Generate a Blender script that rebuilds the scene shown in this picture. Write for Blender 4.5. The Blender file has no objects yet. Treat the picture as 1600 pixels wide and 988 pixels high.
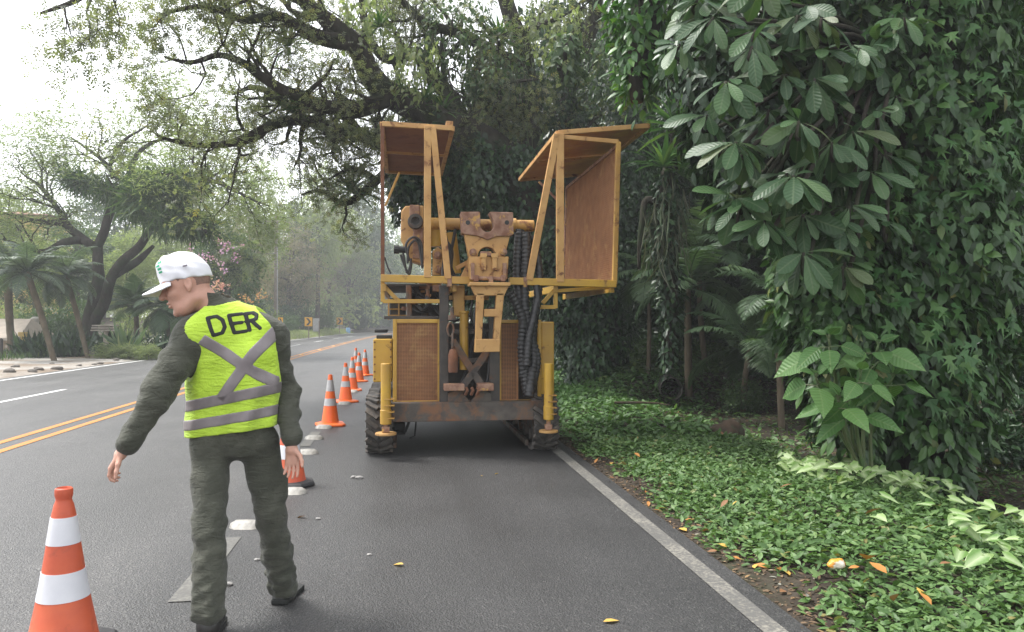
import bpy, bmesh, math, random
import numpy as np
from mathutils import Vector, Matrix, Quaternion, noise as mnoise
from mathutils.bvhtree import BVHTree

random.seed(7)
RNG = np.random.default_rng(11)
S = bpy.context.scene
C = S.collection
R = math.radians

# ------------------------------------------------------------------ camera
CAM_H = 1.5
YAW = R(8.06)
PITCH = R(0.53)
FOC = 1200.0                                   # focal length in pixels of the 1600 px wide photograph
cam_d = bpy.data.cameras.new('camera')
cam = bpy.data.objects.new('camera', cam_d)
C.objects.link(cam)
cam.location = (0, 0, CAM_H)
cam.rotation_euler = (R(90) + PITCH, 0, -YAW)
cam_d.sensor_width = 36
cam_d.lens = FOC / 1600 * 36
cam_d.clip_start = 0.05
cam_d.clip_end = 3000
S.camera = cam

# ------------------------------------------------------------------ overcast sky, soft sun, exposure
SUN_EL, SUN_ROT = R(62), R(-62)
w = bpy.data.worlds.new('World')
S.world = w
w.use_nodes = True
nt = w.node_tree
nt.nodes.clear()
sky = nt.nodes.new('ShaderNodeTexSky')
sky.sky_type = 'NISHITA'
sky.sun_disc = False
sky.sun_elevation = SUN_EL
sky.sun_rotation = SUN_ROT
sky.dust_density = 1.5
sky.air_density = 1.0
hs = nt.nodes.new('ShaderNodeHueSaturation')
hs.inputs['Saturation'].default_value = 0.14
hs.inputs['Value'].default_value = 1.0
bg = nt.nodes.new('ShaderNodeBackground')
bg.inputs['Strength'].default_value = 0.15
wo = nt.nodes.new('ShaderNodeOutputWorld')
nt.links.new(sky.outputs[0], hs.inputs['Color'])
nt.links.new(hs.outputs[0], bg.inputs['Color'])
nt.links.new(bg.outputs[0], wo.inputs['Surface'])

sun_d = bpy.data.lights.new('sun', 'SUN')
sun_d.energy = 1.5
sun_d.angle = R(14)
sun_d.color = (1.0, 0.97, 0.92)
sun = bpy.data.objects.new('sun', sun_d)
C.objects.link(sun)
# direction towards the sun: up on the left, a little behind the camera
sdir = Vector((math.cos(SUN_EL) * math.sin(SUN_ROT), math.cos(SUN_EL) * math.cos(SUN_ROT), math.sin(SUN_EL)))
sun.rotation_euler = sdir.to_track_quat('Z', 'Y').to_euler()
sun.location = sdir * 100

S.view_settings.view_transform = 'Standard'
S.view_settings.look = 'None'
S.view_settings.gamma = 1.0
S.view_settings.use_curve_mapping = False
S.view_settings.exposure = 1.7
S.cycles.max_bounces = 9
S.cycles.diffuse_bounces = 6
S.cycles.transmission_bounces = 5
S.cycles.transparent_max_bounces = 6
S.cycles.volume_bounces = 0
S.cycles.caustics_reflective = False
S.cycles.caustics_refractive = False
# ================================================================== helpers
CM = Matrix.Translation((0, 0, CAM_H)) @ Matrix.Rotation(-YAW, 4, 'Z') @ Matrix.Rotation(R(90) + PITCH, 4, 'X')
CR = CM.to_3x3()

def ray(px, py):
    return CR @ Vector(((px - 800) / FOC, (494 - py) / FOC, -1.0))

def at(px, py, Y):
    """world point seen at a photo pixel on the plane y = Y"""
    r = ray(px, py)
    return Vector((0, 0, CAM_H)) + r * (Y / r.y)

def dep(px, py, d):
    """world point seen at a photo pixel, d metres along the camera axis"""
    return Vector((0, 0, CAM_H)) + ray(px, py) * d

def gnd(px, py, z=0.0):
    r = ray(px, py)
    return Vector((0, 0, CAM_H)) + r * ((z - CAM_H) / r.z)

def tag(o, label=None, cat=None, group=None, kind=None):
    if label: o['label'] = label
    if cat: o['category'] = cat
    if group: o['group'] = group
    if kind: o['kind'] = kind
    return o

def empty(name, loc=(0, 0, 0), rz=0.0, label=None, cat=None, group=None):
    o = bpy.data.objects.new(name, None)
    C.objects.link(o)
    o.location = loc
    o.rotation_euler = (0, 0, rz)
    o.empty_display_size = 0.2
    return tag(o, label, cat, group)

def copy_tree(o, parent=None):
    c = o.copy()
    C.objects.link(c)
    c.parent = parent
    for ch in list(o.children):
        copy_tree(ch, c)
    return c

class MB:
    """collects simple shapes into ONE mesh"""
    def __init__(s):
        s.v = []; s.f = []; s.sm = []
    def add(s, vs, fs, smooth=False):
        o = len(s.v)
        s.v += [tuple(v) for v in vs]
        s.f += [tuple(i + o for i in f) for f in fs]
        s.sm += [smooth] * len(fs)
        return s
    def box(s, c, size, rot=None):
        hx, hy, hz = size[0] / 2, size[1] / 2, size[2] / 2
        vs = [Vector((x, y, z)) for x in (-hx, hx) for y in (-hy, hy) for z in (-hz, hz)]
        if rot is not None: vs = [rot @ v for v in vs]
        c = Vector(c)
        return s.add([v + c for v in vs], [(0, 1, 3, 2), (4, 6, 7, 5), (0, 4, 5, 1), (2, 3, 7, 6), (0, 2, 6, 4), (1, 5, 7, 3)])
    def bb(s, a, b):
        a, b = Vector(a), Vector(b)
        return s.box((a + b) / 2, (abs(b.x - a.x), abs(b.y - a.y), abs(b.z - a.z)))
    def beam(s, a, b, w, h=None, up=(0, 1, 0)):
        """bar from a to b; w measured across (perp. to up), h along up"""
        h = w if h is None else h
        a, b = Vector(a), Vector(b)
        d = (b - a).normalized(); u = Vector(up)
        if abs(d.dot(u)) > 0.98: u = Vector((1, 0, 0))
        r = d.cross(u).normalized(); u = r.cross(d).normalized()
        vs = []
        for p in (a, b):
            for i, j in ((-1, -1), (1, -1), (1, 1), (-1, 1)):
                vs.append(p + r * (i * w / 2) + u * (j * h / 2))
        return s.add(vs, [(0, 1, 2, 3), (7, 6, 5, 4), (0, 4, 5, 1), (1, 5, 6, 2), (2, 6, 7, 3), (3, 7, 4, 0)])
    def tube(s, pts, rad, n=10, cap=True, smooth=True):
        pts = [Vector(p) for p in pts]
        if not hasattr(rad, '__len__'): rad = [rad] * len(pts)
        vs = []; fs = []; prev = None
        for i, p in enumerate(pts):
            t = (pts[min(i + 1, len(pts) - 1)] - pts[max(i - 1, 0)])
            t = t.normalized() if t.length > 1e-9 else Vector((0, 0, 1))
            if prev is None:
                u = Vector((0, 0, 1)) if abs(t.z) < 0.9 else Vector((1, 0, 0))
                a = t.cross(u).normalized()
            else:
                a = (prev - t * prev.dot(t))
                a = a.normalized() if a.length > 1e-6 else t.orthogonal().normalized()
            prev = a; b = t.cross(a)
            for k in range(n):
                th = 2 * math.pi * k / n
                vs.append(p + (a * math.cos(th) + b * math.sin(th)) * rad[i])
        for i in range(len(pts) - 1):
            for k in range(n):
                k2 = (k + 1) % n
                fs.append((i * n + k, i * n + k2, (i + 1) * n + k2, (i + 1) * n + k))
        s.add(vs, fs, smooth)
        if cap:
            o = len(s.v) - len(vs)
            s.f.append(tuple(o + k for k in reversed(range(n)))); s.sm.append(False)
            s.f.append(tuple(o + (len(pts) - 1) * n + k for k in range(n))); s.sm.append(False)
        return s
    def cyl(s, a, b, r, n=20, r2=None):
        return s.tube([a, b], [r, r if r2 is None else r2], n)
    def prism(s, poly, y0, y1, M=None):
        """polygon in (x, z) extruded along y"""
        n = len(poly)
        vs = [Vector((x, y0, z)) for x, z in poly] + [Vector((x, y1, z)) for x, z in poly]
        if M is not None: vs = [M @ v for v in vs]
        fs = [tuple(range(n)), tuple(reversed(range(n, 2 * n)))]
        fs += [(i, n + i, n + (i + 1) % n, (i + 1) % n) for i in range(n)]
        return s.add(vs, fs)
    def lathe(s, prof, c=(0, 0, 0), n=32, smooth=True, M=None):
        c = Vector(c); vs = []; fs = []
        for r, z in prof:
            for k in range(n):
                th = 2 * math.pi * k / n
                v = Vector((r * math.cos(th), r * math.sin(th), z))
                if M is not None: v = M @ v
                vs.append(v + c)
        for i in range(len(prof) - 1):
            for k in range(n):
                k2 = (k + 1) % n
                fs.append((i * n + k, i * n + k2, (i + 1) * n + k2, (i + 1) * n + k))
        return s.add(vs, fs, smooth)
    def build(s, name, mat, parent=None, bevel=0.0, seg=2, origin=None, sharp=35):
        me = bpy.data.meshes.new(name)
        vs = s.v
        if origin is not None:
            ox, oy, oz = origin
            vs = [(x - ox, y - oy, z - oz) for x, y, z in vs]
        me.from_pydata(vs, [], s.f)
        me.polygons.foreach_set('use_smooth', s.sm)
        me.update()
        if any(s.sm) and sharp:
            me.set_sharp_from_angle(angle=R(sharp))
        for m in (mat if isinstance(mat, (list, tuple)) else [mat]):
            me.materials.append(m)
        o = bpy.data.objects.new(name, me)
        C.objects.link(o)
        if origin is not None: o.location = origin
        if parent is not None:
            o.parent = parent
        if bevel:
            b = o.modifiers.new('bevel', 'BEVEL')
            b.width = bevel; b.segments = seg; b.limit_method = 'ANGLE'; b.angle_limit = R(40)
            b.harden_normals = False
        return o

def np_mesh(name, verts, faces_flat, face_sizes, mat, parent=None, smooth=False, attrs=None):
    me = bpy.data.meshes.new(name)
    nv = len(verts); nf = len(face_sizes)
    me.vertices.add(nv)
    me.vertices.foreach_set('co', np.ascontiguousarray(verts, dtype=np.float32).ravel())
    me.loops.add(len(faces_flat))
    me.loops.foreach_set('vertex_index', np.ascontiguousarray(faces_flat, dtype=np.int32))
    me.polygons.add(nf)
    st = np.zeros(nf, dtype=np.int32); st[1:] = np.cumsum(face_sizes)[:-1]
    me.polygons.foreach_set('loop_start', st)
    me.polygons.foreach_set('use_smooth', np.full(nf, smooth, dtype=bool))
    if attrs:
        for k, a in attrs.items():
            if a.ndim == 2:
                at_ = me.attributes.new(k, 'FLOAT_VECTOR', 'POINT')
                at_.data.foreach_set('vector', np.ascontiguousarray(a, dtype=np.float32).ravel())
            else:
                at_ = me.attributes.new(k, 'FLOAT', 'POINT')
                at_.data.foreach_set('value', np.ascontiguousarray(a, dtype=np.float32))
    me.update(calc_edges=True)
    for m in (mat if isinstance(mat, (list, tuple)) else [mat]):
        me.materials.append(m)
    o = bpy.data.objects.new(name, me)
    C.objects.link(o)
    if parent is not None: o.parent = parent
    return o

# ------------------------------------------------------------------ materials
MATS = {}
def newmat(name):
    m = bpy.data.materials.new(name); m.use_nodes = True
    n = m.node_tree; n.nodes.clear()
    out = n.nodes.new('ShaderNodeOutputMaterial')
    p = n.nodes.new('ShaderNodeBsdfPrincipled')
    n.links.new(p.outputs[0], out.inputs[0])
    return m, n, p, out

def nd(n, t, **kw):
    x = n.nodes.new(t)
    for k, v in kw.items():
        if k in ('operation', 'blend_type', 'data_type', 'attribute_name', 'feature', 'distance', 'wave_type', 'bands_direction', 'interpolation', 'attribute_type', 'noise_dimensions', 'voronoi_dimensions', 'clamp'):
            setattr(x, k, v)
        else:
            x.inputs[k.replace('_', ' ')].default_value = v
    return x

def ramp(n, stops, fac=None, interp='LINEAR'):
    r = n.nodes.new('ShaderNodeValToRGB')
    r.color_ramp.interpolation = interp
    e = r.color_ramp.elements
    while len(e) < len(stops): e.new(0.5)
    for i, (p, c) in enumerate(stops):
        e[i].position = p
        e[i].color = (c if len(c) == 4 else (*c, 1)) if hasattr(c, '__len__') else (c, c, c, 1)
    if fac is not None: n.links.new(fac, r.inputs[0])
    return r

def mixc(n, fac, a, b, mode='MIX'):
    m = n.nodes.new('ShaderNodeMix'); m.data_type = 'RGBA'; m.blend_type = mode
    for i, v in ((0, fac), (6, a), (7, b)):
        if isinstance(v, bpy.types.NodeSocket): n.links.new(v, m.inputs[i])
        elif hasattr(v, '__len__'): m.inputs[i].default_value = v if len(v) == 4 else (*v, 1)
        else: m.inputs[i].default_value = v
    return m.outputs[2]

def math_(n, op, a, b=0.0, c=None):
    m = n.nodes.new('ShaderNodeMath'); m.operation = op
    for i, v in enumerate((a, b) if c is None else (a, b, c)):
        if isinstance(v, bpy.types.NodeSocket): n.links.new(v, m.inputs[i])
        else: m.inputs[i].default_value = v
    return m.outputs[0]

def coords(n, scale=1.0, vec=None):
    tc = n.nodes.new('ShaderNodeTexCoord')
    mp = n.nodes.new('ShaderNodeMapping')
    mp.inputs['Scale'].default_value = (scale,) * 3 if vec is None else vec
    n.links.new(tc.outputs['Object'], mp.inputs[0])
    return mp.outputs[0]

def noise_(n, v, scale, detail=4.0, rough=0.55, dist=0.0):
    x = n.nodes.new('ShaderNodeTexNoise')
    x.inputs['Scale'].default_value = scale; x.inputs['Detail'].default_value = detail
    x.inputs['Roughness'].default_value = rough; x.inputs['Distortion'].default_value = dist
    n.links.new(v, x.inputs['Vector'])
    return x.outputs['Fac']

def bump_(n, p, h, strength=0.3, dist=0.01):
    b = n.nodes.new('ShaderNodeBump')
    b.inputs['Strength'].default_value = strength; b.inputs['Distance'].default_value = dist
    n.links.new(h, b.inputs['Height']); n.links.new(b.outputs[0], p.inputs['Normal'])
    return b

def mat(name, c1, c2=None, scale=4.0, rough=0.6, bump=0.0, metal=0.0, spec=0.5, lo=0.35, hi=0.65, bscale=None, bdist=0.005, c3=None, c3lo=0.6, c3hi=0.68, c3scale=9.0):
    """two-tone procedural surface; c3 is worn / rust / dirt in patches of its own"""
    if name in MATS: return MATS[name]
    m, n, p, out = newmat(name)
    v = coords(n)
    if c2 is None: c2 = tuple(x * 0.75 for x in c1)
    f = noise_(n, v, scale, 6)
    col = ramp(n, [(lo, c1), (hi, c2)], f).outputs[0]
    rg = ramp(n, [(0.3, max(0, rough - 0.1)), (0.7, min(1, rough + 0.1))], noise_(n, v, scale * 2.3, 4)).outputs[0]
    if c3 is not None:
        k = ramp(n, [(c3lo, 0.0), (c3hi, 1.0)], noise_(n, v, c3scale, 8, 0.65, 0.4)).outputs[0]
        col = mixc(n, k, col, c3)
        rg = mixc(n, k, rg, (0.9, 0.9, 0.9))
    n.links.new(col, p.inputs['Base Color'])
    n.links.new(rg, p.inputs['Roughness'])
    p.inputs['Metallic'].default_value = metal
    p.inputs['Specular IOR Level'].default_value = spec
    if bump:
        bump_(n, p, noise_(n, v, bscale or scale * 6, 6), bump, bdist)
    MATS[name] = m
    return m

def leafmat(name, stops, rough=0.45, trans=0.25, spec=0.4, vein=0.0, pale=None):
    """stops: list of (pos, colour) picked by a per-leaf random number"""
    if name in MATS: return MATS[name]
    m, n, p, out = newmat(name)
    a = n.nodes.new('ShaderNodeAttribute'); a.attribute_name = 'luv'
    sp = n.nodes.new('ShaderNodeSeparateXYZ'); n.links.new(a.outputs['Vector'], sp.inputs[0])
    col = ramp(n, stops, sp.outputs[2]).outputs[0]
    if pale is not None:                      # pale midrib / variegation by distance to the midrib
        ax = math_(n, 'ABSOLUTE', sp.outputs[0])
        k = ramp(n, [(pale[1], 1.0), (pale[2], 0.0)], ax).outputs[0]
        col = mixc(n, math_(n, 'MULTIPLY', k, pale[3]), col, pale[0])
    n.links.new(col, p.inputs['Base Color'])
    p.inputs['Roughness'].default_value = rough
    p.inputs['Specular IOR Level'].default_value = spec
    if vein:
        ax = math_(n, 'ABSOLUTE', sp.outputs[0])
        q = math_(n, 'SINE', math_(n, 'MULTIPLY', math_(n, 'SUBTRACT', sp.outputs[1], math_(n, 'MULTIPLY', ax, 0.35)), 62.0))
        bump_(n, p, q, vein, 0.006)
    if trans:
        t = n.nodes.new('ShaderNodeBsdfTranslucent')
        br = mixc(n, 1.0, col, (1.5, 1.6, 0.8), 'MULTIPLY')
        n.links.new(br, t.inputs[0])
        mx = n.nodes.new('ShaderNodeMixShader'); mx.inputs[0].default_value = trans
        n.links.new(p.outputs[0], mx.inputs[1]); n.links.new(t.outputs[0], mx.inputs[2])
        n.links.new(mx.outputs[0], out.inputs[0])
    MATS[name] = m
    return m

def unit(a):
    return a / np.maximum(np.linalg.norm(a, axis=-1, keepdims=True), 1e-9)

# leaf outlines: (across, along, lift) with across in half widths
def _tm(rows, droop=0.0, fold=0.12):
    V = []; F = []; UV = []
    n = len(rows)
    for i, (y, wd) in enumerate(rows):
        z = -droop * y * y
        V += [(-wd, y, z, fold * wd), (0, y, z, 0), (wd, y, z, fold * wd)]
    for i in range(n - 1):
        a = 3 * i
        F += [(a, a + 1, a + 4, a + 3), (a + 1, a + 2, a + 5, a + 4)]
    return np.array(V, float), F
T_DIAMOND = (np.array([(0, 0, 0), (0.5, 0.45, 0.04), (0, 1, -0.06), (-0.5, 0.45, 0.04)], float), [(0, 1, 2, 3)])
T_LEAF = _tm([(0, 0.02), (0.3, 0.42), (0.62, 0.4), (1, 0.0)], 0.18, 0.16)
T_OVATE = _tm([(0, 0.06), (0.12, 0.38), (0.3, 0.5), (0.6, 0.38), (0.85, 0.13), (1, 0.0)], 0.22, 0.14)
T_OBOV = _tm([(0, 0.05), (0.12, 0.09), (0.3, 0.26), (0.5, 0.42), (0.7, 0.5), (0.86, 0.42), (0.95, 0.25), (1, 0.04)], 0.3, 0.15)
T_BLADE = _tm([(0, 0.3), (0.35, 0.5), (0.7, 0.36), (1, 0.0)], 0.45, 0.25)
_sv = [(-.012, 0, 0), (.012, 0, 0), (.006, .75, 0), (-.006, .75, 0)]; _sf = [(0, 1, 2, 3)]
for _k, (_y, _a) in enumerate(((.12, 55), (.25, -60), (.4, 50), (.52, -52), (.66, 35), (.72, -25))):
    _c, _s = math.cos(R(_a)), math.sin(R(_a)); _o = len(_sv); _z = .05 * (-1) ** _k
    for _u, _v in ((0, 0), (.085, .17), (0, .40), (-.085, .17)):
        _sv.append((_u * _c + _v * _s, _y + _v * _c - _u * _s, _z * _v * 2 - .12 * _v))
    _sf.append((_o, _o + 1, _o + 2, _o + 3))
T_SPRIG = (np.array(_sv, float), _sf)
T_STAR = (np.array([(0, 0, 0), (-.62, .12, .02), (-.2, .3, 0), (-.5, .72, .0), (-.1, .5, .02), (0, 1, -.1), (.1, .5, .02), (.5, .72, 0), (.2, .3, 0), (.62, .12, .02)], float),
          [(0, 2, 1), (0, 4, 3, 2), (0, 6, 5, 4), (0, 8, 7, 6), (0, 9, 8)])

def leaves(name, pos, d, n, L, W, tm, mt, parent=None, smooth=False, rnd=None):
    """one mesh of many leaves"""
    T, F = tm
    N = len(pos)
    pos = np.asarray(pos, float); d = unit(np.asarray(d, float)); n = np.asarray(n, float)
    r = unit(np.cross(d, n)); n2 = np.cross(r, d)
    L = np.broadcast_to(np.asarray(L, float), (N,)); W = np.broadcast_to(np.asarray(W, float), (N,))
    V = (pos[:, None, :] + (T[:, 0][None, :] * W[:, None])[..., None] * r[:, None, :]
         + (T[:, 1][None, :] * L[:, None])[..., None] * d[:, None, :]
         + (T[:, 2][None, :] * L[:, None] + (T[:, 3][None, :] * W[:, None] if T.shape[1] > 3 else 0))[..., None] * n2[:, None, :])
    nv = len(T)
    base = (np.arange(N) * nv)
    flat = np.concatenate([np.array(f) for f in F]); sizes = np.array([len(f) for f in F])
    ff = (base[:, None] + flat[None, :]).ravel(); fs = np.tile(sizes, N)
    if rnd is None: rnd = RNG.random(N)
    uv = np.zeros((N, nv, 3), np.float32)
    uv[..., 0] = T[:, 0]; uv[..., 1] = T[:, 1]; uv[..., 2] = np.asarray(rnd)[:, None]
    return np_mesh(name, V.reshape(-1, 3), ff, fs, mt, parent, smooth, {'luv': uv.reshape(-1, 3)})

def rdir(N, zb=0.0, zs=1.0):
    v = RNG.normal(size=(N, 3)); v[:, 2] = v[:, 2] * zs + zb
    return unit(v)

def wig(p, f=1.0, seed=0.0):
    return Vector((mnoise.noise(Vector((p[0] * f + seed, p[1] * f, p[2] * f))), mnoise.noise(Vector((p[0] * f, p[1] * f + seed + 31, p[2] * f))), mnoise.noise(Vector((p[0] * f, p[1] * f, p[2] * f + seed + 67)))))

def smooth_poly(pts, rad, m=5):
    """Catmull-Rom refinement of a limb"""
    P = [Vector(p) for p in pts]; out = []; ro = []
    for i in range(len(P) - 1):
        p0 = P[max(i - 1, 0)]; p1 = P[i]; p2 = P[i + 1]; p3 = P[min(i + 2, len(P) - 1)]
        for k in range(m):
            t = k / m
            out.append(0.5 * ((2 * p1) + (p2 - p0) * t + (2 * p0 - 5 * p1 + 4 * p2 - p3) * t * t + (3 * p1 - p0 - 3 * p2 + p3) * t ** 3))
            ro.append(rad[i] * (1 - t) + rad[i + 1] * t)
    out.append(P[-1]); ro.append(rad[-1])
    return out, ro

def sstep(a, b, x):
    t = np.clip((x - a) / (b - a), 0, 1)
    return t * t * (3 - 2 * t)
# ================================================================== ground, road, markings
def curve(Y):
    Y = np.asarray(Y, float)
    a = np.clip(Y - 20, 0, 90); b = np.clip(Y - 110, 0, None)
    return a * a / 2880.0 + b * 0.0625 + b * b / 420.0

def gh(X, Y):
    """terrain height"""
    X = np.asarray(X, float); Y = np.asarray(Y, float)
    s = X - curve(Y)
    wob = 0.04 * np.sin(X * 1.3 + Y * 0.7) + 0.03 * np.sin(Y * 1.9 - X * 0.8) + 0.015 * np.sin(X * 4.1 + 2) * np.sin(Y * 3.7)
    right = 0.05 * sstep(1.95, 3.0, s) + wob * sstep(2.0, 3.5, s)
    right = right - 0.36 * sstep(3.9, 5.6, s) + 0.62 * sstep(7.2, 9.5, s)
    right = right + 0.58 * sstep(15.6, 17.2, Y) * sstep(3.6, 5.4, s) * (1 - 0.35 * sstep(7, 9.5, s))
    right = right + 0.9 * sstep(11, 25, s)
    left = 0.06 * sstep(-10.6, -11.4, s) + wob * 0.5 * sstep(-11, -12.5, s) + 0.5 * sstep(-15.5, -22, s)
    left = left + (0.45 * sstep(-10.7, -12.5, s) + 0.9 * sstep(-12, -20, s)) * sstep(42, 60, Y)
    base = -0.05
    h = np.where(s > 1.92, -0.012 + right, np.where(s < -10.62, -0.015 + left, base))
    # blend at the road edges
    return h

def build_ground():
    xs = np.concatenate([np.linspace(-260, -60, 8)[:-1], np.linspace(-60, -22, 20)[:-1], np.arange(-22, -10.75, 0.4),
                         [-10.7, -10.64, -10.6, -9, -4.5, 0, 1.86, 1.92, 1.98], np.arange(2.15, 12, 0.22), np.linspace(12, 60, 25), np.linspace(60, 260, 8)[1:]])
    ys = np.concatenate([np.linspace(-60, -4, 8)[:-1], np.arange(-4, 26, 0.3), np.arange(26, 60, 0.9), np.linspace(60, 180, 50), np.linspace(180, 420, 8)[1:]])
    Xg, Yg = np.meshgrid(xs, ys)
    Xw = Xg + curve(Yg)
    Z = gh(Xw, Yg)
    V = np.stack([Xw, Yg, Z], -1).reshape(-1, 3)
    nx, ny = len(xs), len(ys)
    i = np.arange(nx - 1)[None, :] + nx * np.arange(ny - 1)[:, None]
    F = np.stack([i, i + 1, i + 1 + nx, i + nx], -1).reshape(-1)
    m, n, p, out = newmat('soil')
    v = coords(n)
    f = noise_(n, v, 3.0, 8, 0.6)
    soil = ramp(n, [(0.3, (0.022, 0.017, 0.013)), (0.55, (0.045, 0.036, 0.028)), (0.8, (0.08, 0.066, 0.052))], f).outputs[0]
    vor = n.nodes.new('ShaderNodeTexVoronoi'); vor.inputs['Scale'].default_value = 26.0; n.links.new(v, vor.inputs['Vector'])
    lit = ramp(n, [(0.0, (0.085, 0.062, 0.042)), (0.35, (0.04, 0.03, 0.021)), (0.6, (0.03, 0.038, 0.02)), (1, (0.095, 0.072, 0.052))], vor.outputs['Color']).outputs[0]
    soil = mixc(n, ramp(n, [(0.45, 0.0), (0.6, 0.8)], noise_(n, v, 0.9, 4)).outputs[0], soil, lit)
    vg = n.nodes.new('ShaderNodeTexVoronoi'); vg.inputs['Scale'].default_value = 14.0; n.links.new(v, vg.inputs['Vector'])
    grav = ramp(n, [(0.0, (0.24, 0.22, 0.195)), (0.5, (0.36, 0.34, 0.31)), (1.0, (0.5, 0.48, 0.45))], vg.outputs['Color']).outputs[0]
    grav = mixc(n, ramp(n, [(0.42, 0.0), (0.62, 0.85)], noise_(n, v, 0.5, 6)).outputs[0], grav, (0.17, 0.125, 0.085))
    sx = n.nodes.new('ShaderNodeSeparateXYZ'); n.links.new(v, sx.inputs[0])
    k = ramp(n, [(0.0, 1.0), (0.14, 1.0), (0.22, 0.0)], math_(n, 'MULTIPLY', math_(n, 'SUBTRACT', -8.0, math_(n, 'ADD', sx.outputs[0], math_(n, 'MULTIPLY', f, 1.5))), 0.02)).outputs[0]
    isl = math_(n, 'LESS_THAN', sx.outputs[0], -8.0)
    col = mixc(n, math_(n, 'MULTIPLY', k, isl), soil, grav)
    n.links.new(col, p.inputs['Base Color'])
    p.inputs['Roughness'].default_value = 0.95; p.inputs['Specular IOR Level'].default_value = 0.2
    bump_(n, p, math_(n, 'ADD', vg.outputs['Distance'], f), 0.6, 0.03)
    o = np_mesh('ground', V, F, np.full(len(F) // 4, 4), m, smooth=True)
    tag(o, kind='structure')

def ribbon(name, s0, s1, y0, y1, z, mt, step=1.5, crown=0.0):
    ys = np.arange(y0, y1 + 1e-6, step); c = curve(ys)
    nx = 2
    V = np.stack([np.stack([s0 + c, ys, np.full_like(ys, z)], -1), np.stack([s1 + c, ys, np.full_like(ys, z)], -1)], 1).reshape(-1, 3)
    i = np.arange(len(ys) - 1) * 2
    F = np.stack([i, i + 1, i + 3, i + 2], -1)
    return V, F

def multi_ribbon(name, items, z, mt):
    Vs = []; Fs = []; o = 0
    for (s0, s1, y0, y1, st) in items:
        V, F = ribbon('', s0, s1, y0, y1, z, mt, st); Vs.append(V); Fs.append(F + o); o += len(V)
    V = np.concatenate(Vs); F = np.concatenate(Fs).ravel()
    ob = np_mesh(name, V, F, np.full(len(F) // 4, 4), mt)
    return tag(ob, kind='structure')

def asphalt_mat():
    m, n, p, out = newmat('asphalt')
    v = coords(n)
    v1 = n.nodes.new('ShaderNodeTexVoronoi'); v1.inputs['Scale'].default_value = 130.0; n.links.new(v, v1.inputs['Vector'])
    v2 = n.nodes.new('ShaderNodeTexVoronoi'); v2.inputs['Scale'].default_value = 80.0; n.links.new(v, v2.inputs['Vector'])
    sepc = n.nodes.new('ShaderNodeSeparateColor'); n.links.new(v1.outputs['Color'], sepc.inputs[0])
    grain = ramp(n, [(0.0, (0.022, 0.022, 0.023)), (0.6, (0.036, 0.0355, 0.0355)), (0.9, (0.048, 0.047, 0.046)), (1.0, (0.10, 0.098, 0.094))], sepc.outputs[0]).outputs[0]
    # broad uneven patches, tyre-polished streaks along the road
    mp = n.nodes.new('ShaderNodeMapping'); mp.inputs['Scale'].default_value = (1.4, 0.06, 1)
    n.links.new(v, mp.inputs[0])
    st = noise_(n, mp.outputs[0], 1.0, 4)
    pat = noise_(n, v, 0.7, 5)
    k = ramp(n, [(0.3, 0.62), (0.7, 1.4)], math_(n, 'MULTIPLY', math_(n, 'ADD', st, pat), 0.5)).outputs[0]
    col = mixc(n, 1.0, grain, k, 'MULTIPLY')
    # sky reflection painted into the colour: far lanes paler than the near lane
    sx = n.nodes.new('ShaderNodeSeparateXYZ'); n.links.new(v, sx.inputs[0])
    sky_refl = ramp(n, [(0.47, 1.0), (0.50, 0.0)], math_(n, 'MULTIPLY', math_(n, 'ADD', sx.outputs[0], 11.15), 0.05)).outputs[0]
    col = mixc(n, math_(n, 'MULTIPLY', sky_refl, 0.85), col, mixc(n, 1.0, col, (1.75, 1.72, 1.68), 'MULTIPLY'))
    n.links.new(col, p.inputs['Base Color'])
    rg = ramp(n, [(0.3, 0.42), (0.7, 0.62)], math_(n, 'MULTIPLY', math_(n, 'ADD', st, pat), 0.5)).outputs[0]
    n.links.new(rg, p.inputs['Roughness'])
    p.inputs['Specular IOR Level'].default_value = 0.5
    h = math_(n, 'ADD', math_(n, 'MULTIPLY', v1.outputs['Distance'], 0.6), math_(n, 'ADD', math_(n, 'MULTIPLY', v2.outputs['Distance'], 0.8), math_(n, 'MULTIPLY', noise_(n, v, 30, 4), 0.5)))
    bump_(n, p, h, 0.75, 0.006)
    return m

def paint_mat(name, c, wear=0.5):
    m, n, p, out = newmat(name)
    v = coords(n)
    f = noise_(n, v, 45, 6, 0.7)
    g = noise_(n, v, 2.2, 4)
    k = ramp(n, [(wear - 0.05, 0.0), (wear + 0.07, 1.0)], math_(n, 'ADD', math_(n, 'MULTIPLY', f, 0.7), math_(n, 'MULTIPLY', g, 0.3))).outputs[0]
    grey = ramp(n, [(0.3, tuple(x * 0.8 for x in c)), (0.7, c)], g).outputs[0]
    n.links.new(mixc(n, k, (0.10, 0.097, 0.09), grey), p.inputs['Base Color'])
    p.inputs['Roughness'].default_value = 0.7
    bump_(n, p, noise_(n, v, 60, 4), 0.5, 0.004)
    return m

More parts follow.
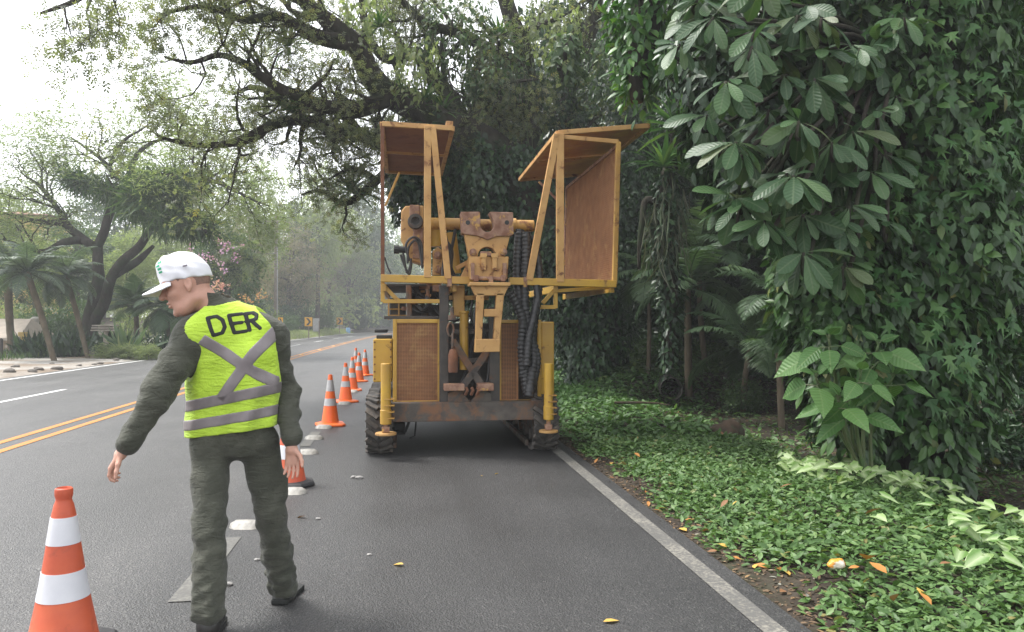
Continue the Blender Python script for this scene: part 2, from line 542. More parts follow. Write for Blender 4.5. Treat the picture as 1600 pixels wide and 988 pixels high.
build_ground()
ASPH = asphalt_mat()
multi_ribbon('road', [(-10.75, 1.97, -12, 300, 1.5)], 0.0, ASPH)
WHITE_OLD = paint_mat('worn_white_paint', (0.24, 0.225, 0.19), 0.53)
WHITE = paint_mat('white_paint', (0.72, 0.72, 0.70), 0.36)
YEL = paint_mat('yellow_paint', (0.50, 0.20, 0.035), 0.36)
multi_ribbon('edge_line', [(1.73, 1.85, -3, 300, 1.5)], 0.005, WHITE_OLD)
multi_ribbon('far_edge_line', [(-10.45, -10.32, -3, 300, 1.5)], 0.005, WHITE)
multi_ribbon('lane_dash', [(-1.25, -1.12, y, y + 1.25, 0.625) for y in (4.35, 7.3, 9.6)], 0.005, paint_mat('faded_white_paint', (0.17, 0.165, 0.145), 0.52))
multi_ribbon('left_lane_dash', [(-7.62, -7.5, y, y + 5.2, 1.3) for y in (13.4, 25.5, 38, 50, 62, 74, 86)], 0.005, WHITE)
multi_ribbon('centre_line', [(-4.72, -4.6, -3, 300, 1.5), (-5.06, -4.94, -3, 300, 1.5)], 0.005, YEL)

# road studs: white ones along the lane divider, yellow ones between the centre lines
def stud_mesh(name, mt, L, Wd, H):
    mb = MB()
    pr = []
    for y, ww, h in ((-L / 2, .55, 0), (-L / 2 + .04, .9, .72), (-L / 2 + .07, 1, 1), (L / 2 - .07, 1, 1), (L / 2 - .04, .9, .72), (L / 2, .55, 0)):
        pr.append((y, ww, h))
    vs = []; fs = []
    prof = [(-1, 0), (-.92, .55), (-.6, .95), (0, 1), (.6, .95), (.92, .55), (1, 0)]
    for y, ww, h in pr:
        for a, b in prof: vs.append((a * Wd / 2 * ww, y, b * H * h - 0.002))
    k = len(prof)
    for i in range(len(pr) - 1):
        for j in range(k - 1): fs.append((i * k + j, i * k + j + 1, (i + 1) * k + j + 1, (i + 1) * k + j))
    fs.append(tuple(range(k))); fs.append(tuple(reversed(range((len(pr) - 1) * k, len(pr) * k))))
    mb.add(vs, fs, True)
    return mb.build(name, mt, sharp=50)
STUDW = mat('stud_white', (0.34, 0.325, 0.295), (0.20, 0.19, 0.17), 18, 0.55, 0.2, c3=(0.12, 0.1, 0.08), c3lo=0.62, c3hi=0.75, c3scale=20)
STUDY = mat('stud_yellow', (0.55, 0.32, 0.12), (0.40, 0.22, 0.08), 18, 0.6, 0.2)
stw = stud_mesh('road_stud', STUDW, 0.15, 0.25, 0.055)
spots = [(385, 824, 'large white road stud lying in front of the walking man\'s right leg'),
         (458, 771, 'white road stud beside the black rubber cone foot, half hidden by it'),
         (481, 709, 'white road stud just beyond the dull cone, next to the man\'s right hand'),
         (491, 686.5, 'white road stud midway between the dull cone and the nearest bright cone'),
         (506, 669.5, 'white road stud at the near foot of the nearest bright orange cone'),
         (538, 632, 'small white road stud at the foot of the second bright orange cone'),
         (551, 613, 'tiny white road stud at the foot of the third bright orange cone')]
for i, (px, py, lb) in enumerate(spots):
    o = stw if i == 0 else copy_tree(stw)
    o.location = gnd(px, py); o.location.z = 0.003
    o.rotation_euler = (0, 0, R(-8 + 5 * math.sin(i * 3)))
    tag(o, lb, 'road stud', 'white road studs on the lane divider')
sty = stud_mesh('centre_road_stud', STUDY, 0.13, 0.24, 0.05)
ylab = ['orange road stud between the two centre lines, nearest one beside the man\'s raised sleeve',
        'second orange road stud on the centre lines, hidden partly behind the man\'s vest']
for i, Y in enumerate([15.9, 23.0, 30.0, 37.0, 44, 51, 58, 65]):
    o = sty if i == 0 else copy_tree(sty)
    o.location = (-4.83 + float(curve(Y)), Y, 0.003)
    tag(o, ylab[i] if i < 2 else 'small orange road stud far off in the row between the yellow centre lines', 'road stud', 'orange road studs between the centre lines')
# ================================================================== tracked drill rig
YM = mat('rig_yellow', (0.50, 0.285, 0.06), (0.37, 0.20, 0.05), 3.0, 0.5, 0.12, c3=(0.16, 0.065, 0.03), c3lo=0.54, c3hi=0.66, c3scale=7)
YC = mat('rig_yellow_clean', (0.52, 0.31, 0.035), (0.40, 0.225, 0.04), 2.5, 0.42, 0.08, c3=(0.17, 0.08, 0.035), c3lo=0.60, c3hi=0.70, c3scale=6)
YF = mat('rig_yellow_faded', (0.53, 0.31, 0.11), (0.42, 0.225, 0.075), 4.0, 0.6, 0.15, c3=(0.16, 0.065, 0.035), c3lo=0.56, c3hi=0.66, c3scale=8)
RUST = mat('rig_rust', (0.19, 0.075, 0.035), (0.11, 0.05, 0.03), 6, 0.85, 0.3, c3=(0.33, 0.17, 0.07), c3lo=0.58, c3hi=0.7, c3scale=5)
RUSTP = mat('rusty_clamp', (0.17, 0.075, 0.045), (0.33, 0.20, 0.14), 11, 0.8, 0.45, c3=(0.46, 0.27, 0.08), c3lo=0.56, c3hi=0.62, c3scale=9)
DARK = mat('rig_dark_steel', (0.035, 0.032, 0.03), (0.06, 0.05, 0.042), 8, 0.6, 0.2, c3=(0.12, 0.06, 0.035), c3lo=0.6, c3hi=0.72)
STEEL = mat('rig_grimy_steel', (0.10, 0.085, 0.07), (0.055, 0.045, 0.04), 6, 0.55, 0.25, c3=(0.2, 0.1, 0.055), c3lo=0.47, c3hi=0.62, c3scale=5)
BLACK = mat('rig_black', (0.012, 0.012, 0.013), (0.02, 0.02, 0.02), 8, 0.6)
HOSE = mat('hose_rubber', (0.018, 0.018, 0.02), (0.035, 0.034, 0.034), 20, 0.45, 0.1)
RUB = mat('track_rubber', (0.045, 0.042, 0.04), (0.09, 0.08, 0.07), 10, 0.85, 0.35, c3=(0.2, 0.16, 0.12), c3lo=0.55, c3hi=0.75, c3scale=6)
WIRE = mat('rusty_wire', (0.40, 0.20, 0.095), (0.30, 0.145, 0.07), 5, 0.8, 0.1, c3=(0.46, 0.27, 0.12), c3lo=0.55, c3hi=0.65, c3scale=3)
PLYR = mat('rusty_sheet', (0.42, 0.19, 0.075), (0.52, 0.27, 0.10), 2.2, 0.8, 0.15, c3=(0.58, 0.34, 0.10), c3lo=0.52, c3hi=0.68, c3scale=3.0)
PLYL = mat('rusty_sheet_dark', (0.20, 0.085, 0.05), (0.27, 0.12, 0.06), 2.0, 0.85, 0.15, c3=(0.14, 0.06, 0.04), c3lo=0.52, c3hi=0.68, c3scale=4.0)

rig = empty('drill_rig', (0.68, 9.0, 0), 0, 'yellow rusty tracked drilling rig with two roofed mesh cages, parked on the road', 'drilling machine')
O = Vector((0.68, 9.0, 0))
def q(px, py, Y):                     # rig-local point
    return at(px, py, Y) - O
def rb(mb, name, mt, parent=None, bevel=0.006, **k):
    return mb.build(name, mt, rig if parent is None else parent, bevel, **k)
def pbox(mb, x0, y0, x1, y1, Y, depth):
    """box whose front face spans two photo pixels on plane Y, going back by depth"""
    a, b = q(x0, y0, Y), q(x1, y1, Y)
    return mb.bb((a.x, a.y, a.z), (b.x, a.y + depth, b.z))
def ppl(mb, pts, Y, depth):
    P = [q(x, y, Y) for x, y in pts]
    return mb.prism([(p.x, p.z) for p in P], Y - O.y, Y - O.y + depth)

# ---- tracks
def track(cx, inner):
    root = empty('crawler_track'); root.parent = rig
    Wd, y0, y1, r = 0.29, -0.28, 3.2, 0.325
    # belt loop in (y, z)
    loop = []
    ya, yb = y0 + r, y1 - r
    for k in range(15):
        th = math.pi / 2 + math.pi * k / 14
        loop.append((ya + r * math.cos(th), r + r * math.sin(th)))
    for k in range(1, 20): loop.append((ya + (yb - ya) * k / 20, 0.0))
    for k in range(15):
        th = -math.pi / 2 + math.pi * k / 14
        loop.append((yb + r * math.cos(th), r + r * math.sin(th)))
    for k in range(1, 20): loop.append((yb - (yb - ya) * k / 20, 2 * r + 0.012 * math.sin(k)))
    n = len(loop); mb = MB(); vs = []
    t = 0.035
    cy = (ya + yb) / 2
    def nrm(i):
        a = loop[(i - 1) % n]; b = loop[(i + 1) % n]
        d = Vector((b[0] - a[0], b[1] - a[1])).normalized()
        return Vector((d.y, -d.x))
    for i, (y, z) in enumerate(loop):
        nn = nrm(i)
        o1 = (y - nn.x * 0.03, z - nn.y * 0.03); i1 = (o1[0] - nn.x * t, o1[1] - nn.y * t)
        for x, pnt in ((-Wd / 2, o1), (Wd / 2, o1), (Wd / 2, i1), (-Wd / 2, i1)):
            vs.append((cx + x, pnt[0], pnt[1]))
    fs = []
    for i in range(n):
        j = (i + 1) % n
        for k in range(4):
            k2 = (k + 1) % 4
            fs.append((4 * i + k, 4 * i + k2, 4 * j + k2, 4 * j + k))
    mb.add(vs, fs)
    rb(mb, 'track_belt', RUB, root, 0)
    lg = MB()
    # chevron lugs evenly along the loop
    acc = 0; sp = 0.115; pos = []
    P = [Vector(p) for p in loop]
    for i in range(n):
        a = P[i]; b = P[(i + 1) % n]; L = (b - a).length; dd = (b - a) / L
        while acc < L:
            pos.append((a + dd * acc, dd)); acc += sp
        acc -= L
    for p, dd in pos:
        nn = Vector((dd.y, -dd.x))
        for sgn in (-1, 1):
            a = Vector((cx + sgn * 0.012, 0, 0)); b = Vector((cx + sgn * Wd / 2, 0, 0))
            off = dd * 0.05
            A = Vector((a.x, p.x + off.x - nn.x * 0.012, p.y + off.y - nn.y * 0.012)); B = Vector((b.x, p.x - off.x - nn.x * 0.012, p.y - off.y - nn.y * 0.012))
            lg.beam(A, B, 0.05, 0.04, up=(0, nn.x, nn.y))
    rb(lg, 'track_lug', RUB, root, 0.006)
    w_ = MB()
    w_.cyl((cx - 0.09, ya, r), (cx + 0.09, ya, r), r - 0.085, 28)
    rb(w_, 'drive_wheel', STEEL, root, 0.01)
    w2 = MB(); w2.cyl((cx - 0.09, yb, r), (cx + 0.09, yb, r), r - 0.085, 28)
    rb(w2, 'idler_wheel', STEEL, root, 0.01)
    fr = MB()
    fr.bb((cx - 0.08, ya, 0.2), (cx + 0.08, yb, 0.42))
    for k in range(6):
        yy = ya + 0.25 + (yb - ya - 0.5) * k / 5
        fr.cyl((cx - 0.11, yy, 0.14), (cx + 0.11, yy, 0.14), 0.075, 16)
    fr.bb((cx + inner * 0.15, ya + 0.1, 0.03), (cx + inner * 0.19, yb, 0.10))
    rb(fr, 'track_frame', STEEL, root, 0.006)
xl = q(592, 712, 8.72).x; xr = q(855, 712, 8.72).x
track(xl, 1); track(xr, -1)

# ---- chassis
mb = MB(); pbox(mb, 613, 630, 850, 656, 8.8, 0.22)
mb.bb((xl + 0.15, 0.1, 0.42), (xr - 0.15, 2.9, 0.55))
rb(mb, 'chassis_beam', STEEL, bevel=0.008)
mb = MB()
mb.bb((q(616, 0, 9).x, 0.25, 0.55), (q(846, 0, 9).x, 2.9, 1.5))
rb(mb, 'engine_housing', DARK, bevel=0.01)
mb = MB(); a = q(640, 660, 9.2)
mb.tube([a + Vector((0, 0, .02)), a + Vector((-.05, -.05, -.1)), a + Vector((-.15, 0.1, -.12)), a + Vector((-.3, .3, -.03))], 0.018, 8)
mb.tube([a + Vector((.08, .1, .02)), a + Vector((.06, -.02, -.16)), a + Vector((0.0, 0, -.19))], 0.01, 8)
mb.bb(a + Vector((-.18, .1, -.16)), a + Vector((-.05, .4, -.02)))
rb(mb, 'underbody_hose', BLACK, bevel=0)

# ---- outrigger jacks
def jack(px0, px1, yt, yb, yf):
    root = empty('outrigger_jack'); root.parent = rig
    Y = 8.56
    a = q((px0 + px1) / 2, yt, Y); b = q((px0 + px1) / 2, yb, Y); f = q((px0 + px1) / 2, yf, Y)
    r = (q(px1, yt, Y).x - q(px0, yt, Y).x) / 2
    m1 = MB(); m1.cyl((a.x, a.y, a.z), (a.x, a.y, b.z), r, 28)
    m1.cyl((a.x, a.y, b.z + 0.16), (a.x, a.y, b.z), r * 1.12, 28)
    rb(m1, 'jack_cylinder', YC, root, 0.008)
    m2 = MB()
    m2.bb((a.x + 0.02 * 1, a.y + r * .6, b.z + .03), (a.x + .05, a.y + .25, b.z + .33))
    for k in range(4): m2.bb((a.x - r * .3, a.y - r * 1.1, b.z + .06 + k * .07), (a.x + r * 1.7, a.y + r, b.z + .072 + k * .07))
    rb(m2, 'jack_bracket', YM, root, 0.003)
    m3 = MB(); m3.cyl((a.x, a.y, b.z + .01), (a.x, a.y, f.z + .03), r * .5, 20)
    m3.box((a.x, a.y, f.z + .055), (r * 1.5, r * 1.5, .06))
    rb(m3, 'jack_rod', RUSTP, root, 0.006)
    m4 = MB(); m4.cyl((a.x, a.y, f.z + .02), (a.x, a.y, f.z - .005), r * 2.1, 28)
    rb(m4, 'jack_foot', YF, root, 0.004)
jack(595, 611, 568, 663, 679)
jack(850, 864, 568, 656, 675)

# ---- body panels
def grille(x0, y0, x1, y1, fw, Y=8.93, mesh_to=None):
    root = empty('radiator_grille'); root.parent = rig
    A, B = q(x0, y0, Y), q(x1, y1, Y); f = fw
    m1 = MB()
    m1.bb((A.x, A.y, A.z), (A.x + f, A.y + .06, B.z)); m1.bb((B.x - f, A.y, A.z), (B.x, A.y + .06, B.z))
    m1.bb((A.x + f, A.y + .002, A.z), (B.x - f, A.y + .058, A.z - f)); m1.bb((A.x + f, A.y + .002, B.z + f), (B.x - f, A.y + .058, B.z))
    rb(m1, 'grille_frame', YC, root, 0.006)
    m2 = MB()
    xe = B.x - f if mesh_to is None else q(mesh_to, 0, Y).x
    yy = A.y + 0.02
    k = 0; z = B.z + f
    while z < A.z - f:
        m2.bb((A.x + f, yy + .002, z), (xe, yy + .008, z + .0085)); z += 0.0155
    x = A.x + f
    while x < xe:
        m2.bb((x, yy - .002, B.z + f), (x + .004, yy + .002, A.z - f)); x += 0.03
    if mesh_to is not None: m2.bb((xe, yy - .01, B.z + f), (xe + .015, yy + .02, A.z - f))
    rb(m2, 'wire_mesh', WIRE, root, 0)
    m3 = MB(); m3.bb((A.x + f, yy + .03, B.z + f), (xe, yy + .036, A.z - f))
    rb(m3, 'radiator_core', RUST if mesh_to is None else DARK, root, 0)
grille(614, 499, 690, 632, 0.045)
grille(778, 500, 846, 630, 0.04, mesh_to=808)
mb = MB(); pbox(mb, 583, 530, 613, 597, 9.05, 1.1)
o = rb(mb, 'side_tank', YC, bevel=0.012)
for k in range(6):
    for x in (585.5, 610.5):
        m2 = MB(); a = q(x, 535 + k * 11.5, 9.05); m2.cyl((a.x, a.y - .008, a.z), (a.x, a.y + .004, a.z), .011, 6); rb(m2, 'bolt', RUST, o, 0)
mb = MB(); pbox(mb, 585, 515, 605, 520, 9.4, .5); pbox(mb, 588, 524, 612, 530, 9.15, .3)
rb(mb, 'filler_cap', BLACK, bevel=0.01)
mb = MB(); pbox(mb, 846, 503, 866, 632, 9.05, 1.4)
rb(mb, 'side_cover', YC, bevel=0.012)
mb = MB()                                        # operator console and dark boxes behind the platform rail
pbox(mb, 609, 466, 634, 499, 9.6, .5); pbox(mb, 640, 476, 690, 500, 9.5, .6); pbox(mb, 646, 446, 700, 470, 9.5, .7)
rb(mb, 'operator_console', DARK, bevel=0.012)
mb = MB()
for y in (470, 482, 492): pbox(mb, 606, y, 640, y + 2.5, 9.5, .03)
for x in (606, 622, 638): pbox(mb, x, 466, x + 2.5, 500, 9.47, .03)
rb(mb, 'console_frame', YM, bevel=0.003)
mb = MB()
pbox(mb, 655, 436, 672, 452, 9.25, .15); pbox(mb, 676, 446, 706, 456, 9.2, .2); pbox(mb, 668, 440, 690, 447, 9.35, .2)
a = q(662, 440, 9.22); mb.cyl((a.x, a.y, a.z), (a.x, a.y - .02, a.z), .06, 18)
rb(mb, 'valve_block', RUSTP, bevel=0.008)
mb = MB()
for k, (x, yt, yb_) in enumerate(((637, 446, 500), (640, 446, 498), (668, 452, 470))):
    a, b = q(x, yt, 9.1), q(x, yb_, 9.1)
    mb.cyl((a.x, a.y, a.z), (a.x + .01, a.y, b.z), .022, 12)
rb(mb, 'control_lever', STEEL, bevel=0)

mb = MB(); pbox(mb, 600, 494, 700, 499, 9.0, .06); rb(mb, 'dark_crossbar', DARK, bevel=.004)
# clutter of hoses, fittings and small boxes between the platform and the grilles
gx = np.random.default_rng(91)
for k in range(9):
    x0, x1 = gx.uniform(612, 690), gx.uniform(640, 740); ya, yb_ = gx.uniform(445, 470), gx.uniform(452, 500); Yk = gx.uniform(9.05, 9.4)
    pts, rr = smooth_poly([q(x0, ya, Yk), q((x0 + x1) / 2 + gx.normal() * 8, max(ya, yb_) + gx.uniform(0, 14), Yk - .08), q(x1, yb_, Yk)], [.013 + .01 * gx.random()] * 3, 7)
    mb = MB(); mb.tube(pts, rr, 7); rb(mb, 'hydraulic_hose', HOSE, bevel=0)
for k in range(7):
    x, y = gx.uniform(614, 690), gx.uniform(448, 492); mb = MB(); wd, ht = gx.uniform(4, 12), gx.uniform(3, 8)
    pbox(mb, x, y, x + wd, y + ht, gx.uniform(9.1, 9.4), .12); rb(mb, 'fitting_block', (STEEL, RUSTP, YF, DARK)[k % 4], bevel=.006)
for k in range(6):
    x0 = gx.uniform(704, 760); Yk = gx.uniform(8.9, 9.1)
    pts, rr = smooth_poly([q(x0, 455, Yk), q(x0 + gx.normal() * 7, 500, Yk - .05), q(x0 + gx.normal() * 9, 550, Yk), q(x0 + gx.normal() * 14, 600, Yk)], [.014 + .012 * gx.random()] * 4, 6)
    mb = MB(); mb.tube(pts, rr, 7); rb(mb, 'hydraulic_hose', HOSE, bevel=0)
for k in range(3):
    y = (462, 515, 560)[k]; mb = MB(); pbox(mb, 702, y, 764, y + 7, 9.02, .05); rb(mb, 'mast_crossbar', (YM, DARK, STEEL)[k], bevel=.005)
# ---- central column: posts, cross braces, chain, feed cylinder
mb = MB(); pbox(mb, 687, 446, 701, 634, 8.86, .14); rb(mb, 'mast_post', DARK, bevel=.006)
mb = MB(); pbox(mb, 765, 480, 781, 634, 8.86, .14); rb(mb, 'mast_post', DARK, bevel=.006)
mb = MB()
for a, b in (((707, 532), (772, 632)), ((768, 540), (704, 632))):
    mb.beam(q(*a, 8.93), q(*b, 8.93), 0.085, 0.05)
rb(mb, 'cross_brace', STEEL, bevel=.006)
mb = MB(); ppl(mb, [(700, 634), (700, 615), (716, 608), (735, 628), (752, 608), (768, 615), (768, 634)], 8.83, .05)
rb(mb, 'base_gusset', STEEL, bevel=.005)
mb = MB(); pbox(mb, 694, 601, 726, 611, 8.68, .2); rb(mb, 'clamp_pad', RUSTP, bevel=.008)
mb = MB(); pbox(mb, 747, 600, 772, 611, 8.68, .2); rb(mb, 'clamp_pad', RUSTP, bevel=.008)
mb = MB()
for k in range(3):
    a = q(728 + k * 9, 606, 8.72); b = q(727 + k * 9, 617, 8.72)
    mb.tube([a, a + Vector((.015, -.02, -.03)), b], .02, 8)
rb(mb, 'drill_chain', RUST, bevel=0)
mb = MB(); a, b = q(725, 490, 9.0), q(725, 578, 9.0); mb.cyl(a, b, 0.052, 24)
mb.cyl(a + Vector((0, 0, .03)), a, .062, 24)
rb(mb, 'feed_cylinder', YC, bevel=.006)
mb = MB(); pbox(mb, 708, 446, 726, 495, 8.98, .1); rb(mb, 'column_head', YM, bevel=.008)
# hook and canister
mb = MB()
a = q(706, 492, 8.75)
mb.tube([q(706, 480, 8.75), q(707, 500, 8.75)], .022, 10)
mb.cyl(q(706, 493, 8.75), q(706, 500, 8.75), .045, 14)
lk = [Vector((.035 * math.cos(t), 0, .075 * math.sin(t))) for t in np.linspace(0, 2 * math.pi, 17)]
c0 = q(704, 515, 8.75)
mb.tube([c0 + p for p in lk], .012, 8)
c1 = q(707, 534, 8.75)
mb.tube([c1 + Vector((p.z * .0, p.x, p.z * 1.2)) for p in lk], .012, 8)
rb(mb, 'chain_hook', STEEL, bevel=0)
mb = MB(); a, b = q(708, 546, 8.75), q(708, 582, 8.75)
mb.lathe([(0, 0), (.052, 0), (.056, .03), (.056, .2), (.04, .25), (.022, .27), (.022, .3), (0, .3)], (b.x, b.y, b.z), 20)
rb(mb, 'weight_canister', RUST, bevel=0)

# ---- ladder-shaped guide under the clamp
mb = MB(); Yg = 8.5
pbox(mb, 734, 441, 798, 447, Yg - .05, .3); ppl(mb, [(736, 446), (796, 446), (789, 460), (789, 462), (743, 462)], Yg, .12)
for (x0, x1, t0, t1) in ((745, 757, 743, 753), (776, 788, 771, 781)):
    ppl(mb, [(x0, 458), (x1, 458), (t1, 532), (t0, 532)], Yg, .1)
ppl(mb, [(757, 483), (776, 483), (775, 495), (756, 495)], Yg + .003, .094)
ppl(mb, [(743, 530), (782, 530), (781, 550), (742, 551)], Yg - .02, .14)
rb(mb, 'guide_bracket', YF, bevel=.007)
# ---- breakout clamp
mb = MB(); Yc = 8.62
notch = [(752 + 10 * (1 - math.cos(t)) - 0, 360 - 0 * t) for t in (0,)]
def arc(cx, cy, r, a0, a1, n=12):
    return [(cx + r * math.cos(R(a0 + (a1 - a0) * k / n)), cy + r * math.sin(R(a0 + (a1 - a0) * k / n))) for k in range(n + 1)]
top = [(720, 331), (750, 331)] + [(751, 345)] + [(x, y) for x, y in arc(761.5, 352, 10.5, 180, 0)] + [(771, 345), (765, 331), (802, 332), (803, 366), (798, 369), (776, 369), (762, 375), (748, 369), (726, 366), (722, 364)]
ppl(mb, [p for p in top], Yc, .2)
rb(mb, 'clamp_jaw', RUSTP, bevel=.008)
for x in (731, 792):
    mb = MB(); a = q(x, 348, Yc); mb.cyl((a.x, a.y - .004, a.z), (a.x, a.y + .02, a.z), .026, 14); rb(mb, 'jaw_bolt_hole', BLACK, bevel=0)
mb = MB(); pl = [(726, 366), (748, 369), (762, 375), (776, 369), (797, 369), (789, 401), (776, 401)] + arc(761, 400, 14, 0, -180) + [(746, 401), (733, 401)]
ppl(mb, pl, Yc + .03, .16)
rb(mb, 'clamp_plate', YF, bevel=.007)
mb = MB(); ppl(mb, [(733, 401), (795, 401), (793, 436), (735, 436)], Yc - .02, .22)
rb(mb, 'clamp_body', YF, bevel=.008)
for x in (739, 787):
    mb = MB(); a = q(x, 394, Yc); mb.cyl((a.x, a.y - .03, a.z), (a.x, a.y + .05, a.z), .024, 6); mb.cyl((a.x, a.y - .01, a.z), (a.x, a.y + .04, a.z), .04, 16); rb(mb, 'clamp_bolt', RUSTP, bevel=.003)
for x in (756, 773):
    mb = MB(); pbox(mb, x - 3.5, 399, x + 3.5, 422, Yc - .07, .06); pbox(mb, x - 5, 396, x + 5, 403, Yc - .08, .08); rb(mb, 'jaw_lug', YF, bevel=.004)
mb = MB(); pbox(mb, 751, 393, 768, 400, Yc - .05, .1); rb(mb, 'jaw_stop', RUSTP, bevel=.004)
for x in (736, 786):
    mb = MB(); pbox(mb, x, 411, x + 5.5, 437, Yc - .06, .05); rb(mb, 'clamp_rib', RUSTP, bevel=.004)
mb = MB()
a, b = q(741, 435, Yc - .06), q(790, 436, Yc - .06); mb.cyl(a, b, .022, 14)
pbox(mb, 764, 432, 771, 442, Yc - .1, .1); pbox(mb, 741, 430, 748, 440, Yc - .09, .08); pbox(mb, 783, 430, 790, 440, Yc - .09, .08)
rb(mb, 'hinge_pin', RUSTP, bevel=.004)
mb = MB(); a, b = q(690, 350, 9.0), q(722, 350, 9.0); mb.cyl((a.x - .2, a.y, a.z), (b.x, b.y, a.z), .07, 28)
c, d = q(801, 352, 9.0), q(834, 352, 9.0); mb.cyl((b.x, b.y, a.z - .005), (d.x, d.y, a.z - .005), .068, 28)
mb.cyl((b.x + .0, b.y, a.z), (b.x + .05, b.y, a.z), .085, 28); mb.cyl((c.x, b.y, a.z), (c.x + .04, b.y, a.z), .082, 28)
rb(mb, 'cross_tube', YM, bevel=.006)

# ---- rotary gearbox on the left
gb = empty('rotary_gearbox'); gb.parent = rig; Yb = 9.15
mb = MB(); ppl(mb, [(627, 330), (633, 322), (662, 321), (663, 412), (655, 411), (640, 407), (633, 385), (626, 372)], Yb, .35)
rb(mb, 'gearbox_case', YF, gb, .015)
mb = MB(); pbox(mb, 640, 320, 656, 342, Yb - .05, .2); pbox(mb, 645, 356, 661, 404, Yb - .03, .2)
rb(mb, 'gearbox_rib', RUSTP, gb, .01)
a = q(649, 347, Yb)
mb = MB(); mb.lathe([(.0, .0), (.03, 0), (.03, .03), (.045, .03), (.05, .06), (.085, .06), (.09, .02), (.09, -.08)], (a.x, a.y - .03, a.z), 28, M=Matrix.Rotation(R(90), 3, 'X'))
rb(mb, 'output_flange', DARK, gb, 0)
mb = MB(); a = q(618, 390, Yb); mb.cyl(a, a + Vector((.12, 0, 0)), .04, 16); mb.cyl(a + Vector((-.02, 0, 0)), a + Vector((.04, 0, 0)), .052, 10)
rb(mb, 'hydraulic_fitting', BLACK, gb, .003)
mb = MB()
for (p0, p1, p2, p3, p4) in (((640, 408), (634, 384), (645, 371), (658, 380), (660, 412)), ((637, 412), (638, 388), (648, 376), (655, 384), (660, 420)),
                             ((630, 395), (634, 420), (637, 426), (641, 415), (642, 404)), ((626, 398), (631, 412), (636, 424), (640, 428), (643, 410))):
    pts, rr = smooth_poly([q(*p, Yb - .08) for p in (p0, p1, p2, p3, p4)], [.014] * 5)
    mb.tube(pts, rr, 8)
pts, rr = smooth_poly([q(601, 402, 9.0), q(606, 418, 9.0), q(611, 428, 9.0)], [.01] * 3); mb.tube(pts, rr, 6)
rb(mb, 'hydraulic_hose', HOSE, gb, 0)
# ---- tilt cylinder and links between gearbox and clamp
mb = MB(); mb.cyl(q(704, 364, 9.3), q(712, 428, 9.3), .07, 22); mb.cyl(q(683, 356, 9.3), q(683, 386, 9.3), .08, 20)
rb(mb, 'tilt_cylinder', YC, bevel=.006)
mb = MB(); ppl(mb, [(676, 392), (684, 386), (692, 392), (693, 430), (676, 430)], 9.18, .08)
ppl(mb, [(718, 436), (733, 405), (735, 436)], 8.9, .1); mb.beam(q(712, 420, 9.0), q(735, 408, 9.0), .05)
rb(mb, 'link_plate', YF, bevel=.006)
for (x, y) in ((684, 399), (685, 421)):
    mb = MB(); a = q(x, y, 9.15); mb.cyl((a.x, a.y - .03, a.z), (a.x, a.y + .06, a.z), .045, 18); mb.cyl((a.x, a.y - .05, a.z), (a.x, a.y, a.z), .025, 10); rb(mb, 'link_pin', RUSTP, bevel=.004)
mb = MB()
for k, P in enumerate((((694, 362), (700, 385), (703, 410), (702, 436)), ((712, 356), (708, 378), (703, 404), (706, 430)), ((697, 376), (706, 392), (705, 418), (712, 434)), ((690, 382), (694, 400), (692, 425), (694, 438)))):
    pts, rr = smooth_poly([q(*p, 8.95 + .03 * k) for p in P], [.019] * 4); mb.tube(pts, rr, 8)
rb(mb, 'hydraulic_hose', HOSE, bevel=0)
# ---- big corrugated hose bundle on the right
def chose(P, r, Y0, Y1=None, corr=True):
    pts, rr = smooth_poly([q(*p, Y0 + (0 if Y1 is None else (Y1 - Y0) * i / (len(P) - 1))) for i, p in enumerate(P)], [r] * len(P), 10)
    L = 0; out = []; ro = []
    for i in range(len(pts) - 1):
        seg = (pts[i + 1] - pts[i]).length; k = max(1, int(seg / .011))
        for j in range(k):
            out.append(pts[i].lerp(pts[i + 1], j / k)); L += seg / k
            ro.append(r * (1 + (.13 * math.sin(L / .048 * 2 * math.pi) if corr else 0)))
    m = MB(); m.tube(out, ro, 14)
    rb(m, 'hose', HOSE, hb, 0, sharp=0)
hb = empty('hose_bundle'); hb.parent = rig
chose([(812, 360), (809, 395), (808, 430), (812, 470), (822, 520), (820, 570), (824, 618)], .052, 8.95, 8.72)
chose([(822, 364), (822, 400), (820, 440), (820, 480), (829, 525), (834, 560), (829, 600), (826, 622)], .055, 8.9, 8.66)
chose([(833, 370), (838, 395), (842, 420), (842, 450), (835, 490), (826, 530), (823, 575)], .045, 9.0, 8.62)
chose([(796, 458), (804, 470), (812, 486), (817, 505), (815, 540), (818, 590)], .05, 8.7, 8.75)
chose([(838, 446), (840, 470), (836, 500), (833, 530), (840, 560), (836, 590), (830, 615)], .04, 8.78, 8.7)
for k in range(5): chose([(806 + 5 * k, 362), (805 + 5 * k, 400), (806 + 4 * k, 440)], .017, 9.05, 8.95, False)

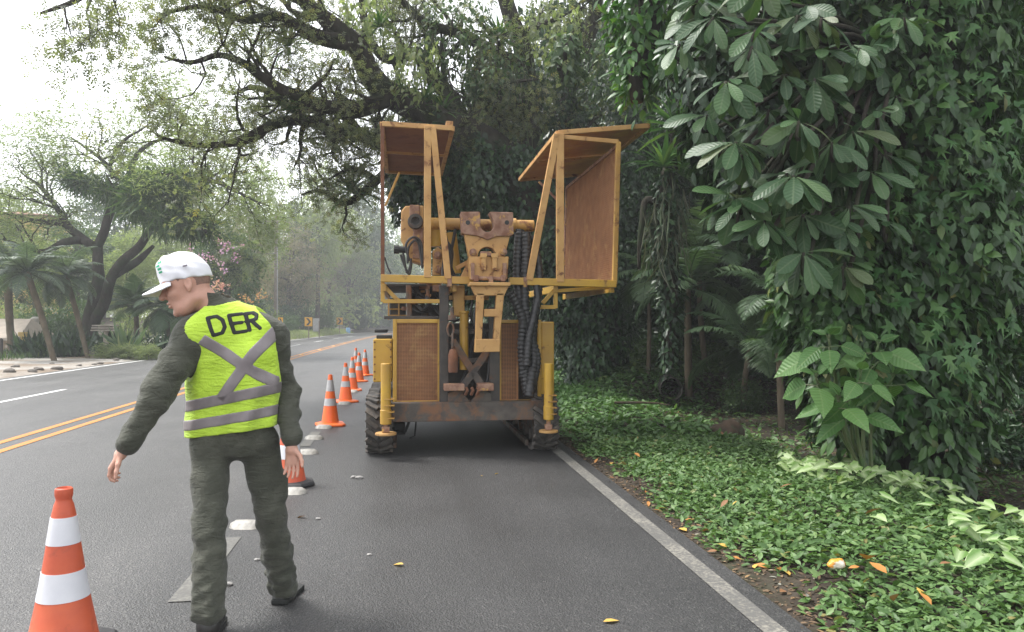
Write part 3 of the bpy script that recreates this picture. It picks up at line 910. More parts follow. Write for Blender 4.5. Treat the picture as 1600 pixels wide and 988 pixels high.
# ---- platform and the two cages
Yp = 8.8
pf = empty('platform_frame'); pf.parent = rig
mb = MB(); mb.beam(q(595, 435, Yp), q(740, 439, Yp), .085, .085, up=(0, 0, 1)); rb(mb, 'front_rail', YC, pf, .006)
mb = MB(); mb.beam(q(795, 439.5, Yp), q(962, 444, Yp), .085, .085, up=(0, 0, 1)); rb(mb, 'front_rail', YC, pf, .006)
mb = MB()
pbox(mb, 699, 430, 706, 448, Yp - .05, .16); pbox(mb, 818, 433, 824, 449, Yp - .05, .16)
rb(mb, 'rail_clamp', RUSTP, pf, .005)
mb = MB()
y0 = Yp - O.y
for a, b in (((598, 440), (598, 472)), ((598, 471), (692, 471)), ((868, 450), (868, 482)), ((842, 480), (868, 480)), ((848, 474), (867, 452)), ((600, 447), (622, 470))):
    mb.beam(q(*a, Yp + .1), q(*b, Yp + .1), .045)
A, B = q(600, 444, Yp), q(700, 446, Yp)
for x, l in ((A.x, 2.7), (A.x + .8, 2.7), (q(870, 0, Yp).x, 2.7), (q(958, 0, Yp).x, 2.8)):
    z = A.z - .02
    mb.bb((x - .025, y0 + .05, z - .06), (x + .025, y0 + l, z + .02))
mb.beam(q(868, 455, Yp + .1), q(958, 449, Yp + .1), .04)
rb(mb, 'support_tube', YC, pf, .004)
mb = MB(); z = A.z
mb.bb((q(600, 0, Yp).x, y0 + .3, z - .0), (q(668, 0, Yp).x, y0 + 2.6, z + .02)); mb.bb((q(874, 0, Yp).x, y0 + .3, z), (q(956, 0, Yp).x, y0 + 2.6, z + .02))
rb(mb, 'walkway_plate', DARK, pf, 0)

def post(name, a, b, wd, mt, par, Y=Yp, h=None):
    m = MB(); m.beam(q(*a, Y), q(*b, Y), wd, wd if h is None else h); return rb(m, name, mt, par, .005)
lc = empty('operator_cage'); lc.parent = rig
post('cage_post', (598, 434), (597.5, 193), .042, RUST, lc)
post('cage_post', (668, 434), (668, 197), .08, YF, lc, Yp - .02, .07)
post('diagonal_brace', (700, 436), (676, 199), .072, YF, lc, Yp - .025, .06)
def roof(par, n0, n1, Y0, Y1, mt, seams, rim):
    A, B = q(*n0, Y0), q(*n1, Y0); rt = empty('cage_roof'); rt.parent = par
    L = Y1 - Y0; sl = (B.z - A.z) / (B.x - A.x)
    def P(u, v, dz=0): return Vector((A.x + (B.x - A.x) * u, A.y + L * v, A.z + (B.z - A.z) * u + dz))
    m = MB()
    cuts = [0] + seams + [1]
    for i in range(len(cuts) - 1):
        a, b = cuts[i] + .004, cuts[i + 1] - .004; dz = .012 * (i % 2)
        vs = [P(0, a, dz), P(1, a, dz), P(1, b, dz), P(0, b, dz), P(0, a, dz + .012), P(1, a, dz + .012), P(1, b, dz + .012), P(0, b, dz + .012)]
        m.add(vs, [(3, 2, 1, 0), (4, 5, 6, 7), (0, 1, 5, 4), (1, 2, 6, 5), (2, 3, 7, 6), (3, 0, 4, 7)])
    rb(m, 'roof_sheet', mt, rt, 0)
    m = MB()
    for a, b in ((P(0, 0), P(1, 0)), (P(0, 1), P(1, 1)), (P(0, 0), P(0, 1)), (P(1, 0), P(1, 1))):
        m.beam(a + Vector((0, 0, -.0)), b, .05, .055, up=(0, 0, 1))
    for s_ in seams: m.beam(P(0.02, s_, -.03), P(.98, s_, -.03), .03, .03, up=(0, 0, 1))
    rb(m, 'roof_rim', rim, rt, .004)
    return P
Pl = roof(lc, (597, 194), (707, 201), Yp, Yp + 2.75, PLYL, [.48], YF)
post('roof_strut', (602, 322), (624, 270), .03, YM, lc, Yp + 1.2)
mb = MB(); mb.bb(q(697, 189, Yp), q(708, 198, Yp) + Vector((0, .12, 0))); rb(mb, 'roof_bracket', YF, lc, .006)
rc = empty('operator_cage'); rc.parent = rig
post('cage_post', (875, 441), (875, 209), .085, YF, rc, Yp - .02, .07)
post('diagonal_brace', (827, 438), (870, 210), .078, YF, rc, Yp - .025, .06)
post('cage_post', (960, 444), (966, 222), .055, YM, rc)
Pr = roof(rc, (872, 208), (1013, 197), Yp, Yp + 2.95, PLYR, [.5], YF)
post('cage_beam', (874, 214), (966, 222), .05, YF, rc, Yp)
post('roof_strut', (842, 284), (872, 314), .03, RUSTP, rc, Yp + 1.5)
# side wall of expanded metal, running back from the right front post
wl = empty('mesh_wall'); wl.parent = rc
fa = q(960, 444, Yp); fb = q(966, 228, Yp); Lw = 2.85
m = MB()
def Wp(v, z, dx=0):
    t = (z - fa.z) / (fb.z - fa.z); return Vector((fa.x + (fb.x - fa.x) * t + dx, fa.y + Lw * v, z))
zt = fb.z; zb = fa.z
m.beam(Wp(0, zt), Wp(1, zt), .045, .045, up=(0, 0, 1)); m.beam(Wp(0, zb), Wp(1, zb), .045, .05, up=(0, 0, 1)); m.beam(Wp(1, zb), Wp(1, zt), .05)
m.beam(Wp(.55, zb, .02), Wp(.55, zt, .02), .035)
rb(m, 'wall_frame', RUSTP, wl, .004)
m = MB()
z = zb + .03
k = 0
while z < zt:
    a, b = Wp(.01, z), Wp(.99, z)
    m.beam(a, b, .012, .010, up=(0, 0, 1)); z += .026
x = .012
while x < .99:
    m.beam(Wp(x, zb, -.006), Wp(x, zt, -.006), .009, .005); x += .014
rb(m, 'wire_mesh', WIRE, wl, 0)
# ================================================================== the man: bodies and clothes grown from distance fields
class Field:
    def __init__(s, lo, hi, h):
        s.lo = np.array(lo, np.float32); s.h = h
        s.n = np.ceil((np.array(hi) - s.lo) / h).astype(int) + 1
        s.D = np.full(tuple(s.n), 1.0, np.float32); s.scale = 1.0
    def grid(s, lo, hi):
        i0 = np.clip(np.floor((np.array(lo) - s.lo) / s.h).astype(int), 0, s.n)
        i1 = np.clip(np.ceil((np.array(hi) - s.lo) / s.h).astype(int) + 1, 0, s.n)
        sl = tuple(slice(a, b) for a, b in zip(i0, i1))
        ax = [s.lo[k] + s.h * np.arange(i0[k], i1[k], dtype=np.float32) for k in range(3)]
        return sl, np.stack(np.meshgrid(*ax, indexing='ij'), -1)
    def put(s, fn, lo, hi, k=0.0, op='add', m=0.05):
        sl, P = s.grid(np.array(lo) - m, np.array(hi) + m)
        if P.size == 0: return
        d = fn(P).astype(np.float32); A = s.D[sl]
        if op == 'add':
            if k > 0:
                hh = np.clip(0.5 + 0.5 * (A - d) / k, 0, 1); s.D[sl] = A * (1 - hh) + d * hh - k * hh * (1 - hh)
            else: s.D[sl] = np.minimum(A, d)
        elif op == 'sub':
            if k > 0:
                hh = np.clip(0.5 - 0.5 * (A + d) / k, 0, 1); s.D[sl] = A * (1 - hh) - d * hh + k * hh * (1 - hh)
            else: s.D[sl] = np.maximum(A, -d)
    def cap(s, a, b, ra, rb=None, k=0.03, op='add', fold=None):
        rb = ra if rb is None else rb
        ra, rb, k = ra * s.scale, rb * s.scale, k * s.scale
        a = np.array(a, np.float32); b = np.array(b, np.float32); mr = max(ra, rb)
        def fn(P):
            ba = b - a; pa = P - a; t = np.clip((pa @ ba) / (ba @ ba), 0, 1)
            q_ = pa - t[..., None] * ba
            d = np.linalg.norm(q_, axis=-1) - (ra + (rb - ra) * t)
            if fold is not None:
                amp, wl, seed = fold
                rg = np.random.default_rng(int(seed * 100))
                axd = ba / np.linalg.norm(ba)
                wv = np.zeros(P.shape[:3], np.float32)
                u = P * 9.0
                wp = np.sin(u[..., 0] * 1.1 + u[..., 2] * .7 + seed) + np.sin(u[..., 1] * 1.3 - u[..., 2] * .9 + 2 * seed)
                tot = 0
                for q__ in range(9):
                    dr = axd + rg.normal(size=3) * .8; dr /= np.linalg.norm(dr)
                    lam = wl * rg.uniform(.75, 2.2); am = (lam / wl) ** .6; tot += am * am
                    wv += (am * np.sin((P @ dr.astype(np.float32)) * (6.283 / lam) + rg.uniform(0, 6.28) + .9 * wp)).astype(np.float32)
                wv /= math.sqrt(tot)
                rid = np.where(wv > 0, wv ** 1.0, wv * .55)
                d = d - amp * 1.15 * np.clip(rid, -1.2, 1.9)
            return d
        s.put(fn, np.minimum(a, b) - mr, np.maximum(a, b) + mr, k, op)
    def ell(s, c, r, k=0.03, op='add', rot=None):
        c = np.array(c, np.float32); r = np.array(r, np.float32) * s.scale; k = k * s.scale
        Rm = None if rot is None else np.array(rot, np.float32)
        def fn(P):
            q_ = P - c
            if Rm is not None: q_ = q_ @ Rm            # rows: into the local frame
            k0 = np.linalg.norm(q_ / r, axis=-1); k1 = np.linalg.norm(q_ / (r * r), axis=-1)
            return k0 * (k0 - 1) / np.maximum(k1, 1e-6)
        mr = float(r.max()); s.put(fn, c - mr, c + mr, k, op)
    def mesh(s):
        D = s.D; h = s.h
        sg = D < 0
        c = sg.astype(np.int8)
        nx, ny, nz = D.shape
        tot = np.zeros((nx - 1, ny - 1, nz - 1), np.int8)
        for i in (0, 1):
            for j in (0, 1):
                for k in (0, 1): tot += c[i:nx - 1 + i, j:ny - 1 + j, k:nz - 1 + k]
        act = (tot > 0) & (tot < 8)
        idx = np.argwhere(act)
        acc = np.zeros((len(idx), 3), np.float64); cnt = np.zeros(len(idx))
        corners = [(i, j, k) for i in (0, 1) for j in (0, 1) for k in (0, 1)]
        for a in corners:
            for ax in range(3):
                if a[ax] == 1: continue
                b = list(a); b[ax] = 1
                da = D[idx[:, 0] + a[0], idx[:, 1] + a[1], idx[:, 2] + a[2]]; db = D[idx[:, 0] + b[0], idx[:, 1] + b[1], idx[:, 2] + b[2]]
                m = (da < 0) != (db < 0)
                t = np.where(m, da / np.where(m, da - db, 1), 0)
                p = np.tile(np.array(a, float), (len(idx), 1)); p[:, ax] += t
                acc[m] += p[m]; cnt[m] += 1
        V = (idx + acc / np.maximum(cnt, 1)[:, None]) * h + s.lo
        ids = np.full(act.shape, -1, np.int64); ids[act] = np.arange(len(idx))
        quads = []
        for ax in range(3):
            o = [(1, 2), (2, 0), (0, 1)][ax]
            sl0 = [slice(1, -1)] * 3; sl0[ax] = slice(0, -1); sl1 = list(sl0); sl1[ax] = slice(1, None)
            A = sg[tuple(sl0)]; B = sg[tuple(sl1)]
            E = np.argwhere(A != B)
            if len(E) == 0: continue
            fl = A[E[:, 0], E[:, 1], E[:, 2]]
            E = E.copy(); 
            for x in o: E[:, x] += 1
            def cell(du, dv):
                e = E.copy(); e[:, o[0]] += du; e[:, o[1]] += dv
                return ids[e[:, 0], e[:, 1], e[:, 2]]
            qd = np.stack([cell(-1, -1), cell(0, -1), cell(0, 0), cell(-1, 0)], -1)
            qd[~fl] = qd[~fl][:, ::-1]
            quads.append(qd)
        Q = np.concatenate(quads); Q = Q[(Q >= 0).all(1)]
        ea = np.concatenate([Q[:, [0, 1]], Q[:, [1, 2]], Q[:, [2, 3]], Q[:, [3, 0]]])
        dg = np.bincount(ea[:, 0], minlength=len(V)) + np.bincount(ea[:, 1], minlength=len(V))
        for it in range(getattr(s, 'smooth', 2)):
            A = np.zeros_like(V)
            for c_ in range(3):
                A[:, c_] = np.bincount(ea[:, 0], V[ea[:, 1], c_], len(V)) + np.bincount(ea[:, 1], V[ea[:, 0], c_], len(V))
            V = V * .4 + .6 * A / np.maximum(dg, 1)[:, None]
        return V, Q
    def obj(s, name, mt, parent=None):
        V, Q = s.mesh()
        return np_mesh(name, V, Q.ravel(), np.full(len(Q), 4), mt, parent, True)

PX0 = 375.0
def B(px, py, d):
    """photo pixel at camera-axis depth d -> the man's local frame (x right, y away from camera, z up), ground point under px 375 at 4 m"""
    return np.array([(px - 800) * d / FOC - (PX0 - 800) * 4.0 / FOC, d - 4.0, CAM_H + (505 - py) * d / FOC])

base = Vector((0, 0, 0)) + Matrix.Rotation(-YAW, 3, 'Z') @ Vector(((PX0 - 800) * 4.0 / FOC, 4.0, 0))
man = empty('person', base, -YAW, 'walking man in lime vest lettered DER and white cap, left arm swung out', 'person')

SKIN = None
def skin_mat():
    m, n, p, out = newmat('skin')
    v = coords(n)
    col = ramp(n, [(0.3, (0.47, 0.25, 0.18)), (0.7, (0.58, 0.33, 0.25))], noise_(n, v, 14, 5)).outputs[0]
    n.links.new(col, p.inputs['Base Color']); p.inputs['Roughness'].default_value = 0.5
    p.inputs['Subsurface Weight'].default_value = 0.12; p.inputs['Subsurface Radius'].default_value = (0.012, 0.005, 0.003)
    bump_(n, p, noise_(n, v, 160, 4), 0.15, 0.002)
    return m
SKIN = skin_mat()
def cloth(name, c1, c2, fade=None):
    m, n, p, out = newmat(name)
    v = coords(n)
    col = ramp(n, [(0.3, c1), (0.7, c2)], noise_(n, v, 5, 6)).outputs[0]
    if fade is not None: col = mixc(n, ramp(n, [(0.5, 0.0), (0.72, 0.5)], noise_(n, v, 11, 6)).outputs[0], col, fade)
    n.links.new(col, p.inputs['Base Color']); p.inputs['Roughness'].default_value = 0.82
    p.inputs['Specular IOR Level'].default_value = 0.25
    p.inputs['Sheen Weight'].default_value = 0.15
    mpw = n.nodes.new('ShaderNodeMapping'); mpw.inputs['Rotation'].default_value = (.5, .6, .3); mpw.inputs['Scale'].default_value = (9, 9, 30); n.links.new(v, mpw.inputs[0])
    h = math_(n, 'ADD', math_(n, 'MULTIPLY', noise_(n, v, 420, 2), 0.12), math_(n, 'ADD', math_(n, 'MULTIPLY', noise_(n, v, 34, 5, 0.55, 1.2), .5), noise_(n, mpw.outputs[0], 1.0, 3, 0.5, 1.5)))
    bump_(n, p, h, 0.75, 0.014)
    return m
OLIVE = cloth('olive_drill', (0.055, 0.058, 0.044), (0.074, 0.076, 0.058), (0.11, 0.11, 0.087))
LIME = cloth('lime_vest', (0.46, 0.68, 0.045), (0.52, 0.74, 0.075))
LIME.node_tree.nodes['Principled BSDF'].inputs['Roughness'].default_value = 0.6
STRIPE = mat('reflective_grey', (0.20, 0.175, 0.18), (0.265, 0.235, 0.24), 8, 0.45, 0.1, metal=0.15)
BLK = mat('black_print', (0.012, 0.014, 0.012), (0.02, 0.02, 0.02), 8, 0.7)
CAPW = mat('cap_white', (0.80, 0.80, 0.83), (0.72, 0.72, 0.76), 6, 0.8, 0.08, bscale=300, bdist=0.001)
GREEN = mat('cap_green', (0.05, 0.42, 0.22), (0.04, 0.36, 0.18), 8, 0.7)
BOOT = mat('boot_leather', (0.014, 0.014, 0.014), (0.03, 0.028, 0.026), 9, 0.45, 0.2)
HAIRM = mat('short_grey_hair', (0.20, 0.125, 0.10), (0.29, 0.17, 0.13), 60, 0.8, 0.5, bscale=200, bdist=0.002)

# joints
PEL = B(368, 676, 4.0); CHEST = B(372, 560, 3.96); NECK = B(343, 480, 3.92)
SHL = B(299, 525, 3.86); SHR = B(425, 528, 4.02)
ELL_ = B(250, 612, 3.72); WRL = B(201, 693, 3.66); HNL = B(180, 722, 3.64)
ELR = B(447, 612, 4.08); WRR = B(455, 680, 3.98); 
HIL = B(330, 690, 3.98); HIR = B(407, 690, 4.03)
KNL = B(328, 820, 3.82); ANL = B(329, 966, 3.70)
KNR = B(424, 800, 4.06); ANR = B(444, 925, 4.17)
HEAD = B(291, 447, 3.88)
HS = 1.12
# head frame: face looks left, slightly away and downwards
fwd = Vector((-0.93, -0.27, -0.30)).normalized()
lat = fwd.cross(Vector((0.10, 0.08, 1))).normalized()      # the person's right
upv = lat.cross(fwd).normalized()
HM = np.array([[fwd.x, lat.x, upv.x], [fwd.y, lat.y, upv.y], [fwd.z, lat.z, upv.z]])   # columns: forward, right, up
def H(f, r, u):
    return HEAD + HM @ (np.array([f, r, u]) * HS)

# ---------------------------------------------------------------- body
F = Field((-0.82, -0.62, -0.02), (0.42, 0.45, 1.88), 0.0045)
F.cap(B(368, 655, 4.0), CHEST, .115, .105, .05); F.cap(CHEST, B(362, 520, 3.96), .105, .09, .05)
F.cap(HIL, KNL, .08, .055, .04); F.cap(HIR, KNR, .08, .055, .04)
F.cap(KNL, ANL, .055, .04); F.cap(KNR, ANR, .055, .04)
F.cap(ANL + [0, 0, -.03], ANL + [-.03, .14, -.045], .035, .03); F.cap(ANR + [0, 0, -.03], ANR + [.03, .15, -.045], .035, .03)
F.cap(SHL, SHR, .06, .06, .06)
F.cap(SHL, ELL_, .05, .042); F.cap(ELL_, WRL, .042, .03); F.cap(SHR, ELR, .05, .042); F.cap(ELR, WRR, .042, .03)
F.cap(NECK + [0.01, .01, -.06], H(-.035, 0, -.04), .066, .062, .05)
# skull and face
F.scale = HS
F.ell(H(-.012, 0, .035), (.098, .077, .098), .02, rot=HM)
F.ell(H(.028, 0, -.045), (.062, .060, .075), .04, rot=HM)
F.cap(H(.035, -.03, -.098), H(.035, .03, -.098), .024, .024, .03)      # jaw front
F.cap(H(-.03, -.052, -.07), H(.035, -.026, -.098), .016, .018, .035); F.cap(H(-.03, .052, -.07), H(.035, .026, -.098), .016, .018, .035)
F.ell(H(.070, 0, -.108), (.019, .022, .017), .015, rot=HM)            # chin
F.cap(H(.078, -.032, .028), H(.078, .032, .028), .013, .013, .02)      # brow
for s_ in (-1, 1):
    F.ell(H(.080, s_ * .031, .010), (.014, .018, .012), .012, 'sub', rot=HM)
    F.ell(H(.069, s_ * .031, .009), (.014, .016, .011), .003, rot=HM)    # eyeball
    F.ell(H(.058, s_ * .043, -.024), (.022, .018, .018), .02, rot=HM)  # cheekbone
    F.cap(H(.092, s_ * .010, -.031), H(.084, s_ * .015, -.033), .008, .006, .008)
    e0 = H(-.018, s_ * .079, .0)
    F.ell(e0, (.018, .009, .031), .006, rot=HM)
    F.ell(H(-.012, s_ * .088, .004), (.011, .007, .02), .006, 'sub', rot=HM)
    F.cap(H(-.015, s_ * .077, -.026), H(-.012, s_ * .076, -.034), .008, .007, .006)
F.cap(H(.086, 0, .016), H(.113, 0, -.024), .0095, .0135, .010)         # nose
F.ell(H(.089, 0, -.058), (.014, .024, .0085), .006, rot=HM); F.ell(H(.087, 0, -.072), (.013, .021, .0085), .006, rot=HM)
F.ell(H(.097, 0, -.0645), (.012, .022, .0022), .003, 'sub', rot=HM)
# hands
F.scale = 1.0
F.smooth = 1
def hand(W, direc, palm, thumb_side, curl, sc=1.0):
    W = np.array(W); d = np.array(Vector(direc).normalized()); pn = np.array(palm, float)
    pn = pn - d * (pn @ d); pn /= np.linalg.norm(pn); sd = np.cross(d, pn) * thumb_side
    L = .088 * sc
    F.cap(W - d * .02, W + d * .02, .027, .028, .02)
    for o in (-.026, -.009, .009, .026):
        F.cap(W + d * .018 + sd * o * .7, W + d * L + sd * o, .0145 * sc, .0125 * sc, .012)
    for k, (o, ln) in enumerate(((.030, .072), (.0105, .080), (-.0105, .074), (-.030, .058))):
        p = W + d * L + sd * o; ang = 0.0; dd = d.copy()
        for j, fr in enumerate((.45, .31, .24)):
            ang += curl * (0.5 + .25 * j + .08 * k)
            dd = d * math.cos(ang) + pn * math.sin(ang)
            dd = dd + sd * o * 2.2; dd /= np.linalg.norm(dd)
            q_ = p + dd * ln * fr * sc; F.cap(p, q_, (.0092 - .0008 * j) * sc, (.0086 - .0009 * j) * sc, .004); p = q_
    p = W + d * .025 + sd * .024 + pn * .006
    for (a, b, c, ln, r) in ((.62, .70, .30, .040, .0135), (.80, .42, .38, .034, .0105), (.86, .20, .42, .027, .009)):
        dd = d * a + sd * b + pn * c; dd /= np.linalg.norm(dd)
        q_ = p + dd * ln * sc; F.cap(p, q_, r, r * .92, .007); p = q_
hand(WRL + np.array([-.022, -.006, -.035]), (-.50, -.10, -.80), (.6, .2, -.35), 1, .75)
hand(WRR + np.array([.006, -.008, -.055]), (.06, -.08, -1.0), (-.15, -1.0, .1), -1, .32)
body = F.obj('body', SKIN)
body.parent = man

# ---------------------------------------------------------------- jacket, trousers
def torso(G, g):
    for xs_, (xb_, rb_) in ((338, (339, .128)), (390, (386, .130))):
        G.cap(B(xb_, 690, 4.0), B(xs_, 560, 3.955), rb_ + g, .128 + g, .05)
    G.cap(B(338, 660, 4.0), B(390, 655, 4.0), .13 + g, .13 + g, .05); G.cap(B(336, 600, 3.97), B(394, 596, 3.98), .128 + g, .128 + g, .05)
    G.cap(B(339, 690, 4.0), B(386, 690, 4.0), .132 + g, .132 + g, .03)
    G.cap(B(336, 548, 3.95), B(392, 552, 3.97), .127 + g, .127 + g, .05)
    G.cap(SHL + [.03, 0, .005], SHR + [-.012, 0, .005], .084 + g, .084 + g, .05)
    G.cap(B(325, 515, 3.9), B(404, 514, 3.98), .098 + g, .098 + g, .05)
    for s_ in (SHL + [.03, 0, 0], SHR + [-.03, 0, 0]): G.cap(NECK + [.02, .01, -.05], s_, .082 + g, .074 + g, .05)
J = Field((-0.72, -0.55, 0.82), (0.36, 0.36, 1.66), 0.0055)
torso(J, -.012)
J.cap(SHL + [.02, 0, .0], SHR + [-.02, 0, .0], .083, .083, .06)
for s_ in (SHL, SHR): J.cap(NECK + [.015, .01, -.055], s_, .075, .07, .05)
J.cap(SHL + [.012, .01, -.01], SHL * .5 + ELL_ * .5, .088, .078, .05, fold=(.010, .075, 1.0)); J.cap(SHL * .5 + ELL_ * .5, ELL_, .078, .07, .03, fold=(.009, .08, 2.0)); J.cap(ELL_, WRL, .072, .052, .03, fold=(.008, .075, 4.0))
J.cap(SHR + [-.01, .0, -.01], ELR, .084, .064, .05, fold=(.010, .075, 3.0)); J.cap(ELR, WRR, .065, .05, .03, fold=(.008, .075, 5.0))
wl_ = unit(WRL - ELL_); J.cap(WRL - wl_ * .045, WRL + wl_ * .002, .056, .054, .006)
wr_ = unit(WRR - ELR); J.cap(WRR - wr_ * .04, WRR + wr_ * .012, .051, .05, .006)
nk = NECK + np.array([0.0, .01, -.03])
J.cap(nk + [0.015, 0, -.03], nk + [-.018, 0, .075], .090, .080, .03)
J.cap(nk + [0.01, 0, .02], nk + [-.045, 0, .2], .066, .070, .012, 'sub')
J.smooth = 1
jacket = J.obj('jacket', OLIVE); jacket.parent = man

T = Field((-0.32, -0.5, 0.0), (0.36, 0.4, 1.04), 0.0052)
T.ell(PEL + [0, .0, .0], (.172, .125, .13), .03); T.cap(B(366, 655, 4.01), PEL, .105, .13, .05)
T.ell(HIL + [.01, -.04, .01], (.09, .09, .10), .05); T.ell(HIR + [-.01, -.04, .01], (.09, .09, .10), .05)
def leg(h, k, a, sd):
    m1 = h * .5 + k * .5; m2 = k * .5 + a * .5
    T.cap(h, m1, .100, .088, .035, fold=(.005, .09, sd)); T.cap(m1, k, .088, .077, .02, fold=(.005, .08, sd + 1))
    T.cap(k, m2, .077, .076, .02, fold=(.006, .075, sd + 2)); T.cap(m2, a + np.array([0, -.005, .035]), .076, .072, .02, fold=(.008, .06, sd + 3))
leg(HIL, KNL, ANL, 1.3); leg(HIR, KNR, ANR, 4.1)
# cargo pocket
T.cap(HIR * .35 + KNR * .65 + [.075, 0, .06], HIR * .35 + KNR * .65 + [.075, 0, -.04], .035, .035, .015)
T.smooth = 1
trousers = T.obj('trousers', OLIVE); trousers.parent = man

# ---------------------------------------------------------------- vest and its reflective tape, printed letters
def vest_field(grow, h, lo=(-0.34, -0.36, 0.84), hi=(0.34, 0.32, 1.62)):
    G = Field(lo, hi, h)
    g = .014 + grow
    torso(G, g)
    # soft vertical drape
    sl, P = G.grid(lo, np.array(hi) + h)
    fz = np.clip((1.50 - P[..., 2]) / .5, 0, 1)
    G.D -= (.0095 * np.sin(P[..., 0] * 46 + 1.2 * np.sin(P[..., 2] * 9) + P[..., 1] * 20) * fz + .003 * np.sin(P[..., 0] * 33 - P[..., 2] * 21 + 1)).astype(np.float32)
    return G, P
PD = [3.80]
def P2(px, py):                                    # (x, z) on the back of the vest for a photo pixel
    b = B(px, py, PD[0]); return b[0], b[2]
def cut_vest(G, P):
    # arm holes, neck hole, hem
    for a, b, r in ((SHL + [-.03, 0, 0], ELL_, .112), (SHR + [.062, 0, .0], ELR + [.055, 0, 0], .098)):
        ba = b - a; pa = P - a.astype(np.float32); t = np.clip((pa @ ba) / (ba @ ba), -.6, 1)
        d = np.linalg.norm(pa - t[..., None] * ba, axis=-1) - r
        G.D = np.maximum(G.D, -d.astype(np.float32))
    d = np.linalg.norm((P - (nk + [-.012, .0, .065]).astype(np.float32)) / np.array([1, 1, 1.0], np.float32), axis=-1) - .098
    G.D = np.maximum(G.D, -d.astype(np.float32))
    (x0, z0), (x1, z1) = P2(290, 684), P2(433, 666)
    hem = z0 - .012 + (z1 - z0) * (P[..., 0] - x0) / (x1 - x0)
    G.D = np.maximum(G.D, (hem - P[..., 2]).astype(np.float32))
G, P = vest_field(0, .005); cut_vest(G, P)
vest = G.obj('safety_vest', LIME); vest.parent = man

def band(lines, name, back_only=False):
    """tape lying on the vest: slabs around straight pixel lines ((x0,y0,x1,y1,width_px), ...)"""
    G, P = vest_field(.0035, .0042); cut_vest(G, P)
    keep = np.full(G.D.shape, 1.0, np.float32)
    for (xa, ya, xb, yb, wpx, lim) in lines:
        (x0, z0), (x1, z1) = P2(xa, ya), P2(xb, yb)
        L = math.hypot(x1 - x0, z1 - z0); nx, nz = -(z1 - z0) / L, (x1 - x0) / L; tx, tz = (x1 - x0) / L, (z1 - z0) / L
        dd = np.abs((P[..., 0] - x0) * nx + (P[..., 2] - z0) * nz) - wpx * 3.78 / FOC / 2
        if lim:
            tt = (P[..., 0] - x0) * tx + (P[..., 2] - z0) * tz
            dd = np.maximum(dd, np.maximum(-tt, tt - L)); dd = np.maximum(dd, P[..., 1] - (CHEST[1] - .02))
        keep = np.minimum(keep, dd.astype(np.float32))
    G.D = np.maximum(G.D, keep)
    o = G.obj(name, STRIPE, vest); return o
band([(290, 636, 432, 607, 18, False)], 'reflective_band')
band([(290, 667, 432, 643, 17, False)], 'reflective_band')
band([(318, 530, 432, 608, 18, True), (423, 514, 340, 628, 18, True)], 'reflective_cross')
# printed letters
def letters():
    PD[0] = 3.85
    G, P = vest_field(.003, .0032, lo=(-0.17, -0.36, 1.36), hi=(0.17, 0.05, 1.60))
    X = P[..., 0]; Z = P[..., 2]; keep = np.full(G.D.shape, 1.0, np.float32)
    k = 3.77 / FOC
    def seg(xa, ya, xb, yb, w):
        (x0, z0), (x1, z1) = P2(xa - 3, ya + 3), P2(xb - 3, yb + 3)
        vx, vz = x1 - x0, z1 - z0; t = np.clip(((X - x0) * vx + (Z - z0) * vz) / (vx * vx + vz * vz), 0, 1)
        return np.hypot(X - x0 - t * vx, Z - z0 - t * vz) - w * k / 2
    w = 5.9
    S_ = [(334, 494, 344, 521), (334, 494, 346, 491.5), (346, 491.5, 355, 497), (355, 497, 359, 508), (359, 508, 356, 517), (356, 517, 344, 521),
          (363, 490, 372, 517), (363, 490, 379, 487.5), (367, 503, 381, 501), (372, 517, 388, 514.5),
          (384, 487, 393, 513), (384, 487, 393, 485.5), (393, 485.5, 399, 489), (399, 489, 399.5, 495.5), (399.5, 495.5, 387, 499.5), (394, 498.5, 407, 510)]
    for s_ in S_: keep = np.minimum(keep, seg(*s_, w).astype(np.float32))
    keep = np.maximum(keep, (P[..., 1] - (CHEST[1] + .03)).astype(np.float32))
    G.D = np.maximum(G.D, keep); 
    return G.obj('lettering', BLK, vest)
letters()

# ---------------------------------------------------------------- boots
def boot(a, dirx):
    K = Field(a + [-.12, -.14, -.09], a + [.14, .24, .06], .005)
    z0 = -a[2] + 0.0
    K.cap(a + [0, 0, .03], a + [0, -.005, -.02], .052, .056, .02)
    K.cap(a + [0, -.02, -.035], a + [dirx * .09, .15, -.05], .042, .038, .03)
    o = K.obj('boot', BOOT); o.parent = man
    m = MB(); n = []
    pr = [(-.045, -.075), (.045, -.075), (.05 + dirx * .05, .08), (.045 + dirx * .1, .17), (dirx * .12, .2), (-.04 + dirx * .1, .17), (-.048 + dirx * .04, .08)]
    gz = max(a[2] - .085, .001)
    vs = [(a[0] + x, a[1] + y, gz) for x, y in pr] + [(a[0] + x, a[1] + y, gz + .028) for x, y in pr]; k = len(pr)
    m.add(vs, [tuple(reversed(range(k))), tuple(range(k, 2 * k))] + [(i, (i + 1) % k, k + (i + 1) % k, k + i) for i in range(k)])
    m.build('sole', BLK, o, .006)
boot(ANL, -.2); boot(ANR, .25)

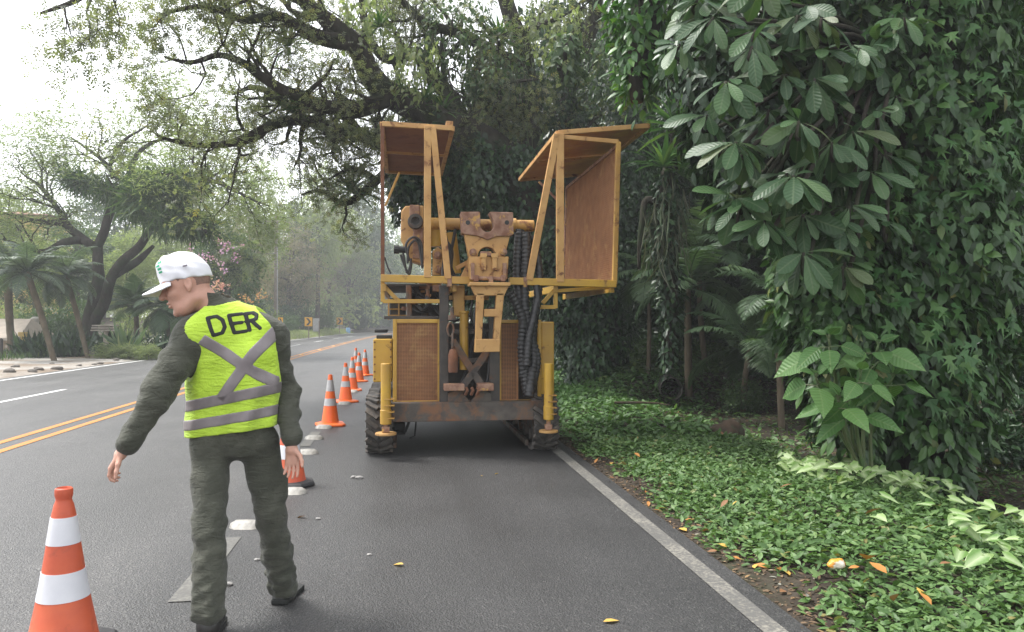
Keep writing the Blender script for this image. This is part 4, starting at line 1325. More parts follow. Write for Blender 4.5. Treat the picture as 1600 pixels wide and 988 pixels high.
# ---------------------------------------------------------------- hair and cap
hr = Field(HEAD - .16, HEAD + .16, .0035)
hr.scale = HS
hr.ell(H(-.013, 0, .034), (.0985, .0778, .0985), 0, rot=HM)
sl, P = hr.grid(HEAD - .16, HEAD + .1635)
q_ = (P - HEAD.astype(np.float32)) @ HM.astype(np.float32) / HS
f_, r_, u_ = q_[..., 0], np.abs(q_[..., 1]), q_[..., 2]
cut = np.maximum(f_ - (.028 - .0 * u_), -(u_ + .022 + .028 * np.clip((-f_ - .02) / .06, 0, 1)))   # hairline
ear = np.hypot(f_ + .015, (u_ - .0)) - .034
hr.D = np.maximum(np.maximum(hr.D, cut), -np.maximum(ear, -(r_ - .0)).astype(np.float32)).astype(np.float32)
hair = hr.obj('hair', HAIRM); hair.parent = man

K = Field(HEAD - .24, HEAD + .24, .0042)
CF = Matrix.Rotation(R(0), 3, 'Y')
K.scale = HS
K.ell(H(-.012, 0, .042), (.110, .088, .102), 0, rot=HM)
K.cap(H(.058, -.020, .098), H(.058, .020, .098), .034, .034, .05)
K.cap(H(-.02, 0, .105), H(.03, 0, .112), .03, .03, .06)
K.smooth = 3
sl, P = K.grid(HEAD - .24, HEAD + .2442)
q_ = (P - HEAD.astype(np.float32)) @ HM.astype(np.float32) / HS
f_, r_, u_ = q_[..., 0], q_[..., 1], q_[..., 2]
line = .036 - .10 * (f_ + .012) * 0 + .0 * f_
K.D = np.maximum(K.D, (.026 + .12 * f_ * (f_ < 0) + .12 * f_ * (f_ > 0) - u_).astype(np.float32))
K.D += (.0022 * np.sin(f_ * 70 + 3 * np.sin(u_ * 40)) * np.sin(u_ * 55 + r_ * 30) + .0016 * np.sin(f_ * 120 - u_ * 60 + 1)).astype(np.float32)
cap_o = K.obj('cap', CAPW); cap_o.parent = man
Bm = Field(HEAD - .26, HEAD + .26, .0036)
sl, P = Bm.grid(HEAD - .26, HEAD + .2636)
q_ = (P - HEAD.astype(np.float32)) @ HM.astype(np.float32) / HS
f_, r_, u_ = q_[..., 0], q_[..., 1], q_[..., 2]
outl = np.hypot((f_ - .075) / .112, r_ / .088)
outl = (outl - 1) * .09
mid = .040 - .26 * (f_ - .07) * (f_ > .07) - 4.2 * r_ * r_
Bm.D = np.maximum(np.maximum(outl, np.abs(u_ - mid) - .0042), .05 - f_).astype(np.float32)
brim = Bm.obj('brim', CAPW, cap_o)
# green emblem on the front panel of the cap: three short slanted bars
bt = BVHTree.FromPolygons([v.co[:] for v in cap_o.data.vertices], [p.vertices[:] for p in cap_o.data.polygons])
m = MB(); sd_ = (fwd * .75 - lat * .66).normalized()
for (a, b, hw) in (((.1, .124), (-.038, .124), .005), ((.1, .110), (-.030, .110), .0045), ((.1, .095), (-.040, .095), .005), ((.1, .08), (-.043, .08), .004)):
    L = []
    for k in range(9):
        rr = b[0] + (.012 - b[0] * 0) * k / 8 * 2.4
        for s_ in (-1, 1):
            o_ = Vector(H(.11, rr * 1.0 - .06, b[1] + s_ * hw)) + sd_ * .3; hit = bt.ray_cast(o_, -sd_)
            if hit[0] is not None: L.append(hit[0] + hit[1] * .0015 if hit[1].dot(sd_) > 0 else hit[0] - hit[1] * .0015)
    n_ = len(L) // 2
    m.add(L[:2 * n_], [(2 * i, 2 * i + 1, 2 * i + 3, 2 * i + 2) for i in range(n_ - 1)])
if m.v: m.build('cap_emblem', GREEN, cap_o)
for az in (-1.35, -.55, -2.2):
    L = []
    for k in range(15):
        th = .05 + 1.42 * k / 14
        dv = Vector(HM @ np.array([math.cos(az) * math.sin(th), math.sin(az) * math.sin(th), math.cos(th)])); o0 = Vector(H(-.01, 0, .045)); hit = bt.ray_cast(o0 + dv * .4, -dv)
        if hit[0] is not None: L.append(hit[0] - dv * .0012)
    if len(L) > 3:
        m = MB(); m.tube(L, .0028, 6); m.build('cap_seam', CAPW, cap_o)
m = MB(); m.lathe([(.012, -.004), (.012, .003), (.007, .007), (0, .008)], Vector(H(-.010, 0, .152)), 12); m.build('cap_button', CAPW, cap_o)
mb = MB(); e = Vector(H(-.03, -.096, .075)); mb.box(e, (.022, .006, .009), Matrix(HM.tolist())); mb.build('cap_tag', mat('tag_grey', (.3, .27, .3)), cap_o, .002)
# eyes, brows
for s_ in (-1, 1):
    m = MB()
    c_ = Vector(H(.0735, s_ * .031, .009)); m.lathe([(0, .0115), (.006, .0095), (.0092, .0065), (.0112, .001)], c_, 12, M=Matrix([[lat.x, upv.x, fwd.x], [lat.y, upv.y, fwd.y], [lat.z, upv.z, fwd.z]]))
    m.build('eye', mat('eye_dark', (.03, .022, .018), (.05, .04, .03), 30, .25), body)
    m = MB(); m.tube([Vector(H(.088, s_ * .012, .034)), Vector(H(.089, s_ * .028, .038)), Vector(H(.077, s_ * .045, .033))], [.004, .005, .003], 6)
    m.build('eyebrow', HAIRM, hair)
# ================================================================== cones, signs, pole, small street things
ORD = mat('cone_dull_orange', (0.60, 0.115, 0.045), (0.50, 0.085, 0.04), 5, 0.55, 0.06, c3=(0.30, 0.08, 0.05), c3lo=0.55, c3hi=0.75, c3scale=7)
ORB = mat('cone_bright_orange', (0.92, 0.13, 0.02), (0.88, 0.17, 0.02), 4, 0.45, c3=(0.5, 0.1, 0.03), c3lo=0.62, c3hi=0.75, c3scale=9)
WB = mat('cone_white_band', (0.70, 0.70, 0.73), (0.62, 0.62, 0.66), 7, 0.5, 0.05)
GB = mat('cone_silver_band', (0.52, 0.51, 0.50), (0.44, 0.43, 0.43), 9, 0.4, 0.05, metal=0.1)
RB = mat('cone_rubber', (0.02, 0.02, 0.022), (0.04, 0.04, 0.042), 9, 0.75, 0.2)

def cone(loc, label, kind, s=1.0, rz=0.0, grp=None):
    root = empty('traffic_cone', loc, rz, label, 'traffic cone', grp)
    if kind == 'dull':
        prof = [(.0365, .745), (.038, .735), (.0375, .716), (.033, .700), (.034, .690), (.041, .672), (.052, .62), (.0965, .315), (.147, .055), (.155, .045)]
        bands = ((.62, .50), (.378, .255)); mt, bm = ORD, WB
        tip = [(.0, .67), (.026, .69), (.0255, .742), (.030, .75), (.0365, .745)]
    else:
        prof = [(.026, .74), (.029, .73), (.034, .69), (.124, .05), (.128, .038)]
        bands = ((.665, .50), (.395, .29)); mt, bm = ORB, GB
        tip = [(0, .70), (.021, .71), (.021, .742), (.026, .74)]
    def rad(z):
        for (r0, z0), (r1, z1) in zip(prof, prof[1:]):
            if z1 <= z <= z0: return r0 + (r1 - r0) * (z0 - z) / (z0 - z1)
    m = MB(); m.lathe([(r * s, z * s) for r, z in tip + prof], n=40); m.build('cone_body', mt, root, sharp=45)
    for zt, zb in bands:
        zs = np.linspace(zt, zb, 5)
        p = [(rad(zt) * s, zt * s)] + [((rad(z) + .0022) * s, z * s) for z in zs] + [(rad(zb) * s, zb * s)]
        m = MB(); m.lathe(p, n=40); m.build('reflective_band', bm, root, sharp=45)
    m = MB()
    if kind == 'dull':
        k = 8; vs = []
        for r, z in ((.235, 0), (.24, .02), (.225, .04), (.165, .05)):
            for j in range(k):
                a = math.pi / 8 + j * math.pi / 4; vs.append((r * math.cos(a) * s, r * math.sin(a) * s, z * s))
        fs = [tuple(reversed(range(k)))] + [(i * k + j, i * k + (j + 1) % k, (i + 1) * k + (j + 1) % k, (i + 1) * k + j) for i in range(3) for j in range(k)] + [tuple(3 * k + j for j in range(k))]
        m.add(vs, fs); m.build('cone_base', RB, root, .005)
    else:
        h = .205 * s; vs = []
        for hh, z, c in ((h, 0, .05), (h, .022, .05), (h * .93, .034, .05), (h * .68, .045, .06)):
            for sx, sy in ((1, 1), (-1, 1), (-1, -1), (1, -1)):
                a = (sx * hh, sy * (hh - c)); b = (sx * (hh - c), sy * hh)
                for p in ((a, b) if sx * sy > 0 else (b, a)): vs.append((p[0], p[1], z * s))
        k = 8
        fs = [tuple(reversed(range(k)))] + [(i * k + j, i * k + (j + 1) % k, (i + 1) * k + (j + 1) % k, (i + 1) * k + j) for i in range(3) for j in range(k)] + [tuple(3 * k + j for j in range(k))]
        m.add(vs, fs); m.build('cone_base', mt, root, .004)
    return root
p = dep(98.5, 1019, 3.5); p.z = 0
cone(p, 'dull orange cone with white bands standing nearest the camera, left of the man', 'dull', rz=.3)
p = dep(452, 505 + 1500 * 1.2 / 7.1, 7.1); p.z = 0.002
cone(p, 'dull orange cone on black rubber foot, half hidden behind the man\'s right hand', 'dull', rz=.2)
CL = ['nearest and largest of the bright orange cones, beside the rig\'s left track', 'second bright orange cone in the row, just behind the nearest one', 'third bright orange cone in the row beyond the second',
      'fourth bright orange cone in the row, left of the rig\'s yellow side tank', 'fifth bright orange cone, closest to the rig\'s side tank', 'farthest bright orange cone, only its tip showing over the row']
for (px, py, rz), lb in zip(((516, 665, .2), (540, 628.5, .5), (550.5, 610.5, .1), (561, 596.5, .3), (570.5, 587, .7), (556, 582, .4)), CL):
    p = gnd(px, py); p.z = 0.004
    cone(p, lb, 'bright', 1.0, rz, 'row of bright orange cones along the lane')

# ------------------------------------------------------------------ chevron signs
SY = mat('sign_yellow', (0.72, 0.38, 0.02), (0.66, 0.33, 0.02), 4, 0.5)
SB = mat('sign_black', (0.015, 0.015, 0.015), (0.02, 0.02, 0.02), 4, 0.5)
SG = mat('sign_back_grey', (0.42, 0.42, 0.41), (0.34, 0.34, 0.33), 6, 0.6)
WOODP = mat('grey_post_wood', (0.24, 0.20, 0.16), (0.16, 0.13, 0.10), 9, 0.85, 0.3)
def chevron(px, py, d, wpx, label, yaw=0.0):
    c = dep(px, py, d); g = float(gh(c.x, c.y))
    root = empty('chevron_sign', (c.x, c.y, g), -YAW + yaw, label, 'road sign', 'yellow chevron signs on the far bend')
    W = wpx / FOC * d; Hh = W * 1.12; zc = c.z - g
    m = MB(); m.bb((-W / 2, -.015, zc - Hh / 2), (W / 2, .015, zc + Hh / 2)); m.build('sign_plate', SY, root, .004)
    m = MB(); w = W * .5; h = Hh * .40; t = W * .3
    m.prism([(-w * .62, zc + h), (-w * .62 + t, zc + h), (w * .72, zc), (-w * .62 + t, zc - h), (-w * .62, zc - h), (w * .72 - t, zc)], -.019, -.016)
    m.build('chevron_arrow', SB, root)
    m = MB(); m.bb((-.05, .016, -.3), (.05, .1, zc + Hh / 2 - .05)); m.build('sign_post', WOODP, root, .004)
chevron(438.5, 503, 63, 12, 'yellow chevron sign just right of the utility pole, turned partly away', R(-38))
chevron(482, 503, 75.5, 12.5, 'yellow chevron sign standing next to the small grey board', R(-8))
chevron(530.5, 502, 102, 10, 'yellow chevron sign farthest along the bend, close to the cones', R(4))
c = dep(494, 506, 79); g = float(gh(c.x, c.y))
rt = empty('signboard', (c.x, c.y, g), -YAW + .3, 'small grey board seen from behind, leaning beside a chevron sign', 'sign board')
m = MB(); m.bb((-.32, -.02, c.z - g - .8), (.32, .02, c.z - g + .55)); o = m.build('board', SG, rt, .01)
m = MB(); m.bb((.25, -.06, -.3), (.36, -.021, c.z - g + .3)); m.build('board_post', WOODP, rt)
c = dep(544, 514, 111); g = float(gh(c.x, c.y))
m = MB(); m.lathe([(0, 0), (.28, 0), (.3, .05), (.3, .75), (.27, .8), (0, .82)], n=20); m.lathe([(.305, .25), (.318, .27), (.305, .29)], n=20)
o = m.build('barrel', mat('blue_plastic', (0.12, 0.28, 0.5), (0.2, 0.38, 0.58), 5, 0.5)); o.location = (c.x, c.y, g); tag(o, 'small pale blue barrel at the road edge below the farthest chevron sign', 'barrel')

# ------------------------------------------------------------------ utility pole
c = dep(431, 527, 66); g = float(gh(c.x, c.y))
up = empty('utility_pole', (c.x, c.y, g - .2), -YAW, 'tall grey wooden utility pole rising from the left roadside bank', 'utility pole')
PW = mat('pole_wood', (0.27, 0.235, 0.20), (0.19, 0.165, 0.14), 5, 0.9, 0.3)
m = MB(); m.tube([(0, 0, 0), (0, 0, 5), (.02, 0, 10.6)], [.19, .165, .13], 14); m.build('pole', PW, up)
m = MB(); m.tube([(.17, -.16, 0), (.15, -.15, 8.5)], [.05, .045], 8); m.build('conduit', SG, up)
m = MB(); m.bb((-.9, -.22, 10.05), (.9, -.10, 10.17)); m.build('crossarm', PW, up, .01)
m = MB()
for x in (-.8, -.35, .8): m.lathe([(.0, 0), (.04, 0), (.055, .05), (.03, .08), (.05, .12), (0, .17)], (x, -.16, 10.17), 10)
m.build('insulator', SG, up)
m = MB(); m.bb((-.62, -.2, 1.85), (-.2, -.05, 2.4)); m.build('pole_box', SG, up, .02)
m = MB()
WIREM = mat('cable_black', (0.09, 0.09, 0.09), (0.12, 0.12, 0.12), 3, 0.6)
def wire_between(a, b, sag, r=.016):
    pts = [a.lerp(b, t) + Vector((0, 0, -sag * 4 * t * (1 - t))) for t in np.linspace(0, 1, 25)]
    mm = MB(); mm.tube(pts, r, 5, cap=False); return mm
Pt = Vector((c.x, c.y, g + 9.4))
for k, (za, lb) in enumerate(((0.65, 'upper cable running from the utility pole across to the left'), (-2.2, 'middle cable running from the utility pole across to the left'), (-3.1, 'lowest slack cable from the utility pole across to the left'))):
    a = Pt + Vector((0, 0, za)); b = Vector((-26 - k, 34, 9.2 + za)); mm = wire_between(a, b, .7 + .2 * k)
    o = mm.build('power_cable', WIREM, origin=a); tag(o, lb, 'cable')
    a2 = Vector((8 + float(curve(120)), 118, 9 + za)); mm = wire_between(a, a2, .9 + .2 * k)
    o = mm.build('power_cable', WIREM, origin=a); tag(o, lb.replace('across to the left', 'away over the bend'), 'cable')

# ------------------------------------------------------------------ gatehouse, white post, slatted table, stones
TAN = mat('tan_render', (0.36, 0.28, 0.20), (0.29, 0.22, 0.155), 3, 0.85, 0.15)
YW = mat('yellow_wall', (0.62, 0.46, 0.16), (0.54, 0.39, 0.14), 3, 0.8, 0.1)
CONC = mat('pale_concrete', (0.50, 0.43, 0.36), (0.40, 0.34, 0.28), 3, 0.85, 0.2)
c = dep(5, 540, 34); g = float(gh(c.x, c.y))
gt = empty('gate_hut', (c.x, c.y, g), -YAW, 'low tan roadside hut with pale sloping roof and yellow corner pillar', 'hut')
z1 = dep(5, 528, 34).z - g; z2 = dep(5, 498, 34).z - g
m = MB(); m.bb((-1.9, .1, -.2), (.62, 2.6, z1)); m.build('wall', TAN, gt, .01)
m = MB(); vs = [(-2.1, -.15, z1 + .003), (.78, -.15, z1 + .003), (.3, 1.5, z2), (-1.6, 1.5, z2), (-2.1, -.15, z1 - .12), (.78, -.15, z1 - .12), (.78, 2.8, z1 - .12), (-2.1, 2.8, z1 - .12), (.78, 2.8, z1), (-2.1, 2.8, z1)]
m.add(vs, [(0, 1, 2, 3), (0, 4, 5, 1), (1, 5, 6, 8), (1, 8, 2), (8, 9, 3, 2), (9, 0, 3), (9, 7, 4, 0), (4, 7, 6, 5), (8, 6, 7, 9)]); m.build('roof', CONC, gt)
m = MB(); m.bb((.66, -.02, -.2), (.98, .3, z1 + .25)); m.build('corner_pillar', YW, gt, .01)
m = MB(); m.bb((.1, -.03, 0), (.2, .09, z1 * .5)); m.build('hut_pipe', CONC, gt)
c = dep(55, 548, 36); g = float(gh(c.x, c.y))
m = MB(); m.tube([(0, 0, -.2), (0, 0, dep(55, 500, 36).z - g)], [.17, .15], 14); m.lathe([(.15, 0), (.19, .02), (.19, .08), (.12, .14), (0, .15)], (0, 0, dep(55, 500, 36).z - g), 14)
o = m.build('bollard', mat('post_white', (0.52, 0.50, 0.46), (0.42, 0.40, 0.36), 4, 0.8, 0.1)); o.location = (c.x, c.y, g); tag(o, 'pale stout post beside the tan hut in front of dark leaves', 'post')
c = dep(1, 563, 31); g = float(gh(c.x, c.y))
m = MB(); m.tube([(0, 0, -.1), (0, 0, .75), (0, 0, .8)], [.08, .08, .05], 12)
o = m.build('bollard', DARK); o.location = (c.x, c.y, g); tag(o, 'short dark post on gravel at the left picture edge', 'post')
c = dep(166, 545, 33); g = float(gh(c.x, c.y))
tb = empty('garden_table', (c.x, c.y, g), -YAW + .2, 'small weathered slatted garden table on one round post under the tree', 'table')
zt = dep(166, 513, 33).z - g
GW = mat('grey_slat_wood', (0.40, 0.36, 0.31), (0.30, 0.26, 0.22), 7, 0.85, 0.2)
for k in range(3):
    m = MB(); m.bb((-.52 + .02 * k, -.35 + .01 * k, zt - .12 + .1 * k), (.50 - .03 * k, .35, zt - .06 + .1 * k)); m.build('slat_board', GW, tb, .01)
m = MB(); m.bb((-.2, -.2, zt - .12), (.2, .2, zt + .12)); m.build('spacer_block', WOODP, tb)
m = MB(); m.tube([(0, 0, -.1), (0, 0, zt - .12)], [.13, .11], 14); m.build('table_post', CONC, tb)
def rock(name, loc, sz, mt, label, cat, seed, grp=None):
    bm = bmesh.new(); bmesh.ops.create_icosphere(bm, subdivisions=3, radius=1)
    for v in bm.verts:
        k = 1 + .35 * mnoise.noise(v.co * 1.3 + Vector((seed, 0, 0))) + .15 * mnoise.noise(v.co * 4 + Vector((seed, 3, 0)))
        v.co = Vector((v.co.x * sz[0], v.co.y * sz[1], v.co.z * sz[2])) * k
    me = bpy.data.meshes.new(name); bm.to_mesh(me); bm.free(); me.materials.append(mt)
    me.polygons.foreach_set('use_smooth', [True] * len(me.polygons))
    o = bpy.data.objects.new(name, me); C.objects.link(o); o.location = loc
    return tag(o, label, cat, grp)
STONE = mat('grey_stone', (0.22, 0.20, 0.175), (0.14, 0.125, 0.11), 6, 0.9, 0.4)
def on(px, py, d, dz=0.0):
    c = dep(px, py, d); return Vector((c.x, c.y, float(gh(c.x, c.y)) + dz))
rock('stone', on(145, 554, 33, .05), (.3, .25, .2), STONE, 'grey stone at the foot of the thin slanting palm stem', 'stone', 3)
for k in range(26):
    X = -10.9 - 2.4 * RNG.random() ** 1.3; Y = 18 + RNG.random() * 14
    s_ = .05 + .08 * RNG.random(); rock('small_stone', (X, Y, float(gh(X, Y)) + s_ * .3), (s_ * 1.4, s_, s_ * .7), STONE, 'small grey-brown stone lying loose on the gravel verge', 'stone', k * 7.3, 'loose stones on the gravel verge')
# ------------------------------------------------------------------ culvert, stump, branch
CUL = mat('culvert_concrete', (0.07, 0.062, 0.05), (0.035, 0.033, 0.027), 6, 0.9, 0.3, c3=(0.03, 0.045, 0.02), c3lo=0.5, c3hi=0.65, c3scale=5)
c = dep(1049, 608, 16.6)
cv = MB(); n_ = 28; r0, r1 = .25, .222; vs = []; fs = []
ax = Vector((-.25, -1, 0)).normalized(); sd = ax.cross(Vector((0, 0, 1))).normalized()
rings = [(r1, -2.2), (r1, .42), (r0 - .01, .45), (r0, .43), (r0, -2.2)]
for r_, t_ in [(a_, b_ - .38) for a_, b_ in rings]:
    for k in range(n_):
        a_ = 2 * math.pi * k / n_; vs.append(sd * (r_ * math.cos(a_)) + Vector((0, 0, r_ * math.sin(a_))) + ax * t_)
for i in range(len(rings) - 1):
    for k in range(n_): fs.append((i * n_ + k, i * n_ + (k + 1) % n_, (i + 1) * n_ + (k + 1) % n_, (i + 1) * n_ + k))
fs.append(tuple(range(n_)))
cv.add(vs, fs, True); o = cv.build('culvert_pipe', CUL, sharp=40); o.location = c; tag(o, 'open concrete drain pipe end in the ditch bank below the palms', 'drain pipe')
BARKB = mat('rotten_wood', (0.085, 0.055, 0.035), (0.045, 0.03, 0.02), 9, 0.95, 0.6, c3=(0.05, 0.06, 0.03), c3lo=0.55, c3hi=0.65)
c = dep(1135, 690, 10.3)
rock('stump', Vector((c.x, c.y, float(gh(c.x, c.y)) + .03)), (.24, .2, .17), BARKB, 'rotten brown tree stump at the edge of the green verge', 'stump', 11)
m = MB(); pts = [on(960 + 22 * k, 668 + 1.2 * k + 2 * math.sin(k * 2), 12.2 - .05 * k, .17) for k in range(5)]
m.tube(pts, [.02, .022, .018, .014, .006], 7)
o = m.build('fallen_branch', BARKB, origin=tuple(pts[0])); tag(o, 'thin dark fallen branch lying across the ground cover right of the rig', 'branch')
# ================================================================== trees
def barkmat(name, c1, c2, moss):
    if name in MATS: return MATS[name]
    m, n, p, out = newmat(name)
    v = coords(n)
    mp = n.nodes.new('ShaderNodeMapping'); mp.inputs['Scale'].default_value = (1, 1, 0.35); n.links.new(v, mp.inputs[0])
    f = noise_(n, mp.outputs[0], 9, 8, 0.65)
    col = ramp(n, [(0.3, c1), (0.7, c2)], f).outputs[0]
    col = mixc(n, ramp(n, [(0.48, 0.0), (0.62, 0.8)], noise_(n, v, 1.7, 5)).outputs[0], col, moss)
    n.links.new(col, p.inputs['Base Color']); p.inputs['Roughness'].default_value = 0.95; p.inputs['Specular IOR Level'].default_value = 0.2
    bump_(n, p, f, 0.8, 0.05)
    MATS[name] = m
    return m
BARK = barkmat('dark_mossy_bark', (0.022, 0.019, 0.015), (0.055, 0.047, 0.038), (0.03, 0.042, 0.02))
BARKG = barkmat('grey_bark', (0.05, 0.043, 0.035), (0.11, 0.095, 0.078), (0.05, 0.06, 0.035))
PALMB = barkmat('palm_stem', (0.10, 0.08, 0.055), (0.17, 0.135, 0.095), (0.09, 0.08, 0.05))

L_CAN = leafmat('canopy_leaf', [(0, (0.085, 0.102, 0.065)), (0.45, (0.125, 0.145, 0.092)), (0.8, (0.16, 0.178, 0.115)), (0.93, (0.15, 0.155, 0.085)), (1, (0.19, 0.17, 0.07))], 0.5, 0.55)
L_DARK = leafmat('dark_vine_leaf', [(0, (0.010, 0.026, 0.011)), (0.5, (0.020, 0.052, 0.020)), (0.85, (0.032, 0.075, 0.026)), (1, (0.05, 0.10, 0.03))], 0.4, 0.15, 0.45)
L_MID = leafmat('mid_green_leaf', [(0, (0.03, 0.062, 0.022)), (0.5, (0.055, 0.105, 0.035)), (0.85, (0.08, 0.14, 0.045)), (1, (0.12, 0.16, 0.05))], 0.45, 0.3)
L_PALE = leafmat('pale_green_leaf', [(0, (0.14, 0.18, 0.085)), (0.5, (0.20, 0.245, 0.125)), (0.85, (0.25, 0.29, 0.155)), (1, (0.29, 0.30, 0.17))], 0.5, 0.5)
L_DRY = leafmat('dry_brown_leaf', [(0, (0.15, 0.135, 0.095)), (0.5, (0.21, 0.185, 0.135)), (0.8, (0.25, 0.22, 0.16)), (1, (0.16, 0.18, 0.09))], 0.6, 0.4)
L_FEATH = leafmat('feathery_leaf', [(0, (0.14, 0.185, 0.08)), (0.5, (0.19, 0.24, 0.11)), (1, (0.24, 0.28, 0.14))], 0.5, 0.4)
L_PALM = leafmat('palm_leaf', [(0, (0.05, 0.095, 0.045)), (0.6, (0.085, 0.145, 0.07)), (1, (0.12, 0.18, 0.09))], 0.45, 0.3, 0.4)
L_CYC = leafmat('cycad_leaf', [(0, (0.05, 0.08, 0.055)), (0.6, (0.08, 0.12, 0.08)), (1, (0.11, 0.15, 0.09))], 0.45, 0.3, 0.5)
L_BROM = leafmat('bromeliad_leaf', [(0, (0.03, 0.075, 0.025)), (0.6, (0.06, 0.14, 0.04)), (1, (0.12, 0.2, 0.05))], 0.35, 0.25, 0.5)
L_MOSS = leafmat('moss_strand', [(0, (0.07, 0.08, 0.05)), (0.6, (0.11, 0.115, 0.08)), (1, (0.07, 0.1, 0.05))], 0.8, 0.2)

class Wood:
    def __init__(s, seed):
        s.rng = np.random.default_rng(seed); s.mb = MB(); s.tw = []; s.seed = seed
    def limb(s, pts, rad, m=5, n=10, wob=0.0, cap=True):
        P, r = smooth_poly(pts, rad, m)
        if wob: P = [P[0]] + [p + wig(p, .9, s.seed) * wob for p in P[1:]]
        s.mb.tube(P, r, n, cap=cap); return P, r
    def grow(s, p, d, L, r, lvl, up=0.1, spread=0.8, nc=3, n=5, kink=0.28):
        g = s.rng; pts = [Vector(p)]; dd = Vector(d).normalized(); rr = [r]
        for i in range(n):
            dd = (dd + Vector(g.normal(size=3)) * kink + Vector((0, 0, up))).normalized()
            pts.append(pts[-1] + dd * L / n); rr.append(max(r * (1 - .75 * (i + 1) / n), .004))
        s.mb.tube(pts, rr, 5 if r < .05 else 7, cap=False)
        if lvl <= 0:
            s.tw.append((pts[0], pts[-1])); s.tw.append((pts[n // 2], pts[-1])); return
        for k in range(nc):
            i = int(g.integers(max(1, n // 3), n + 1)); t = (pts[i] - pts[i - 1]).normalized()
            v = Vector(g.normal(size=3)); v = (v - t * v.dot(t)).normalized()
            s.grow(pts[i], t * (1 - .35 * spread) + v * spread, L * g.uniform(.5, .75), max(rr[i] * .7, .006), lvl - 1, up, spread, nc, n, kink)
    def along(s, P, r, every, L, lvl, up=.1, i0=0, spread=.9, nc=3, tang=.5, bias=(0, 0, 0), rmax=.09):
        acc = 0
        for i in range(max(1, i0), len(P)):
            acc += (P[i] - P[i - 1]).length
            while acc > every:
                acc -= every
                t = (P[i] - P[i - 1]).normalized(); v = Vector(s.rng.normal(size=3)); v = (v - t * v.dot(t)).normalized()
                s.grow(P[i], t * tang + v * spread + Vector(bias), L * s.rng.uniform(.6, 1.2), min(r[i] * .5, rmax), lvl, up, spread, nc)
    def leafpts(s, per, jit):
        g = s.rng; T0 = np.array([t[0][:] for t in s.tw]); T1 = np.array([t[1][:] for t in s.tw])
        t = g.random((len(T0), per, 1)) ** .7
        P = T0[:, None] * (1 - t) + T1[:, None] * t + g.normal(size=(len(T0), per, 3)) * jit
        D = unit((T1 - T0))[:, None] * .5 + g.normal(size=P.shape) * .6 + np.array([0, 0, -.25])
        return P.reshape(-1, 3), D.reshape(-1, 3)

def upn(N, tilt=.6):
    v = RNG.normal(size=(N, 3)) * tilt; v[:, 2] = np.abs(v[:, 2]) * .4 + 1; return unit(v)

# ------------------------------------------------------------------ the great spreading tree over the road
W1 = Wood(21)
big = empty('spreading_tree', on(945, 605, 19), 0, 'great mossy tree behind the rig, crooked limbs spreading over the road', 'tree')
OB = Vector(big.location)
def LP(lst): return [dep(*p) - OB for p in lst]
limbs = {}
def lim(k, lst, r, n=10, wob=.08):
    limbs[k] = W1.limb(LP(lst), r, 6, n, wob); return limbs[k]
lim('trunk', [(948, 625, 19), (930, 520, 18.8), (895, 420, 18.4), (850, 335, 18), (795, 262, 17.5), (722, 204, 17), (650, 166, 16.5), (602, 144, 16.2), (572, 110, 15.8), (556, 72, 15.3), (519, 38, 14.8), (474, 2, 14.2), (425, -45, 13.6)],
    [.75, .62, .55, .5, .45, .40, .33, .27, .24, .2, .16, .12, .07], 12)
lim('a', [(610, 150, 16.2), (560, 172, 15.8), (536, 170, 15.6), (501, 166, 15.4), (470, 150, 15), (446, 142, 14.8), (405, 118, 14.5), (378, 97, 14.2), (344, 85, 14), (300, 96, 13.6), (255, 90, 13.3)], [.2, .17, .16, .14, .12, .11, .09, .07, .055, .04, .02], 9)
lim('b', [(700, 215, 17), (620, 232, 16.6), (560, 212, 16.2), (520, 203, 15.9), (470, 186, 15.7), (430, 190, 15.4), (387, 210, 15.1), (345, 222, 14.8), (290, 226, 14.4), (245, 215, 14)], [.2, .18, .16, .14, .12, .105, .09, .07, .045, .02], 9)
lim('b2', [(560, 208, 16.2), (530, 172, 16.5), (490, 170, 16.3), (455, 168, 16), (425, 150, 16), (395, 138, 15.7), (365, 150, 15.5)], [.1, .13, .12, .1, .08, .055, .02], 8)
lim('c', [(735, 205, 17.1), (700, 150, 17.5), (668, 114, 17.7), (651, 86, 17.8), (606, 92, 17.6), (582, 70, 17.5), (570, 35, 17.5), (560, -20, 17.4)], [.25, .2, .18, .16, .12, .1, .08, .05], 9)
lim('d', [(905, 430, 18.5), (838, 300, 18.9), (824, 180, 18.8), (820, 95, 18.6), (800, 35, 18.4), (778, -40, 18.2)], [.4, .3, .26, .22, .2, .16], 10)
lim('e', [(818, 100, 18.6), (770, 85, 18), (732, 58, 17.6), (684, 44, 17.2), (650, 22, 16.8), (620, -10, 16.5)], [.18, .16, .14, .11, .09, .05], 8)
lim('f', [(920, 440, 18.9), (890, 300, 19.3), (888, 180, 19.4), (905, 90, 19.2), (925, 35, 19), (935, -40, 18.8)], [.36, .28, .24, .2, .18, .14], 9)
lim('g', [(760, 85, 17.9), (740, 130, 17.4), (775, 165, 17.2), (790, 130, 17.0), (850, 125, 16.8)], [.1, .09, .07, .05, .02], 7)
lim('h', [(474, 2, 14.2), (390, -30, 12.6), (270, -45, 11.4), (165, -30, 10.8), (110, 0, 10.4), (60, 22, 10.1)], [.11, .09, .075, .055, .035, .015], 8)
lim('i', [(556, 72, 15.3), (500, 60, 14.6), (440, 30, 14), (380, 32, 13.5), (320, 10, 13), (250, 25, 12.6)], [.14, .11, .09, .07, .05, .02], 8)
lim('j', [(650, 235, 17), (590, 285, 16.6), (540, 318, 16.5), (500, 300, 16.4), (470, 305, 16.2)], [.13, .10, .075, .05, .02], 8)
